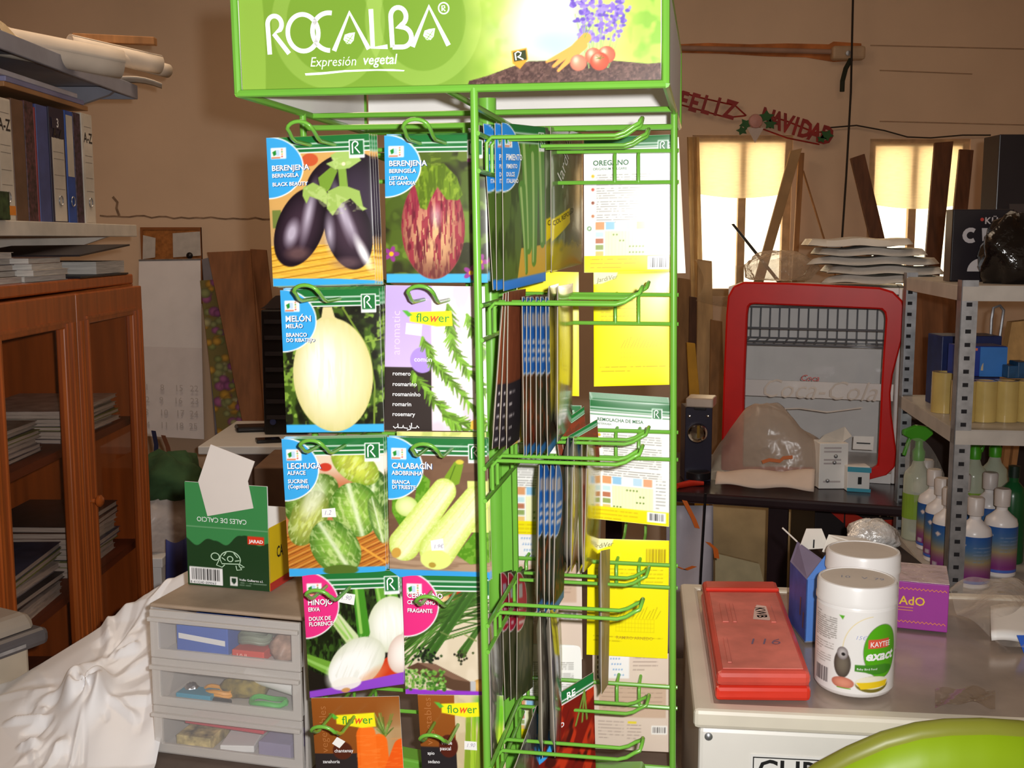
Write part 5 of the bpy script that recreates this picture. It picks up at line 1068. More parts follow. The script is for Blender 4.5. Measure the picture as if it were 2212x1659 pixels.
# ------------------------------------------------------------------ drawer unit
FROST = film('frosted_plastic', (226, 220, 214), .46, .28, .15, 12)
FROST2 = film('clear_front', (226, 224, 224), .10, .14, .1, 12)
DUST = mat('dusty_top', (172, 150, 128), rough=.8, var=.1, scale=14)
zt = .985; A_, B_ = atz(321, 1303, zt), atz(656, 1334, zt); EX = (B_ - A_).normalized(); WX = (B_ - A_).length; EY = V3((-EX.y, EX.x, 0)); DU = .27; HU = zt - TZ - .001
du = thing('drawer_unit', 'small clear plastic unit of three drawers with a dusty top', 'drawer unit', A_ + EX * WX / 2 + EY * DU / 2 - UP * (HU))
def DL(x, y, z): return A_ + EX * x + EY * y + UP * (z - HU)     # local: x right, y back, z up from table
MB().hexa(DL(0, 0, HU - .006), EX * WX, EY * DU, UP * .006).build('top_panel', DUST, du, bevel=.003)
for x in (0, WX - .004): MB().hexa(DL(x, .004, .0), EX * .004, EY * (DU - .004), UP * (HU - .006)).build('side_panel', FROST, du)
MB().hexa(DL(0, DU - .004, 0), EX * WX, EY * .004, UP * (HU - .006)).build('back_panel', FROST, du); MB().hexa(DL(.004, .004, 0), EX * (WX - .008), EY * (DU - .008), UP * .004).build('base_panel', FROST, du)
hd = (HU - .012) / 3
for k in range(3):
    z0 = .006 + k * hd
    d = MB(); ring(d, DL(.004, -.006, z0), EX, UP, WX - .008, hd - .001, .013, EY * .006); d = d.build('drawer', FROST, du, bevel=.001)
    MB().hexa(DL(.017, -.003, z0 + .013), EX * (WX - .034), EY * .0015, UP * (hd - .030)).build('front_window', FROST2, d)
    MB().hexa(DL(.004, -.013, z0 + hd - .016), EX * (WX - .008), EY * .007, UP * .006).build('pull_lip', FROST, d, bevel=.001)
    MB().hexa(DL(.010, .0, z0), EX * (WX - .02), EY * (DU - .02), UP * .0015).build('drawer_floor', FROST, d)
def inside(k): return .006 + k * hd + .0018
def dbox(name, label, cat, x, y, k, sx, sy, sz, m_, yaw=0., dz=0., bev=.0015):
    t = thing(name, label, cat, DL(x, y, inside(k) + dz)); e1 = EX * math.cos(yaw) + EY * math.sin(yaw); e2 = -EX * math.sin(yaw) + EY * math.cos(yaw)
    MB().hexa(DL(x, y, inside(k) + dz), e1 * sx, e2 * sy, UP * sz).build('box', m_, t, bevel=bev); return t, frame_map(DL(x, y, inside(k) + dz), e1, UP)
t, M_ = dbox('blue_carton', 'torn blue carton in the top drawer', 'carton', .030, .02, 2, .082, .10, .040, mat('blue_card', (50, 96, 190), rough=.5)); mm = MB(); flat(mm, [(.004, .028), (.078, .022), (.078, .014), (.004, .020)], M_, .0008); mm.build('torn_strip', WHITE, t)
t, M_ = dbox('red_carton', 'small red carton in the top drawer', 'carton', .122, .012, 2, .050, .06, .014, mat('red_card', (222, 66, 48), rough=.5)); mm = MB(); text(mm, 'I 0 II', M_, .008, .003, .009, .0008, bold=.01); mm.build('lettering', ink((250, 200, 180)), t)
def dcoil(name, label, cat, x, y, k, r, rr_, m_, n=2, sq=.6, dz=.0):
    P = [DL(x + r * math.cos(q), y + r * sq * math.sin(q), inside(k) + rr_ + dz + .002 * math.sin(3 * q) + .003 * q / 6) for q in [2 * math.pi * i / 20 for i in range(20 * n + 1)]]
    return tag(MB().tube(P, rr_, 7).build(name, m_, smooth=True), label, cat)
def dblob(name, label, cat, x, y, k, rx, ry, rz, m_, seed): c_ = DL(x, y, inside(k)) ; return blob(name, label, cat, c_ + UP * rz * .64, rx, ry, rz, m_, seed, .2, 24)
dcoil('tape_roll', 'grey green coil on the red carton in the top drawer', 'coil', .145, .04, 2, .022, .004, mat('grey_green', (130, 140, 120), rough=.5), 3, .7, .015)
dblob('beige_bag', 'crumpled beige bag at the right of the top drawer', 'bag', .192, .04, 2, .022, .03, .022, mat('beige_film', (176, 140, 120), rough=.5, var=.25, scale=60), 3)
dcoil('orange_string', 'orange string coiled in the middle drawer', 'string', .085, .04, 1, .022, .004, mat('orange_cord', (236, 160, 40), rough=.5), 2)
dblob('olive_net', 'olive yellow net bag in the middle drawer', 'net bag', .120, .06, 1, .035, .03, .020, mat('olive_net', (150, 130, 50), rough=.8, var=.3, scale=80), 6)
dcoil('green_tube', 'bright green plastic tube looped in the middle drawer', 'tube', .168, .03, 1, .026, .004, mat('green_tube', (80, 190, 80), rough=.3), 1)
dbox('blue_case', 'flat turquoise case in the middle drawer', 'case', .03, .012, 1, .055, .03, .011, mat('turquoise', (60, 160, 190), rough=.4))
tag(MB().tube([DL(.092, .012, inside(1) + .006), DL(.118, .010, inside(1) + .006)], .005, 10).build('black_pen', BLACKP, smooth=True), 'short black cylinder in the middle drawer', 'cylinder'); tag(MB().tube([DL(.12, .06, inside(1) + .03), DL(.205, .04, inside(1) + .024)], .010, 14).build('white_roll', WHITE, smooth=True), 'white paper roll at the back of the middle drawer', 'paper roll')
dblob('foil_ball', 'small silver foil ball left in the middle drawer', 'foil ball', .042, .036, 1, .011, .011, .011, mat('foil', (200, 200, 205), rough=.2, metal=1.), 8)
dbox('red_booklet', 'red booklet lying on top in the bottom drawer', 'booklet', .032, .03, 0, .13, .09, .006, mat('red_gloss', (200, 50, 66), rough=.35), -.05, .028); dbox('pencil_box', 'small yellow and blue carton left in the bottom drawer', 'carton', .028, .012, 0, .055, .07, .018, mat('yellow_blue', (200, 180, 120), rough=.5, var=.5, scale=60)); dbox('white_pad', 'white paper pad in the bottom drawer', 'paper pad', .098, .012, 0, .05, .08, .010, WHITE, .2); dbox('clear_case', 'lilac tinted small case right in the bottom drawer', 'case', .158, .014, 0, .05, .06, .022, film('lilac_case', (190, 180, 220), .4, .2, .1))
# ------------------------------------------------------------------ green turtle box on the drawer unit
zb = zt + .001; a, b = atz(407, 1262, zb), atz(583, 1278, zb); e1 = (b - a).normalized(); e2 = V3((-e1.y, e1.x, 0)); BWd = (b - a).length
tb = thing('turtle_bone_box', 'opened dark and light green carton printed with a white turtle', 'carton', a + e1 * BWd / 2)
BH = at(400, 1040, a.y).z - zb; BF = BH * .60
GD, GL = (34, 66, 36), (64, 142, 80)
MB().hexa(a + e2 * .001, e1 * BWd, e2 * .0012, UP * BH).build('front_board', WHITE, tb)
YEL = mat('yellow_card', (240, 206, 30), rough=.5, var=.04)
MB().hexa(a + e1 * BWd, e2 * .13, e1 * -.0012, UP * BF).build('side_board', YEL, tb); MB().hexa(a, e2 * .13, e1 * .0012, UP * BF).build('side_board', YEL, tb); MB().hexa(a + e2 * .13, e1 * BWd, e2 * .0012, UP * BF).build('back_board', WHITE, tb); MB().hexa(a, e1 * BWd, e2 * .13, UP * .0012).build('bottom_board', WHITE, tb)
MB().hexa(a + e1 * (BWd + .0006), e2 * .13, e1 * .0006, UP * .012).build('red_edge', ink((200, 60, 50)), tb)
CWd, CHt = 176., 232.
def boxM(u, v, h=0.): return a + e1 * (BWd * u) + UP * (BH * (1 - v)) - e2 * h
c = Canvas(CWd, CHt, 1.6, GL); wv = 112 + 12 * np.sin(c.X / 11.) * np.exp(-((c.X % 60) - 30) ** 2 / 900) + 8 * np.sin(c.X / 27.); c.put(np.clip((c.Y - wv - 12) / 1.6, 0, 1), GD); c.rect(0, 98, CWd, 99.4, (150, 190, 150))
c.rect(4, 190, 76, 228, (250, 250, 250)); rr = random.Random(4); x = 9
while x < 70: ww = rr.choice((1.4, 2.2, 3.4)); c.rect(x, 193, x + ww, 219, (30, 30, 30)); x += ww + rr.choice((1.6, 2.4, 3.2))
c.rect(132, 112, 167, 130, (226, 60, 36)); c.rect(92, 206, 108, 226, (240, 240, 236)); c.poly([(95, 209), (105, 209), (105, 217), (100, 223), (95, 217)], (30, 60, 40)); c.textlines(112, 218, 170, 2, 5, (150, 170, 150), 1.6, 3)
c.sheet('printed_front', lambda u, v, h: boxM(u, v, .0004 + h), tb, PGLOSS)
Mt = lambda x, y, h: boxM(x / CWd, -y / CHt, h); mm = MB(); text(mm, 'CALES DE CALCIO', Mt, 132, -76, 15.5, .0012, bold=.0, rot=math.pi, sx=.84); text(mm, 'Volle Gulbarns s.l.', Mt, 112, -213, 7, .0012, bold=.01); text(mm, 'JARAD', Mt, 136, -126, 10, .0012, bold=.03); mm.build('lettering', INKW, tb)
mm = MB(); text(mm, '8 413240 009063', Mt, 6, -227, 8, .0012); mm.build('barcode_digits', INKK, tb)
mm = MB()
def TS(P, cl=True): stroke(mm, [(x, -y) for x, y in P], 2., lambda x, y, h: boxM(x / CWd, -y / CHt, h), .0012, cl)
TS(arc(94, 168, 22, 19, 180, 360, 16) + [(114, 176), (76, 178)]); TS(arc(62, 163, 9, 8, 0, 360, 14)[:-1]); TS([(70, 170), (64, 182), (76, 186), (82, 180)], False); TS([(106, 180), (108, 190), (118, 188), (112, 178)], False); TS(arc(94, 166, 6, 6, 0, 360, 10)[:-1]); TS([(80, 160), (86, 152)], False); TS([(102, 152), (110, 162)], False); TS([(114, 176), (124, 182), (116, 184)], False); TS([(76, 164), (84, 170)], False); TS([(104, 170), (114, 168)], False)
mm.build('turtle_drawing', ink((200, 230, 200)), tb, kind='stuff')
mm = MB(); text(mm, 'CA', frame_map(a + e1 * (BWd + .0008), e2, UP), .022, .045, .024, .0006, bold=.02, sx=.6); mm.build('side_lettering', INKK, tb)
P = [(455, 960), (550, 997), (535, 1040), (547, 1098), (448, 1115), (428, 1040)]; q0 = a - e2 * .004; n = -e2; mm = MB(); mm.slab([atplane(x, y, q0 if y > 1035 else q0 + e2 * .0, e2) for x, y in P], e2 * .0012); tag(mm.build('white_card', mat('card_back', (226, 216, 208), rough=.7, var=.02), bevel=.0), 'folded white card hooked over the front of the green turtle box', 'card')
# ------------------------------------------------------------------ white sheet and printer
P00, P10, P01, P11 = at(-70, 1760, 1.40), at(318, 1780, 1.44), at(-80, 1545, 1.80), at(430, 1222, 1.98)
SHM = mat('white_nylon', (248, 247, 248), rough=.38, var=.02, scale=9)
NS = 170; UU, VV = np.meshgrid(np.linspace(0, 1, NS + 1), np.linspace(0, 1, NS + 1)); ZZ = .022 * vnoise(UU * 3 + .3, VV * 3, 4) + .010 * vnoise(UU * 6, VV * 5 + 2, 8) - .02
rs = random.Random(21); KU, KV = .56, .50
for k in range(46):   # creases, most of them running out from the knotted middle
    if k < 26: a_ = rs.uniform(0, 6.28); r0, r1 = rs.uniform(.06, .2), rs.uniform(.25, .6); p0, p1 = (KU + r0 * math.cos(a_), KV + r0 * math.sin(a_) * 1.1), (KU + r1 * math.cos(a_ + rs.uniform(-.4, .4)), KV + r1 * math.sin(a_ + rs.uniform(-.4, .4)))
    else: x_, y_ = rs.random(), rs.random(); a_ = rs.uniform(-.6, .6) + (0 if rs.random() < .7 else 1.5); l_ = rs.uniform(.1, .35); p0, p1 = (x_, y_), (x_ + l_ * math.cos(a_), y_ + l_ * math.sin(a_))
    dx, dy = p1[0] - p0[0], p1[1] - p0[1]; tt = ((UU - p0[0]) * dx + (VV - p0[1]) * dy) / (dx * dx + dy * dy); dd = np.abs((UU - p0[0]) * dy - (VV - p0[1]) * dx) / math.hypot(dx, dy) + .012 * (vnoise(UU * 9 + k, VV * 9, k) - .5)
    amp, wd = rs.uniform(.004, .015), rs.uniform(.018, .06); ZZ += amp * rs.choice((1, 1, -.6)) * np.clip(1 - np.abs(dd) / wd, 0, 1) * np.clip(np.minimum(tt, 1 - tt) * 4, 0, 1)
ZZ *= .8; QX, QY = (UU - KU) / .11, (VV - KV) / .13; DD = np.hypot(QX, QY); AA = np.arctan2(QY, QX)
ZZ += np.exp(-DD ** 2 * 1.2) * .022 + .013 * np.exp(-(DD - .75) ** 2 * 7) * (1 + .8 * np.sin(2 * AA + 3 * DD)) + .006 * np.exp(-DD ** 2) * np.sin(5 * AA + 6 * DD); ZZ -= .06 * np.clip((VV - .93) / .07, 0, 1) ** 2
def sheetfn(u, v):
    q = (P00 * (1 - u) + P10 * u) * (1 - v) + (P01 * (1 - u) + P11 * u) * v + UP * (float(ZZ[int(round(v * NS)), int(round(u * NS))]) + .022); q.z = max(q.z, TZ + .006 + .15 * (q.z - TZ)) if q.z < TZ + .02 else q.z; return q
m = MB(); m.grid(sheetfn, NS, NS); tag(m.build('white_sheet', SHM, smooth=True, ang=80), 'crumpled white plastic sheet spread left of the drawer unit', 'sheet')
m = MB(); m.box(-.70, -.45, 1.40, 1.85, .01, .66); tag(m.build('covered_crate', CARD), 'low crate hidden under the white plastic sheet', 'crate')
t = thing('printer', 'grey printer with a dark front edge at the left picture edge', 'printer', (-1.0, 1.95, 0)); PG = mat('printer_grey', (150, 140, 128), rough=.5, var=.05); PD = mat('printer_dark', (86, 82, 84), rough=.4)
p0 = at(106, 1322, 1.86); zl = p0.z; yw = .50
d1 = V3((math.sin(yw), math.cos(yw), 0)); d2 = V3((-math.cos(yw), math.sin(yw), 0)); o = V3((p0.x, p0.y, 0)) - d1 * .40
MB().hexa(o + d2 * .03 + UP * .0, d1 * .38, d2 * .30, UP * (zl - .055)).build('body', mat('printer_beige', (186, 172, 152), rough=.55), t, bevel=.006)
MB().hexa(o + UP * (zl - .055), d1 * .40, d2 * .34, UP * .030).build('front_tray', PD, t, bevel=.010); MB().hexa(o + UP * (zl - .026) + d1 * .004 + d2 * .012, d1 * .385, d2 * .31, UP * .026 + d2 * .02).build('scanner_lid', PG, t, bevel=.014)
MB().hexa(o + UP * (zl - .046) - d2 * .002 + d1 * .05, d1 * .30, d2 * .004, UP * .006).build('slot_trim', METAL, t)
MB().hexa(o + d2 * .03, d1 * .02, d2 * .02, UP * .01).build('foot', BLACKP, t)
# ------------------------------------------------------------------ chest freezer
FZ = .87; LF, LB, RF = atz(1499, 1533, FZ), atz(1466, 1266, FZ), atz(2212, 1566, FZ)
fx = (RF - LF).normalized(); fy = V3((-fx.y, fx.x, 0)); FD = (LB - LF).dot(fy) + .02; FL = 1.02
def FR(x, y, z): return LF + fx * x + fy * y + UP * z           # z relative to freezer top
CREAM = mat('cream_enamel', (228, 220, 202), rough=.4, var=.04, scale=9); FWH = mat('white_enamel', (236, 232, 224), rough=.35, var=.03, scale=6)
STEEL = mat('brushed_steel_lid', (186, 170, 156), rough=.2, metal=.3, var=.08, scale=14)
fz = thing('chest_freezer', 'white chest freezer with a cream rim and shiny grey lid', 'freezer', FR(FL / 2, FD / 2, -FZ))
MB().hexa(FR(.008, .012, -FZ + .04), fx * (FL - .016), fy * (FD - .02), UP * (FZ - .070)).build('body', FWH, fz, bevel=.006)
m = MB(); ring(m, FR(0, 0, -.027), fx, fy, FL, FD, .030, UP * .027); m.build('lid_rim', CREAM, fz, bevel=.006)
MB().hexa(FR(.028, .028, -.026), fx * (FL - .056), fy * (FD - .056), UP * .0225).build('lid_top', STEEL, fz)
for x in (.05, FL - .05):
    for y in (.06, FD - .06): MB().lathe(FR(x, y, -FZ), [(.022, 0), (.022, .03), (.015, .04)], 12).build('foot', BLACKP, fz)
MB().lathe(FR(.021, .012, -.042), [(.0055, 0), (.0055, .002), (.003, .004), (0, .0042)], 14, ax=-fy).build('screw', METAL, fz, smooth=True)
fm = frame_map(FR(0, .0115, -FZ), fx, UP); sx0 = .078; st = FZ - .064
sg2 = thing('course_notice', 'white notice with a black border and the word CURSOS on the freezer front', 'notice', FR(.083, .011, -.30))
MB().hexa(fm(sx0, st - .20, .0004), fx * .30, fy * -.0006, UP * .20).build('sheet', WHITE, sg2)
m = MB(); ring(m, fm(sx0 + .003, st - .197, .0012), fx, UP, .294, .194, .0015, fy * -.0003); m.build('border', INKK, sg2)
m = MB(); text(m, 'CURSOS', fm, sx0 + .008, st - .037, .044, .0016, bold=.012, sx=.95)
m.build('lettering', INKK, sg2)
zf = .0   # top rim level; lid_top sits 4 mm lower
LID = -.0035
# ---- red case
RED = mat('red_case_plastic', (226, 58, 40), rough=.3, var=.06, trans=.0, coat=.3); REDD = mat('red_case_dusty', (222, 124, 110), rough=.5, var=.12, scale=20)
zr = FZ + .0005; a, b, c_ = atz(1545, 1515, zr), atz(1752, 1517, zr), atz(1508, 1262, zr)
e1 = (b - a).normalized(); CW_ = (b - a).length; e2 = (c_ - a).normalized(); CL_ = .425; hh = at(1548, 1452, a.y).z - zr
hh = max(.036, min(hh, .05))
rc = thing('red_tool_case', 'long red plastic tool case lying on the freezer', 'tool case', a + e1 * CW_ / 2 + e2 * CL_ / 2)
MB().hexa(a, e1 * CW_, e2 * CL_, UP * (hh * .5)).build('bottom_shell', RED, rc, bevel=.006); MB().hexa(a + UP * hh * .5 + e1 * .001, e1 * (CW_ - .002), e2 * CL_, UP * (hh * .5)).build('top_shell', mat('red_case_lid', (220, 84, 70), rough=.35, var=.1, coat=.2), rc, bevel=.007)
MB().hexa(a + UP * hh + e1 * .010 + e2 * .012, e1 * (CW_ - .020), e2 * (CL_ * .80), UP * .0015).build('dusty_panel', REDD, rc, bevel=.001)
MB().hexa(a + UP * (hh) + e1 * .004 + e2 * (CL_ * .845), e1 * (CW_ - .008), e2 * (CL_ * .02), UP * .006).build('cap_seam', RED, rc, bevel=.002)
M_ = frame_map(a + UP * (hh + .0015), e1, e2)
for (x, y, sx_, sy_) in ((.022, .20, .010, .09), (.038, .20, .006, .09), (CW_ - .034, .20, .008, .085), (.018, .03, .006, .10)): m = MB(); m.hexa(M_(x, y), e1 * sx_, e2 * sy_, UP * .002); m.build('moulded_rib', REDD, rc, bevel=.001)
m = MB(); text(m, '116', M_, .05, .105, .034, .0006, bold=-.012, shear=.2); m.build('handwritten_number', ink((120, 100, 130)), rc); m = MB(); text(m, 'KWB', M_, .078, .272, .022, .0006, bold=.02, rot=-math.pi / 2); m.build('moulded_lettering', ink((150, 60, 56)), rc)
m = MB(); m.add([M_(x, y, .0006) for x, y in ((.070, .215), (.095, .21), (.104, .235), (.098, .255), (.106, .275), (.082, .285), (.076, .26))], [tuple(range(7))]); m.build('label_residue', mat('paper_residue', (226, 196, 186), rough=.7, var=.1), rc)
# ---- white jars
JW = mat('white_jar', (240, 238, 236), rough=.32, var=.02); LIDM = mat('dusty_lid', (214, 204, 192), rough=.5, var=.05)
def jar(label, px, pyb, Dz, r, h, printed, px_w=None):
    c = atz(px, pyb, FZ + .0005); c.y += r; t = thing('food_jar', label, 'jar', c, 'food jars on the freezer')
    MB().lathe(c, [(r * .88, 0), (r * .96, .003), (r, .010), (r, h * .80), (r * .985, h * .812), (r * .97, h * .83)], 48).build('jar_body', JW, t, smooth=True)
    l = MB().lathe(c, [(r * .98, h * .82), (r * 1.035, h * .822), (r * 1.035, h * .86), (r * 1.02, h * .875), (r * 1.02, h * .97), (r * .985, h), (r * .93, h + .0005), (r * .925, h - .0015), (0, h - .0015)], 48).build('lid', JW, t, smooth=True)
    MB().lathe(c, [(0, h - .0012), (r * .92, h - .0012), (r * .92, h - .0006), (0, h - .0006)], 40).build('lid_disc', LIDM, l)
    if printed:
        W_, H_ = 260., 200.; cv = Canvas(W_, H_, 1.5, (240, 238, 236)); a0, a1 = -math.pi * .98 - .42, math.pi * .02 - .42
        # label wrapped on the jar, x = 0..260 from left silhouette to right
        cv.textlines(30, 16, 92, 1, 5, (150, 150, 150), 2, 1); cv.textlines(30, 24, 96, 11, 5.2, (160, 156, 152), 2.6, 2); cv.textlines(30, 88, 90, 4, 6, (160, 156, 152), 2, 4); cv.textlines(34, 118, 84, 4, 6, (165, 160, 156), 1.8, 6)
        cv.poly([(100, 12), (112, 12), (108, 22)], (90, 180, 40)); rr = random.Random(3); x = 36
        while x < 78: ww = rr.choice((1.2, 2.2, 3.2)); cv.rect(x, 150, x + ww, 186, (60, 56, 60)); x += ww + rr.choice((1.6, 2.4))
        cv.line(arc(176, 96, 66, 86, 180, 265), 1.4, (236, 214, 150)); cv.ell(196, 96, 44, 66, (120, 120, 120)); cv.ell(196, 96, 43, 65, (86, 176, 24)); cv.ell(190, 140, 36, 12, (60, 140, 30))
        cv.poly([(136, 128), (206, 128), (206, 150), (136, 144)], (70, 140, 40)); cv.ell(176, 176, 38, 20, (120, 110, 40)); cv.ell(176, 172, 38, 16, (240, 236, 214)); cv.poly([(140, 172), (212, 168), (208, 182), (150, 188)], (240, 206, 30))
        cv.rect(162, 66, 214, 88, (226, 90, 70)); cv.ball(110, 130, 18, 34, (120, 110, 96), (70, 60, 54)); cv.ball(110, 104, 12, 16, (196, 190, 190), (120, 110, 110)); cv.ell(112, 106, 4, 4, (30, 26, 26)); cv.ball(112, 176, 24, 14, (226, 150, 124), (190, 110, 90)); cv.rect(100, 188, 130, 190, (90, 180, 40))
        MJ = lambda u, v, h=0.: c + V3(((r + .0006 + h) * math.cos(a0 + (a1 - a0) * u), (r + .0006 + h) * math.sin(a0 + (a1 - a0) * u), h_lab(v)))
        h_lab = lambda v: .79 * h - v * h * .74
        lb = cv.sheet('label', MJ, t, print_mat('label_print', .4, .1)); Mt = lambda x, y, hh_: MJ(x / W_, -y / H_, hh_)
        m = MB(); text(m, 'KAYTEE', Mt, 166, -84, 18, .0006, bold=.01, sx=.8); text(m, 'exact', Mt, 156, -116, 32, .0006, bold=.035, shear=.25); text(m, 'Baby Bird Food', Mt, 140, -140, 7, .0006); m.build('lettering', INKW, lb)
        m = MB(); text(m, '15€', Mt, 134, -66, 14, .0006, shear=.3, bold=-.01); m.build('handwritten_price', ink((150, 160, 210)), lb)
        m = MB(); lm = frame_map(c + UP * (h - .0002), (1, 0, 0), (0, 1, 0)); text(m, '10', lm, -.025, .004, .016, .0, bold=-.02, rot=-.3); text(m, 'V. 79', lm, .004, -.004, .015, .0, bold=-.02, rot=-.3); m.build('pen_marks', ink((110, 130, 170)), l)
    return t
jar('white food jar with a green oval label in front on the freezer', 1868, 1512, 0, .0535, .157, True)
jar('white food jar mostly hidden behind the labelled one', 1880, 1428, 0, .054, .157, False)
# ---- blue gable box
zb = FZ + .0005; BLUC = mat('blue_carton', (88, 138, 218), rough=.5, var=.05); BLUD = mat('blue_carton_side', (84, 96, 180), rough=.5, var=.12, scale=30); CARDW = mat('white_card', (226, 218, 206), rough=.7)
p = atz(1738, 1388, zb); q = atz(1705, 1345, zb); r_ = atz(1795, 1386, zb); ex = (r_ - p).normalized(); ey = V3((-ex.y, ex.x, 0)); w1 = .10; d1 = .085; hb = .125
gb = thing('gable_carton', 'blue gable topped carton with open white flaps behind the jars', 'carton', p)
ey2 = (q - p).normalized(); d1 = .10; h1, h2 = at(1748, 1252, p.y).z - zb, 0
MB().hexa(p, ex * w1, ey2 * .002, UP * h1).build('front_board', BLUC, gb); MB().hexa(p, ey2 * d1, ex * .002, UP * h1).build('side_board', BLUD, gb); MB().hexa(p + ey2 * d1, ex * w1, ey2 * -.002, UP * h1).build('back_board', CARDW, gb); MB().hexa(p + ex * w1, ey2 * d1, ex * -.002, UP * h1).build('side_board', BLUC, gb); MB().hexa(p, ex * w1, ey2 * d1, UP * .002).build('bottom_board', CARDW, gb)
top = p + UP * h1; bk = top + ey2 * d1
rA, rB = at(1777, 1210, top.y + .02), at(1722, 1170, bk.y + .015)
MB().slab([top, bk, rB, rA], ex * .0012).build('roof_flap', mat('blue_grey_card', (136, 126, 158), rough=.6), gb)
MB().slab([top, p + ex * w1 + UP * h1 * .8, at(1832, 1188, top.y + .03), at(1792, 1188, top.y + .03)], ey2 * .0012).build('gable_flap', BLUC, gb)
MB().slab([at(1725, 1188, bk.y), at(1742, 1142, bk.y), at(1775, 1142, bk.y), at(1792, 1184, bk.y)], ey2 * .0012).build('end_flap', CARDW, gb)
MB().slab([at(1757, 1166, bk.y - .002), at(1760, 1166, bk.y - .002), at(1759, 1184, bk.y - .002), at(1756, 1184, bk.y - .002)], ey2 * .0008).build('flap_slot', INKK, gb)
MB().slab([at(1776, 1192, bk.y - .01), at(1790, 1156, bk.y), at(1868, 1164, bk.y + .01), at(1932, 1197, bk.y - .03), at(1890, 1216, bk.y - .06)], UP * .0012).build('handle_flap', CARDW, gb)
MB().slab([at(1826, 1170, bk.y - .012), at(1842, 1172, bk.y - .012), at(1868, 1188, bk.y - .03), at(1850, 1187, bk.y - .03)], UP * .0010).build('handle_slot', ink((120, 60, 50)), gb)
MB().tube([rB, at(1690, 1140, bk.y + .02)], .0014, 6).build('flap_edge', CARDW, gb)
m = MB(); sM = frame_map(p - ex * .0004, -ey2, UP)
for x, y, s in ((-.03, .035, .03), (-.012, .02, .026)): stroke(m, [(x, y), (x + .002, y + s)], .006, lambda a_, b_, h: p - ex * .0006 + ey2 * (-a_) + UP * b_, .0)
m.build('printed_bottles', ink((120, 84, 80)), gb, kind='stuff'); MB().hexa(p + ex * .075 - ey2 * .0006, ex * .006, ey2 * .0006, UP * .03).build('printed_mark', INKW, gb)
# ---- purple box
zb = FZ + .0005; p = atz(1928, 1355, zb); r_ = atz(2046, 1367, zb); ex = (r_ - p).normalized(); ey = V3((-ex.y, ex.x, 0)); W_ = (r_ - p).length; H_ = at(2044, 1265, r_.y).z - zb
pb = thing('purple_carton', 'shrink wrapped purple carton with yellow zigzag lines on the freezer', 'carton', p + ex * W_ / 2)
MB().hexa(p, ex * W_, ey * .11, UP * H_).build('box', mat('purple_card', (158, 52, 152), rough=.4, var=.05), pb, bevel=.001)
MB().hexa(p + UP * (H_ + .0008), ex * W_, ey * .11, UP * .0008).build('wrap_top', mat('glossy_wrap', (214, 192, 196), rough=.2, var=.08, scale=30, bump=.5, bscale=25), pb)
PM = frame_map(p, ex, UP); m = MB()
for y in (H_ * .86, H_ * .16): stroke(m, [(W_ * .04 + i * W_ * .92 / 24, y + (.0016 if i % 2 else -.0016)) for i in range(25)], .0012, PM, .0006)
m.build('zigzag_lines', ink((236, 150, 40)), pb, kind='stuff'); m = MB(); text(m, 'AdO', PM, W_ * .10, H_ * .52, .020, .0006, bold=.012); m.build('lettering', ink((236, 200, 50)), pb); m = MB(); stroke(m, [(W_ * .04, H_ * .46), (W_ * .36, H_ * .46)], .0012, PM, .0006); stroke(m, [(W_ * .04, H_ * .40), (W_ * .36, H_ * .40)], .0012, PM, .0006); m.build('small_print', ink((220, 150, 80)), pb, kind='stuff')
# ---- clear plastic bag at the right edge
CLEAR = film('clear_bag', (226, 218, 208), .14, .12, .9, 26)
m = MB(); m.grid(lambda u, v: atz(2045 + 190 * u + 30 * v, 1290 + 150 * v * (.35 + .65 * u), FZ) + UP * (.004 + .05 * math.sin(math.pi * min(1, .1 + u * .9)) * (1 - v) ** .6 * (.5 + .5 * u) + .008 * math.sin(9 * u + 7 * v)), 26, 18)
tag(m.build('clear_plastic_bag', CLEAR, smooth=True), 'clear plastic bag with a blue mark at the right picture edge on the freezer', 'plastic bag')
m = MB(); m.grid(lambda u, v: atz(2140 + 110 * u, 1330 + 70 * v, FZ) + UP * (.012 + .006 * math.sin(3 * u + v)), 8, 6); t = tag(m.build('white_parcel', WHITE, smooth=True, solid=.01), 'white parcel inside the clear bag at the right picture edge', 'parcel')
m = MB(); p = atz(2196, 1372, FZ + .026); m.add([p, p + V3((.02, 0, .0)), p + V3((.012, -.004, -.03)), p + V3((.004, -.002, -.01))], [(0, 1, 2, 3)]); m.build('blue_mark', ink((40, 90, 190)), t)
# crumbs of plastic film on the lid
m = MB(); rr = random.Random(2); p = atz(2080, 1510, FZ); m.grid(lambda u, v: atz(2020 + 130 * u, 1490 + 40 * v, FZ) + UP * (.001 + .008 * math.sin(3.1 * u) ** 2 * (.4 + .6 * v) + .003 * math.sin(12 * u + 6 * v)), 16, 6); tag(m.build('film_scrap', film('scrap_film', (150, 130, 110), .25, .1, .6), smooth=True), 'crumpled scrap of clear film near the freezer front edge', 'plastic film')
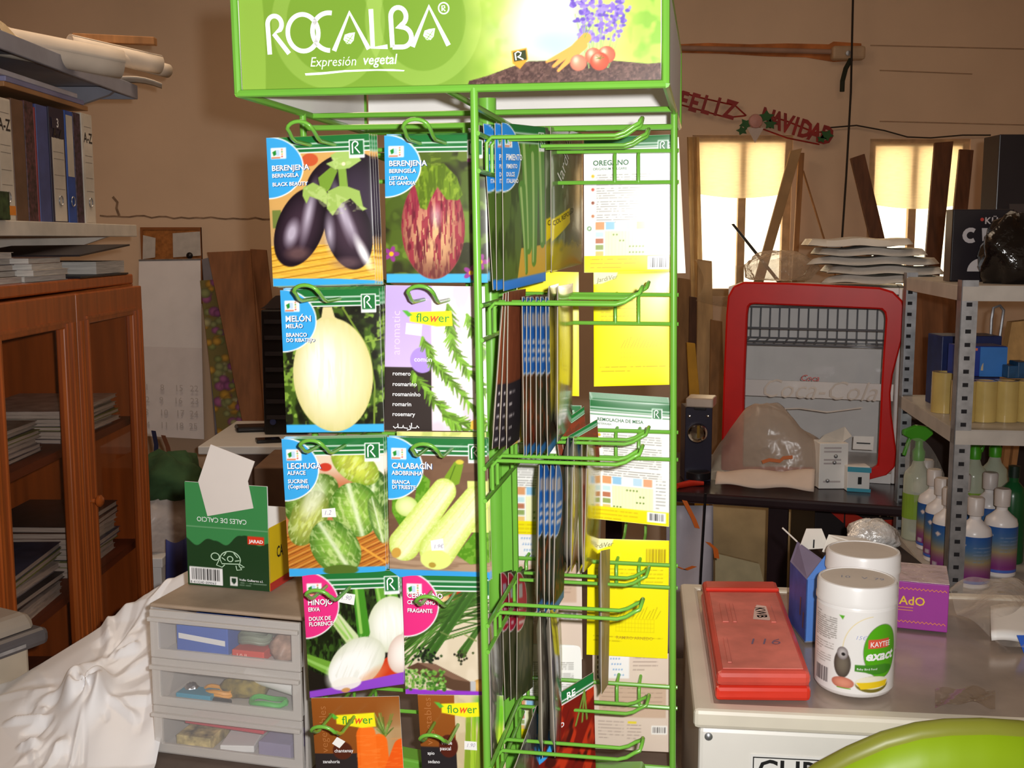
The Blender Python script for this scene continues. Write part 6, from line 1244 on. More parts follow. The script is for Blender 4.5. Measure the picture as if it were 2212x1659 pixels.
# ------------------------------------------------------------------ lime green chair back, bottom right
LIME = mat('lime_plastic', (142, 174, 18), rough=.45, var=.03); LIME2 = mat('lime_rim', (134, 138, 48), rough=.4, var=.03)
P = [(1735, 1715), (1785, 1668), (1850, 1626), (1920, 1590), (1990, 1568), (2050, 1560), (2130, 1559), (2212, 1567), (2330, 1600), (2400, 1660), (2440, 1740)]; Dc = 1.22
ch = thing('lime_chair', 'lime green plastic chair back in the bottom right corner', 'chair', (at(2060, 1659, Dc).x, Dc, 0))
def chpt(i, k):   # k: 0 top .. 1 bottom
    x, y = P[i]; y += 24; tpt = at(x, y, Dc - .00012 * (x - 2060) * .0); bx = at(1690 + (x - 1690), 1720, Dc); cxm = at(2060, 1659, Dc).x
    q = V3((tpt.x, tpt.y, tpt.z)); return V3((cxm + (q.x - cxm) * (1 - .10 * k), q.y - .05 * k + .05 * ((q.x - cxm) / .25) ** 2, q.z * (1 - k) + .45 * k))
m = MB(); n_ = len(P)
m.grid(lambda u, v: (lambda f: chpt(min(int(f), n_ - 2), v) * (1 - (f - min(int(f), n_ - 2))) + chpt(min(int(f), n_ - 2) + 1, v) * (f - min(int(f), n_ - 2)))(u * (n_ - 1)), 40, 10); m.build('backrest', LIME, ch, smooth=True, solid=.02)
m = MB(); m.tube([chpt(i, 0) + V3((0, .006, .0)) for i in range(n_)], .014, 12); m.build('rolled_rim', LIME2, ch, smooth=True)
cxm = at(2060, 1659, Dc).x; MB().box(cxm - .2, cxm + .2, Dc - .46, Dc - .04, .43, .455).build('seat', LIME, ch, bevel=.01)
for x in (-.18, .16):
    for y in (-.44, -.08): MB().tube([(cxm + x, Dc + y, .43), (cxm + x * 1.15, Dc + y, 0)], .013, 8).build('leg', METAL, ch, smooth=True)
# ------------------------------------------------------------------ black table with the red display fridge
TB = .775; TL_, TR_ = atz(1440, 1062, TB), atz(1962, 1096, TB); tx = (TR_ - TL_).normalized(); ty = V3((-tx.y, tx.x, 0)); TLn = (TR_ - TL_).length
bt = thing('black_table', 'black table carrying the red display fridge', 'table', TL_ + tx * TLn / 2 - UP * TB); BT = mat('black_laminate', (44, 30, 34), rough=.25, var=.1)
MB().hexa(TL_ - UP * .03 - tx * .25, tx * (TLn + .25), ty * .62, UP * .03).build('table_top', BT, bt, bevel=.008)
for px in (1652, 1935): q = atz(px, 1085, TB); q = TL_ + tx * ((q - TL_).dot(tx)) + ty * .10; MB().hexa(q - UP * TB, tx * .055, ty * .055, UP * (TB - .03)).build('leg', BT, bt)
q = TL_ - tx * .2 + ty * .1; MB().hexa(q - UP * TB, tx * .05, ty * .05, UP * (TB - .03)).build('leg', BT, bt)
# fridge
fdv = TL_ + ty * .26; FY = fdv.y
def FP(px, py, off=0.): return atplane(px, py, fdv + ty * off, ty)
REDF = mat('red_fridge', (206, 22, 14), rough=.35, var=.04, spec=.3); WHF = mat('fridge_white', (236, 232, 228), rough=.4, var=.03)
fr = thing('display_fridge', 'red framed glass door display fridge on the black table', 'fridge', FP(1745, 1040))
zt_ = TB + .001
OUT = [(1557, 1016), (1558, 960), (1563, 800), (1568, 680), (1572, 640), (1584, 618), (1606, 609), (1700, 611), (1800, 616), (1900, 621), (1930, 630), (1950, 650), (1958, 680), (1954, 715), (1942, 760), (1929, 810), (1924, 850), (1926, 895), (1932, 940), (1937, 980), (1933, 1010), (1915, 1027), (1880, 1036)]
INN = [(1604, 1010), (1605, 960), (1610, 800), (1615, 680), (1617, 664), (1622, 658), (1632, 657), (1700, 660), (1800, 664), (1890, 668), (1904, 669), (1911, 676), (1913, 690), (1911, 720), (1908, 760), (1905, 810), (1903, 850), (1901, 895), (1899, 940), (1897, 980), (1895, 1006), (1885, 1012), (1870, 1014)]
vs = []; n_ = len(OUT)
for L_, off in ((OUT, 0), (INN, 0), (OUT, .03), (INN, .03)): vs += [FP(x, y, 0) + ty * off for x, y in L_]
fs = []
for i in range(n_):
    j = (i + 1) % n_; fs += [(i, j, n_ + j, n_ + i), (2 * n_ + i, 3 * n_ + i, 3 * n_ + j, 2 * n_ + j), (i, 2 * n_ + i, 2 * n_ + j, j), (n_ + i, n_ + j, 3 * n_ + j, 3 * n_ + i)]
MB().add(vs, fs).build('door_frame', REDF, fr, bevel=.006)
q0 = FP(1572, 1040, .032); q1 = FP(1930, 1040, .032); fw = (q1 - q0).dot(tx); ztop = FP(1700, 612, 0).z; q0.z = zt_
MB().hexa(q0 - tx * .012, tx * .02, ty * .36, UP * (ztop - zt_ - .012)).build('side_wall', WHF, fr, bevel=.004); MB().hexa(q0 + tx * (fw - .008), tx * .02, ty * .36, UP * (ztop - zt_ - .012)).build('side_wall', WHF, fr, bevel=.004)
MB().hexa(q0 + tx * .008 + UP * (ztop - zt_ - .03), tx * (fw - .016), ty * .36, UP * .018).build('roof_panel', WHF, fr); MB().hexa(q0 + tx * .008 + ty * .34, tx * (fw - .016), ty * .02, UP * (ztop - zt_ - .03)).build('back_wall', WHF, fr); MB().hexa(q0 + tx * .008, tx * (fw - .016), ty * .34, UP * .03).build('floor_panel', WHF, fr)
MB().poly([FP(x, y, .012) for x, y in INN]).build('door_glass', clear_glass('fridge_glass', (252, 252, 252), .03), fr)
WIRE = mat('grey_wire', (120, 122, 128), rough=.4)
zs1 = at(1750, 745, FY).z; zs2 = at(1750, 835, FY).z
for k in range(15): x = .03 + k * (fw - .06) / 14; MB().tube([q0 + tx * x + ty * .06 + UP * (zs1 - zt_), q0 + tx * x + ty * .30 + UP * (zs1 - zt_), q0 + tx * x + ty * .315 + UP * (zs1 - zt_ + .10)], .003, 5).build('rack_wire', WIRE, fr)
for y, z in ((.06, zs1), (.16, zs1), (.30, zs1), (.315, zs1 + .10), (.06, zs1 + .05)): MB().tube([q0 + tx * .02 + ty * y + UP * (z - zt_), q0 + tx * (fw - .02) + ty * y + UP * (z - zt_)], .0035, 5).build('rack_wire', WIRE, fr)
MB().hexa(q0 + tx * .01 + ty * .05 + UP * (zs2 - zt_ - .03), tx * (fw - .02), ty * .28, UP * .012).build('shelf', WHF, fr); MB().hexa(q0 + tx * .01 + ty * .045 + UP * (zs2 - zt_ - .03), tx * (fw - .02), ty * .005, UP * .05).build('shelf_front', WHF, fr)
m = MB(); gm = frame_map(FP(1640, 850, .011), tx, UP)
wp = [(x, .03 * math.sin(x * 60) * (.4 + .6 * math.sin(x * 9) ** 2)) for x in [i * .005 for i in range(60)]]
text(m, 'Coca-Cola', gm, 0, -.01, .082, .0003, shear=.35, bold=-.008, sx=.95); stroke(m, [(0.02, -.03), (.06, -.045), (.12, -.04), (.2, -.048), (.30, -.03)], .004, gm, .0003); m.build('frosted_script', mat('frost_ink', (216, 206, 196), rough=.7), fr, kind='stuff'); m = MB(); text(m, 'Coca', frame_map(FP(1728, 822, .010), tx, UP), 0, 0, .026, .0005, shear=.3); m.build('red_lettering', ink((206, 70, 66)), fr)
MB().slab([FP(x, y, .009) for x, y in ((1844, 942), (1888, 943), (1886, 972), (1842, 970))], ty * -.0006).build('price_label', WHITE, fr); m = MB(); stroke(m, [(0.006, -.012), (.045, -.012)], .004, frame_map(FP(1846, 948, .007), tx, UP), .0004); m.build('label_print', INKK, fr)
# folded white bags and a clear bag on the fridge
zf_ = ztop + .001; q = V3((q0.x, q0.y, zf_)); WB = mat('white_bag_plastic', (216, 212, 204), rough=.32, var=.05, bump=.3, bscale=25)
GRS = mat('green_print', (60, 120, 70), rough=.4)
for k in range(5):
    ang = (-.06, .05, .10, -.03, .12)[k]; x0, ln = (.27, .26, .22, .23, .20)[k], (.34, .33, .36, .31, .30)[k]; th = .026
    m = MB(); zz = zf_ + k * (th + .001); rr = random.Random(k); ph = rr.uniform(0, 6)
    def fn(u, v, s): return q + tx * (x0 + ln * u + .015 * math.sin(4 * v + ph)) + ty * (.03 + .26 * v) + UP * ((zz - zf_) + s * th * (math.sin(math.pi * min(max(u, .0), 1)) * math.sin(math.pi * v)) ** .14 + .02 * ang * (u - .5) * 10 * .5 * (k > 1) * (u > .5) * (u - .5) + .003 * math.sin(13 * u + ph) * s)
    m.grid(lambda u, v: fn(u, v, .98), 24, 14); m.grid(lambda u, v: fn(1 - u, v, .04), 24, 14); tag(m.build('folded_plastic_bag', WB, smooth=True), 'white folded plastic bag on the red fridge, %s of the pile' % ('lowest', 'second', 'third', 'fourth', 'topmost')[k], 'plastic bag', 'folded bags on the fridge')
blob('clear_item_bag', 'clear bag of small items slumped on the left of the red fridge', 'plastic bag', q + tx * .13 + ty * .10 + UP * .038, .105, .08, .055, film('clear_bag2', (206, 180, 150), .32, .1, .9, 40), 4, .22)
# things before the fridge
p = atz(1640, 1072, TB) + ty * .17; m = MB(); b0, b1 = atz(1516, 1050, TB), atz(1770, 1070, TB); bl = (b1 - b0)
HB = ([0, .1, .2, .32, .42, .52, .6, .68, .8, .9, .97, 1], [.03, .10, .155, .195, .228, .243, .232, .208, .172, .150, .13, .06])
def bagfn(u, v):
    w_ = 2 * v - 1; x = u + .02 * math.sin(9 * v); hgt = float(np.interp(u, *HB)) * max(0., 1 - abs(w_) ** 2.4) ** .5
    wr = 1 + .05 * math.sin(17 * u + 5 * v) + .05 * float(vnoise(np.array(u * 9.), np.array(v * 7.), 3)) - .03
    return b0 + bl * x + ty * (.17 + .085 * w_ * (.55 + .45 * math.sin(math.pi * min(1, max(0, u))) ** .5)) + UP * (.002 + hgt * wr)
m.grid(bagfn, 48, 22); tag(m.build('milky_bag', film('milky_bag', (206, 186, 166), .50, .25, .9, 18), smooth=True, ang=80), 'large milky plastic bag slumped before the red fridge', 'plastic bag')
m = MB(); o1, o2 = atz(1535, 1058, TB), atz(1762, 1076, TB); m.grid(lambda u, v: o1 + (o2 - o1) * (.04 + .94 * u) + ty * (.01 + .07 * v) + UP * (.004 + .062 * math.sin(math.pi * min(1, .08 + v * .6)) * (.65 + .35 * u) + .004 * math.sin(11 * u + 5 * v)), 26, 10); tag(m.build('paper_parcel', mat('cream_paper', (216, 196, 180), rough=.7, var=.04), smooth=True, solid=.004), 'cream paper parcel lying in front of the milky bag', 'parcel')
m = MB(); stroke(m, [(0, 0), (.02, .008), (.05, .006), (.06, .016), (.085, .02)], .010, frame_map(p - ty * .10 + tx * .0 + UP * .085, tx, UP), .0); tag(m.build('orange_ribbon', ink((206, 110, 50)), solid=.001), 'orange ribbon showing at the mouth of the milky bag', 'ribbon')
def tbox(name, label, P, dp, m_, z=TB + .001):
    a_, b_ = atz(P[0], P[3], z), atz(P[1], P[3], z); h_ = at((P[0] + P[1]) / 2, P[2], a_.y).z - z; t = thing(name, label, 'carton', (a_ + b_) / 2); e = (b_ - a_).normalized(); e2_ = V3((-e.y, e.x, 0)); MB().hexa(a_, b_ - a_, e2_ * dp, UP * h_).build('box', m_, t, bevel=.002); return t, frame_map(a_, e, UP), (b_ - a_).length, h_
t, M_, W_, H_ = tbox('white_lamp_carton', 'white carton with shiny dots beside the milky bag', (1768, 1830, 958, 1056), .07, WHITE); m = MB()
for y in (.9, .82, .64, .56, .16): stroke(m, [(W_ * .15, H_ * y), (W_ * .75, H_ * y)], .005, M_, .0006)
m.build('faint_print', ink((190, 180, 180)), t, kind='stuff')
for x, y in ((.56, .72), (.52, .58), (.30, .18)): MB().lathe(M_(W_ * x, H_ * y, .0005), [(.006, 0), (.006, .001), (.003, .003), (0, .0034)], 12, ax=-ty).build('shiny_dot', METAL, t, smooth=True)
MB().slab([M_(0, H_, -.03), M_(W_ * .9, H_, -.03), M_(W_ * 1.2, H_ * 1.12, -.03), M_(W_ * .98, H_ * 1.32, -.04), M_(W_ * .2, H_ * 1.16, -.02)], ty * .002).build('open_flap', CARDW, t)
t, M_, W_, H_ = tbox('teal_carton', 'small white and teal carton at the right end of the black table', (1829, 1878, 1008, 1061), .05, WHITE); TEAL = ink((50, 150, 175)); MB().hexa(M_(0, H_ * .80, .0012), tx * W_, ty * .0008, UP * H_ * .2).build('teal_band', TEAL, t); MB().hexa(M_(0, 0, .0012), tx * W_, ty * .0008, UP * H_ * .14).build('teal_band', TEAL, t); m = MB(); stroke(m, [(W_ * .55, H_ * .28), (W_ * .55, H_ * .58)], .011, M_, .0016); m.build('printed_code', INKK, t)
# grinder
t, M_, W_, H_ = tbox('black_grinder', 'black upright appliance with a round chrome knob on the black table', (1478, 1536, 880, 1040), .09, mat('navy_black', (36, 32, 52), rough=.35)); MB().hexa(M_(.0, H_ + .0005, -.0), tx * W_, ty * .09, UP * .028).build('silver_cap', mat('satin_silver', (206, 190, 176), rough=.3, metal=.4), t, bevel=.004); MB().hexa(M_(W_ * .3, H_ * .965, .0005), tx * W_ * .45, ty * .006, UP * H_ * .09).build('spout', BLACKP, t, bevel=.002)
CH = mat('chrome', (220, 215, 205), rough=.12, metal=1.)
MB().lathe(M_(W_ * .46, H_ * .66, .001), [(.030, 0), (.030, .012), (.026, .018), (.021, .016), (.019, .008), (0, .007)], 28, ax=-ty).build('chrome_knob', CH, t, smooth=True); MB().hexa(M_(W_ * .43, H_ * .60, .010), tx * .008, ty * -.008, UP * .04).build('knob_bar', mat('brass', (196, 160, 80), rough=.25, metal=1.), t)
for x in (.14, .82): MB().lathe(M_(W_ * x, H_ * .88, .0005), [(.004, 0), (.004, .002), (0, .003)], 10, ax=-ty).build('rivet', CH, t, smooth=True)
MB().lathe(M_(W_ * .5, 0, .01) + UP * .012, [(.036, 0), (.036, .02), (.03, .024), (0, .024)], 24).build('base_ring', BLACKP, t, smooth=True)
p = atz(1462, 1050, TB + .008); tag(MB().tube([p, atz(1490, 1044, TB + .008), atz(1520, 1044, TB + .008)], [.008, .010, .006], 10).build('red_pen', mat('red_plastic', (206, 50, 30), rough=.35), smooth=True), 'red plastic handle lying on the black table beside the grinder', 'handle')
# ------------------------------------------------------------------ under the black table
m = MB(); m.slab(floorext([at(1540, 1066, 3.95), at(1765, 1072, 3.95), at(1760, 1240, 3.85), at(1540, 1240, 3.85)]), (0, .015, 0)); tag(m.build('leaning_board', mat('beige_board', (196, 168, 122), rough=.8, var=.08)), 'wide beige board leaning under the black table', 'board')
m = MB(); m.slab(floorext([at(1545, 1195, 3.75), at(1640, 1218, 3.75), at(1648, 1250, 3.72), at(1545, 1230, 3.72)]), (0, .02, 0)); tag(m.build('cream_board', mat('cream_board', (226, 206, 160), rough=.8)), 'low cream board before the beige one under the table', 'board')
t = thing('printed_bag', 'white bag printed with orange swirls under the left of the black table', 'bag', at(1495, 1240, 3.2))
m = MB(); m.grid(lambda u, v: at(1440 + 100 * u, 1092 + 330 * v, 3.22 + .03 * math.sin(5 * u + 2 * v)), 14, 10); m.build('bag', mat('white_bag', (196, 190, 200), rough=.5, var=.05), t, smooth=True, solid=.004)
for k, P in enumerate(([(1478, 1080), (1488, 1100), (1498, 1120), (1506, 1140)], [(1528, 1170), (1545, 1185), (1548, 1205)], [(1460, 1222), (1480, 1230), (1500, 1222)])):
    m = MB(); vs = []
    for x, y in P: vs += [at(x - 5, y, 3.165), at(x + 6, y + 2, 3.165)]
    m.add(vs, [(2 * i, 2 * i + 1, 2 * i + 3, 2 * i + 2) for i in range(len(P) - 1)]); m.build('orange_swirl', ink((226, 110, 30)), t)
tag(MB().tube([at(1524, 1066, 3.12), at(1519, 1150, 3.12), at(1514, 1236, 3.12), at(1510, 1330, 3.12)], .004, 6).build('black_cable', BLACKP, smooth=True), 'thin black cable hanging from the black table edge', 'cable')
t = thing('red_black_carton', 'red and black carton with pale capitals under the right of the black table', 'carton', at(1850, 1180, 3.5)); a, b = at(1762, 1078, 3.45), at(1960, 1230, 3.45)
MB().box(a.x, b.x, 3.45, 3.75, 0, a.z).build('box', mat('black_card', (34, 24, 26), rough=.5), t, bevel=.003); M_ = lambda x, y, h: at(x, y, 3.449 - h)
for P, cc in (([(1770, 1086), (1825, 1086), (1822, 1130)], (190, 40, 26)), ([(1826, 1098), (1872, 1124), (1955, 1122), (1955, 1158), (1826, 1140)], (190, 46, 26))): m = MB(); m.add([M_(x, y, .001) for x, y in P[::-1]], [tuple(range(len(P)))]); m.build('red_panel', ink(cc), t)
m = MB(); q = at(1899, 1116, 3.446); text(m, 'AL', lambda x, y, h: V3((q.x + x, q.y, q.z + y)), 0, 0, .045, 0, bold=.01); m.build('lettering', ink((214, 206, 196)), t)
p = at(1882, 1176, 2.42); blob('foil_bag', 'crinkled silver foil bag behind the blue gable carton', 'foil bag', (p.x, 2.42, .852), .056, .045, .040, mat('crinkled_foil', (252, 248, 242), rough=.3, metal=.35, var=.1, bump=1.0, bscale=45), 9, .2); 
o = MB().box(p.x - .12, p.x + .07, 2.22, 2.50, 0, .828).build('low_cupboard', mat('dark_cupboard', (50, 40, 38), rough=.6), bevel=.004); tag(o, 'dark low cupboard between freezer and shelving under the foil bag', 'cupboard')
# ------------------------------------------------------------------ metal shelving at right
SD = 2.52; s0 = at(2078, 616, SD); s1 = at(1953, 594, 3.10); sy = V3((s1.x - s0.x, s1.y - s0.y, 0)); SDp = sy.length; sy.normalize(); sx = V3((sy.y, -sy.x, 0)); SL = .72
def SH(x, y, z): return V3((s0.x, s0.y, 0)) + sx * x + sy * y + UP * z
zs = [at(2050, 1282, SD).z, at(2062, 928, SD).z, at(2081, 617, SD).z]
sh = thing('metal_shelving', 'grey slotted metal shelving with three shelves at the right', 'shelving', SH(SL / 2, SDp / 2, 0)); SLOT = mat('slot_dark', (30, 28, 32), rough=.8); SHG = mat('shelf_grey', (196, 188, 178), rough=.45, var=.08)
for x, y, fx_, fy_ in ((0, 0, 1, 1), (0, SDp, 1, -1), (SL, 0, -1, 1), (SL, SDp, -1, -1)):
    m = MB(); m.hexa(SH(x, y, 0), sx * (.036 * fx_), sy * (.002 * fy_), UP * (zs[2] + .012)); p_ = m.build('post', METAL, sh)
    m = MB(); m.hexa(SH(x, y, 0), sx * (.002 * fx_), sy * (.036 * fy_), UP * (zs[2] + .012)); m.build('post_flange', METAL, p_)
    for k in range(36):
        z = .30 + k * .03
        if z < zs[2] - .02 and fy_ * 1: MB().hexa(SH(x, y, z) + sx * (.012 * fx_) - sy * (.0008 if fy_ > 0 else .0030), sx * (.012 * fx_), sy * .0006, UP * .009).build('slot', SLOT, p_)
for k, z in enumerate(zs):
    s_ = MB(); s_.hexa(SH(.002, .002, z - .004), sx * (SL - .004), sy * (SDp - .004), UP * .004); s_ = s_.build('shelf', SHG, sh)
    for o_, a_, b_ in ((SH(.002, -.001, z - .034), sx * (SL - .004), sy * .002), (SH(.0, .002, z - .034), sx * .002, sy * (SDp - .004)), (SH(.002, SDp - .002, z - .034), sx * (SL - .004), sy * .002)): MB().hexa(o_, a_, b_, UP * .032).build('shelf_lip', SHG, s_)
def sbox(name, label, px0, px1, pyt, Y, dp, m_, z, cat='carton', yaw=0., hmax=None):
    a_, b_ = at(px0, pyt, Y), at(px1, pyt, Y); t = thing(name, label, cat, (a_.x, Y, z + .0008)); h_ = a_.z - z - .001; e = V3((math.cos(yaw), math.sin(yaw), 0)); e2_ = V3((-e.y, e.x, 0)); o_ = V3((a_.x, Y, z + .0008)); w_ = (b_.x - a_.x) / max(.3, math.cos(yaw)); MB().hexa(o_, e * w_, e2_ * dp, UP * h_).build('box', m_, t, bevel=.002); return t, frame_map(o_, e, UP), w_, h_
BKC = mat('black_gloss_card', (34, 28, 34), rough=.3, var=.08)
t, M_, W_, H_ = sbox('blender_carton', 'black appliance carton printed with a hand blender on the shelving top', 2060, 2186, 452, 2.75, .055, BKC, zs[2], yaw=-.10)
MB().hexa(M_(-.001, 0, .0), V3((.0055, .0545, 0)), V3((-.001, 0, 0)), UP * H_).build('brown_side', mat('brown_gloss', (84, 62, 44), rough=.3), t)
m = MB(); text(m, '•', M_, W_ * .44, H_ * .80, .03, .0006, bold=.02); m.build('red_dot', ink((200, 60, 50)), t); m = MB(); text(m, 'KÜ', M_, W_ * .52, H_ * .80, .022, .0006, bold=.02, space=1.1); m.build('lettering', ink((206, 196, 196)), t)
m = MB(); stroke(m, [(W_ * .50, H_ * .50), (W_ * .49, H_ * .32)], .008, M_, .0006); flat(m, [(W_ * .49 + W_ * .22 * math.cos(q), H_ * .14 + H_ * .18 * max(0, math.sin(q))) for q in [math.pi * i / 14 for i in range(15)]], M_, .0006); m.build('blender_picture', ink((206, 200, 200)), t, kind='stuff')
m = MB(); stroke(m, [(W_ * .30 + W_ * .10 * math.cos(q), H_ * .64 + H_ * .08 * math.sin(q)) for q in [math.radians(50 + 26 * i) for i in range(11)]], .010, M_, .0006); flat(m, [(W_ * .48, H_ * .74), (W_ * .66, H_ * .74), (W_ * .62, H_ * .56), (W_ * .50, H_ * .56)], M_, .0006); flat(m, [(W_ * .74, H_ * .74), (W_ * .94, H_ * .74), (W_ * .90, H_ * .56), (W_ * .78, H_ * .56)], M_, .0006); m.build('attachment_pictures', ink((196, 190, 192)), t, kind='stuff')
t, M_, W_, H_ = sbox('black_carton', 'tall black carton behind the blender carton on the shelving top', 2160, 2300, 290, 2.98, .10, BKC, zs[2]); m = MB(); flat(m, [(W_ * .2, H_ * .52), (W_ * .5, H_ * .52), (W_ * .48, H_ * .44), (W_ * .22, H_ * .44)], M_, .0006); m.build('printed_picture', ink((70, 60, 58)), t)
p = at(2205, 530, 2.62); blob('black_plastic_bag', 'shiny black plastic bag in front of the blender carton at the right edge', 'plastic bag', (p.x, 2.64, zs[2] + .062), .085, .06, .10, mat('shiny_black_film', (22, 18, 18), rough=.08, var=.1, bump=1., bscale=22, coat=.5), 3, .25)
# middle shelf
t, M_, W_, H_ = sbox('blue_carton', 'dark blue carton standing at the back of the middle shelf', 2036, 2165, 726, 2.86, .10, mat('navy_card', (30, 44, 96), rough=.4, var=.15, scale=30), zs[1]); 
t, M_, W_, H_ = sbox('bulb_carton', 'bright blue carton with bulb pictures lying on the amber rolls', 2076, 2176, 748, 2.70, .08, mat('bulb_blue', (32, 60, 150), rough=.35, var=.1), zs[1] + .098); MB().hexa(M_(W_ * .42, .0, .0008), sx * W_ * .56, sy * -.0006, UP * H_ * .98).build('light_panel', mat('sky_blue', (50, 120, 200), rough=.35), t)
for x in (.55, .8): m = MB(); flat(m, [(W_ * x + .012 * math.cos(q), H_ * .2 + .022 * math.sin(q)) for q in [math.pi * i / 8 for i in range(9)]], M_, .0024); m.build('bulb_picture', ink((196, 180, 150)), t)
m = MB(); stroke(m, [(W_ * .1, H_ * .90), (W_ * .36, H_ * .90)], .006, M_, .001); stroke(m, [(W_ * .72, H_ * .88), (W_ * .95, H_ * .88)], .006, M_, .0018); m.build('lettering', ink((220, 120, 90)), t, kind='stuff')
for k, (px, lab) in enumerate(((2178, 'smaller'), (2200, 'larger'))): t, M_, W_, H_ = sbox('blue_tag_carton', '%s little blue carton right of the bulb carton' % lab, px, px + 24, 790 - 8 * k, 2.66, .05, mat('teal_blue', (36, 80, 120), rough=.4, var=.2, scale=40), zs[1] + .098)
AMB = film('amber_wrap', (196, 168, 100), .80, .15, .5, 40)
for k in range(4):
    px = 2085 + k * 46; c_ = at(px, 925, 2.62); c_.z = zs[1] + .0006; c_.y = 2.64; t = thing('tape_roll', 'amber tape roll on the middle shelf, %s from the post' % NTH[k], 'tape roll', c_, 'tape rolls on the middle shelf'); MB().lathe(c_, [(.018, 0), (.028, .0), (.028, .096), (.018, .096), (.018, 0)], 26, caps=False).build('tape', mat('amber_tape', (200, 174, 104), rough=.2, var=.08, coat=.4), t, smooth=True); MB().lathe(c_, [(.0175, .001), (.0175, .095)], 20, caps=False).build('core', CARD, t, smooth=True)
c_ = at(2052, 900, 2.74); c_.z = zs[1] + .0006; c_.y = 2.78; MBt = thing('tape_roll', 'amber tape roll behind the front post on the middle shelf', 'tape roll', c_, 'tape rolls on the middle shelf'); MB().lathe(c_, [(.018, 0), (.032, .0), (.032, .10), (.018, .10), (.018, 0)], 26, caps=False).build('tape', mat('amber_tape'), MBt, smooth=True)
m = MB(); o_ = at(2174, 795, 2.78); m.slab([at(2168, 800, 2.8), at(2240, 800, 2.8), at(2240, 690, 2.86), at(2186, 696, 2.86)], (0, .03, 0)); tag(m.build('wood_block', mat('pale_wood', (206, 160, 100), rough=.7, var=.1, scale=6, stretch=(8, 8, 1))), 'pale wooden board standing on the middle shelf at the right edge', 'board')
P = [(2140, 730), (2142, 690), (2146, 665), (2160, 660), (2168, 670), (2164, 700), (2158, 740)]; tag(MB().tube([at(x, y, 3.02) for x, y in P], .004, 6).build('wire_handle', METAL, smooth=True), 'bent wire handle at the back of the middle shelf', 'wire')
# bottles on the lowest shelf
def bottle_print():
    c = Canvas(140, 160, 3., (40, 84, 160)); t_ = (c.Y / 160.)[..., None]
    k = [(0, (36, 84, 156)), (.30, (74, 110, 150)), (.55, (160, 142, 104)), (.72, (140, 84, 120)), (.86, (126, 50, 120)), (1, (130, 48, 118))]
    for (a, ca), (b, cb) in zip(k[:-1], k[1:]):
        q = np.clip((t_ - a) / (b - a), 0, 1); c.C = np.where(t_ >= a, np.array(ca, float) * (1 - q) + np.array(cb, float) * q, c.C)
    c.rect(0, 150, 140, 160, (70, 110, 200)); c.poly([(34, 22), (41, 30), (34, 40), (27, 30)], (226, 206, 200)); rr = random.Random(1); c.textlines(56, 36, 110, 5, 12, (120, 140, 170), 2.5, 3); c.rect(20, 132, 34, 146, (190, 180, 190)); return c
BOTP = bottle_print(); BW_ = mat('bottle_white', (232, 226, 224), rough=.28, var=.02); protos = {}
def bottle(label, px, pyb, Y, kind='white', r=.038, h=.128, nz=.07):
    zb_ = zs[0] + .0006; p_ = at(px, 1250, Y); c_ = V3((p_.x, Y, zb_)); t = thing('spray_bottle', label, 'bottle', c_, 'bottles on the lowest shelf')
    if kind in protos and protos[kind][1] == (r, h):
        for o in protos[kind][0].children: q_ = o.copy(); col.objects.link(q_); q_.parent = t
        return t
    if kind == 'white':
        MB().lathe(c_, [(r * .9, 0), (r, .004), (r, h), (r * .92, h + .012), (r * .6, h + .022), (.013, h + .032), (.0125, h + .05)], 32).build('bottle_body', BW_, t, smooth=True)
        MB().lathe(c_, [(.015, h + .040), (.018, h + .042), (.019, h + .080), (.016, h + .084), (0, h + .084)], 20).build('cap', mat('cap_translucent', (206, 196, 190), rough=.35), t, smooth=True)
        BOTP.sheet('label', lambda u, v, hh_: c_ + V3(((r + .0006) * math.cos(math.pi * (u * 1.3 - 1.15)), (r + .0006) * math.sin(math.pi * (u * 1.3 - 1.15)), h * .97 - v * h * .87)), t, print_mat('label_print'))
    else:
        MB().lathe(c_, [(r * .9, 0), (r, .004), (r, h), (r * .92, h + .012), (r * .5, h + .03), (.012, h + .05)], 28).build('bottle_body', film('cloudy_bottle', (206, 214, 190), .6, .2, .1), t, smooth=True); GRN = mat('green_trigger', (70, 160, 30), rough=.35)
        MB().lathe(c_, [(.016, h + .046), (.017, h + .07), (.011, h + .08), (.010, h + .10)], 18).build('collar', GRN, t, smooth=True); MB().slab([c_ + V3((x, -.010, h + z_)) for x, z_ in ((-.045, .115), (-.045, .128), (-.01, .142), (.03, .136), (.034, .118), (.012, .098), (-.012, .098))], (0, .02, 0)).build('spray_head', GRN, t, bevel=.003); MB().slab([c_ + V3((x, -.006, h + z_)) for x, z_ in ((-.020, .112), (-.028, .112), (-.044, .06), (-.036, .058))], (0, .012, 0)).build('trigger', GRN, t, bevel=.002)
        MB().lathe(c_, [(r + .0006, h * .35), (r + .0006, h * .75)], 24, caps=False).build('label', mat('lime_label', (140, 176, 60), rough=.4), t)
    protos[kind] = (t, (r, h)); return t
for px, Y, lab in ((2100, 2.58, 'front gradient labelled bottle just right of the shelving post'), (2156, 2.67, 'gradient labelled bottle second right of the post'), (2044, 2.68, 'gradient labelled bottle half hidden by the shelving post'), (2026, 2.79, 'gradient labelled bottle left of the post, nearest of the left row'), (2008, 2.90, 'gradient labelled bottle in the middle of the left row'), (1990, 3.03, 'gradient labelled bottle furthest back in the left row'), (2128, 2.86, 'gradient labelled bottle in the back row between the two front ones'), (2070, 2.84, 'gradient labelled bottle in the back row behind the post')):
    bottle(lab, px, 0, Y)
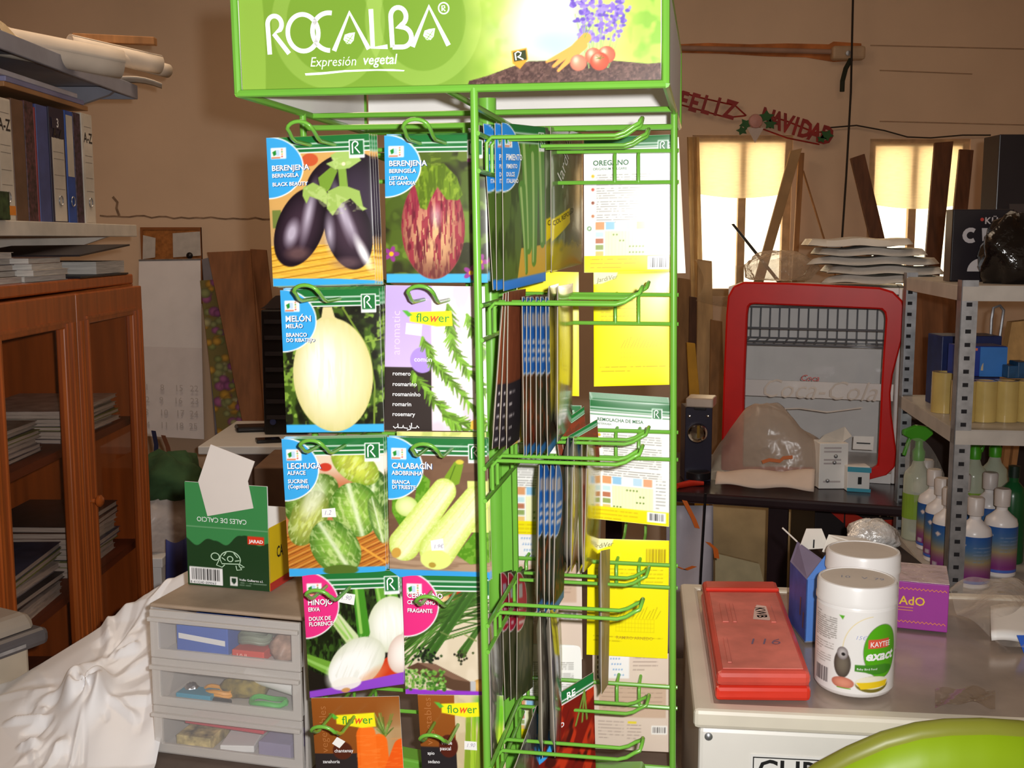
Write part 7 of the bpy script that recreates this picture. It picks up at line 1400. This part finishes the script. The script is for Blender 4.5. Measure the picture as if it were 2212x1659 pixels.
for px, Y, lab in ((1972, 3.0, 'green trigger spray bottle at the back left of the lowest shelf'), (2092, 3.02, 'green trigger spray bottle behind the post at the back'), (2135, 3.05, 'green trigger spray bottle further right at the back')): bottle(lab, px, 0, Y, 'green', .036, .17)
c_ = at(2178, 1250, 2.78); c_ = V3((c_.x, 2.78, zs[0] + .0006)); t = thing('green_bottle', 'dark green tall bottle at the right of the lowest shelf', 'bottle', c_); DGN = mat('dark_green_plastic', (24, 84, 44), rough=.25); MB().lathe(c_, [(.030, 0), (.032, .004), (.032, .17), (.026, .19), (.012, .205), (.012, .22)], 28).build('bottle_body', DGN, t, smooth=True); MB().lathe(c_, [(.014, .216), (.014, .245), (0, .246)], 18).build('cap', mat('black_green', (20, 40, 30), rough=.4), t, smooth=True)
m = MB(); m.grid(lambda u, v: at(1955 + 85 * u, 946 + 40 * (2 * u - .6) ** 2 + 150 * v * (1 - .3 * u), 3.0 - .05 * math.sin(3 * u)) , 18, 10); tag(m.build('clear_wrap', film('bottle_wrap', (236, 230, 220), .14, .08, .9, 30), smooth=True), 'clear wrap draped over the bottles at the left of the lowest shelf', 'plastic film')
for k, (px, lab) in enumerate(((2178, 'leaning wooden strip, left of the pair behind the green bottle'), (2196, 'leaning wooden strip, right of the pair behind the green bottle'))): m = MB(); m.slab(floorext([at(px - 4, 950, 3.4), at(px + 8, 950, 3.4), at(px - 16, 1120, 3.32), at(px - 28, 1120, 3.32)]), (0, .02, 0)); tag(m.build('wood_strip', PLY), lab, 'wood strip')
# ------------------------------------------------------------------ back wall: planks, banner, dark cupboard
def plank(label, P, Da, Db, m_=BROWNW, th=.02, name='wood_plank', cat='plank'):
    Db = Da - (Da - Db) * .35
    Q = floorext([at(*P[0], Da), at(*P[1], Da), at(*P[2], Db), at(*P[3], Db)]); mm = MB(); mm.slab(Q, (0, th, 0)); return tag(mm.build(name, m_, bevel=.002), label, cat)
plank('dark plank leaning left across the right window', [(1838, 342), (1868, 332), (1932, 600), (1902, 604)], 5.32, 5.05)
plank('wide dark upright plank before the right window', [(2020, 308), (2060, 305), (2030, 600), (1996, 600)], 5.36, 5.1)
plank('dark plank right of the wide upright one at the window', [(2074, 322), (2104, 324), (2080, 560), (2050, 560)], 5.36, 5.15)
plank('ochre strip leaning at the right jamb of the left window', [(1726, 330), (1738, 330), (1722, 600), (1711, 600)], 5.42, 5.25, PLY)
plank('pale pole leaning across the left window', [(1708, 326), (1733, 320), (1665, 556), (1643, 560)], 5.38, 5.15, mat('pale_pole', (176, 140, 96), rough=.7))
plank('thin rod leaning between the two windows', [(1733, 368), (1737, 368), (1790, 540), (1786, 540)], 5.44, 5.3, PLY, .01, 'thin_rod', 'rod')
plank('black stick leaning low across the left window', [(1580, 484), (1586, 483), (1650, 562), (1643, 564)], 5.3, 5.12, BLACKP, .01, 'black_stick', 'stick')
for k, (x0, x1, y0, cc, lab) in enumerate(((1466, 1492, 600, (150, 112, 70), 'tall tan board at the far left below the left window'), (1490, 1512, 640, (84, 54, 36), 'dark narrow board second below the left window'), (1508, 1538, 560, (190, 156, 110), 'pale board third below the left window'), (1536, 1560, 690, (140, 100, 60), 'brown board beside the red fridge'))): plank(lab, [(x0, y0), (x1, y0 + 4), (x1 + 6, 900), (x0 - 4, 900)], 5.2 - .06 * k, 4.9 - .06 * k, mat('board_tone_%d' % k, cc, rough=.7, var=.14, scale=5, stretch=(7, 7, .6)))
plank('short yellow board left of the black grinder top', [(1484, 740), (1502, 742), (1512, 860), (1490, 860)], 4.7, 4.62, mat('yellow_board', (196, 146, 40), rough=.7))
for k, (x0, x1, y0, lab) in enumerate(((1962, 1992, 620, 'brown board behind the shelving, leftmost'), (1990, 2036, 632, 'brown board behind the shelving, middle'), (2034, 2064, 640, 'brown board behind the shelving, rightmost'))): plank(lab, [(x0, y0), (x1, y0), (x1 + 4, 860), (x0 - 2, 860)], 4.6 + .07 * k, 4.4 + .07 * k, mat('plywood_dark'))
m = MB(); m.box(at(1950, 1100, 3.85).x, 2.4, 3.85, 4.2, 0, at(1960, 905, 3.85).z); tag(m.build('dark_cupboard', mat('dark_cupboard2', (46, 32, 28), rough=.7), bevel=.005), 'dark cupboard behind the metal shelving', 'cupboard')
m = MB(); m.grid(lambda u, v: at(1500 + 220 * u + 20 * math.sin(3 * v), 560 + 90 * v + 14 * math.sin(4 * u), 5.0 - .12 * math.sin(3 * u + 2 * v)), 24, 12); tag(m.build('window_film', film('window_film', (226, 196, 150), .34, .12, .9, 14), smooth=True), 'sagging clear film hanging low before the left window', 'plastic film')
m = MB(); P = [(1488, 300), (1500, 300), (1512, 650), (1492, 660)]; m.grid(lambda u, v: at(1484 + 26 * u + 10 * v, 296 + 360 * v, 5.40 + .02 * math.sin(9 * u + 3 * v)), 10, 14); tag(m.build('curtain', mat('curtain_cloth', (206, 176, 130), rough=.9, translucent=.4), smooth=True), 'pale curtain strip at the left edge of the left window', 'curtain')
# banner FELIZ NAVIDAD
bn = thing('letter_banner', 'red paper letter banner reading FELIZ NAVIDAD sagging on the back wall', 'banner', at(1630, 300, BW - .05)); BR = mat('red_foil_letters', (150, 34, 26), rough=.5, var=.15)
def bnc(x): return 200 + (x - 1462) * .355 - 18 * math.sin((x - 1462) / 333 * math.pi) * .0 + (6 if x > 1650 else 0)
D_ = BW - .04
for k, (ch_, x) in enumerate(list(zip('FELIZ', (1462, 1485, 1512, 1540, 1560))) + list(zip('NAVIDAD', (1638, 1661, 1684, 1709, 1721, 1744, 1767)))):
    y = 232 + (x - 1462) * .19 if x < 1600 else 268 + (x - 1640) * .30
    p_ = at(x, y, D_); m = MB(); rot = -.28; text(m, ch_, lambda a_, b_, h: V3((p_.x + a_, D_ - h, p_.z + b_)), 0, 0, .115, 0, bold=.035, rot=rot, sx=.72)
    m.build('letter', BR, bn, solid=.003)
for P in ([(1455, 192), (1500, 208), (1588, 228), (1612, 250)], [(1455, 222), (1520, 240), (1570, 254), (1610, 250)], [(1648, 246), (1700, 262), (1760, 286), (1796, 284)], [(1640, 276), (1700, 298), (1770, 312)]): MB().tube([at(x, y, D_ + .004) for x, y in P], .004, 6).build('string', BR, bn)
LEAF = mat('holly_green', (44, 96, 44), rough=.6, var=.15)
for (x, y, r, a0) in ((1612, 268, 16, .3), (1603, 282, 13, 1.2), (1656, 252, 17, 2.2), (1664, 268, 15, .9), (1786, 292, 16, .5), (1775, 300, 11, 2.)):
    q_ = at(x, y, D_ - .008); s_ = r / F * D_; m = MB(); m.slab([q_ + V3((s_ * (1 if i % 2 else .55) * math.cos(a0 + i * math.pi / 5), 0, s_ * .8 * (1 if i % 2 else .55) * math.sin(a0 + i * math.pi / 5))) for i in range(10)], (0, .003, 0)); m.build('holly_leaf', LEAF, bn)
q_ = at(1632, 262, D_ - .006); m = MB(); m.lathe(q_, [(.034, 0), (.030, .012), (.015, .02), (0, .022)], 18, ax=(0, -1, 0)); m.build('round_ornament', mat('ornament_pink', (206, 150, 140), rough=.5), bn, smooth=True); m = MB(); m.slab([q_ + V3((x_, -.004, z_)) for x_, z_ in ((-.04, -.03), (.04, -.03), (.0, -.10))], (0, .004, 0)); m.build('white_beard', mat('white_felt', (206, 190, 180), rough=.9), bn)
# freezer-side floor clutter
m = MB(); a, b = at(1440, 1330, 2.0), at(1478, 1500, 2.0); m.box(.240, .278, 1.98, 2.3, 0, at(1450, 1275, 1.98).z); tag(m.build('cardboard_box', CARD, bevel=.003), 'brown cardboard carton squeezed left of the freezer', 'carton')
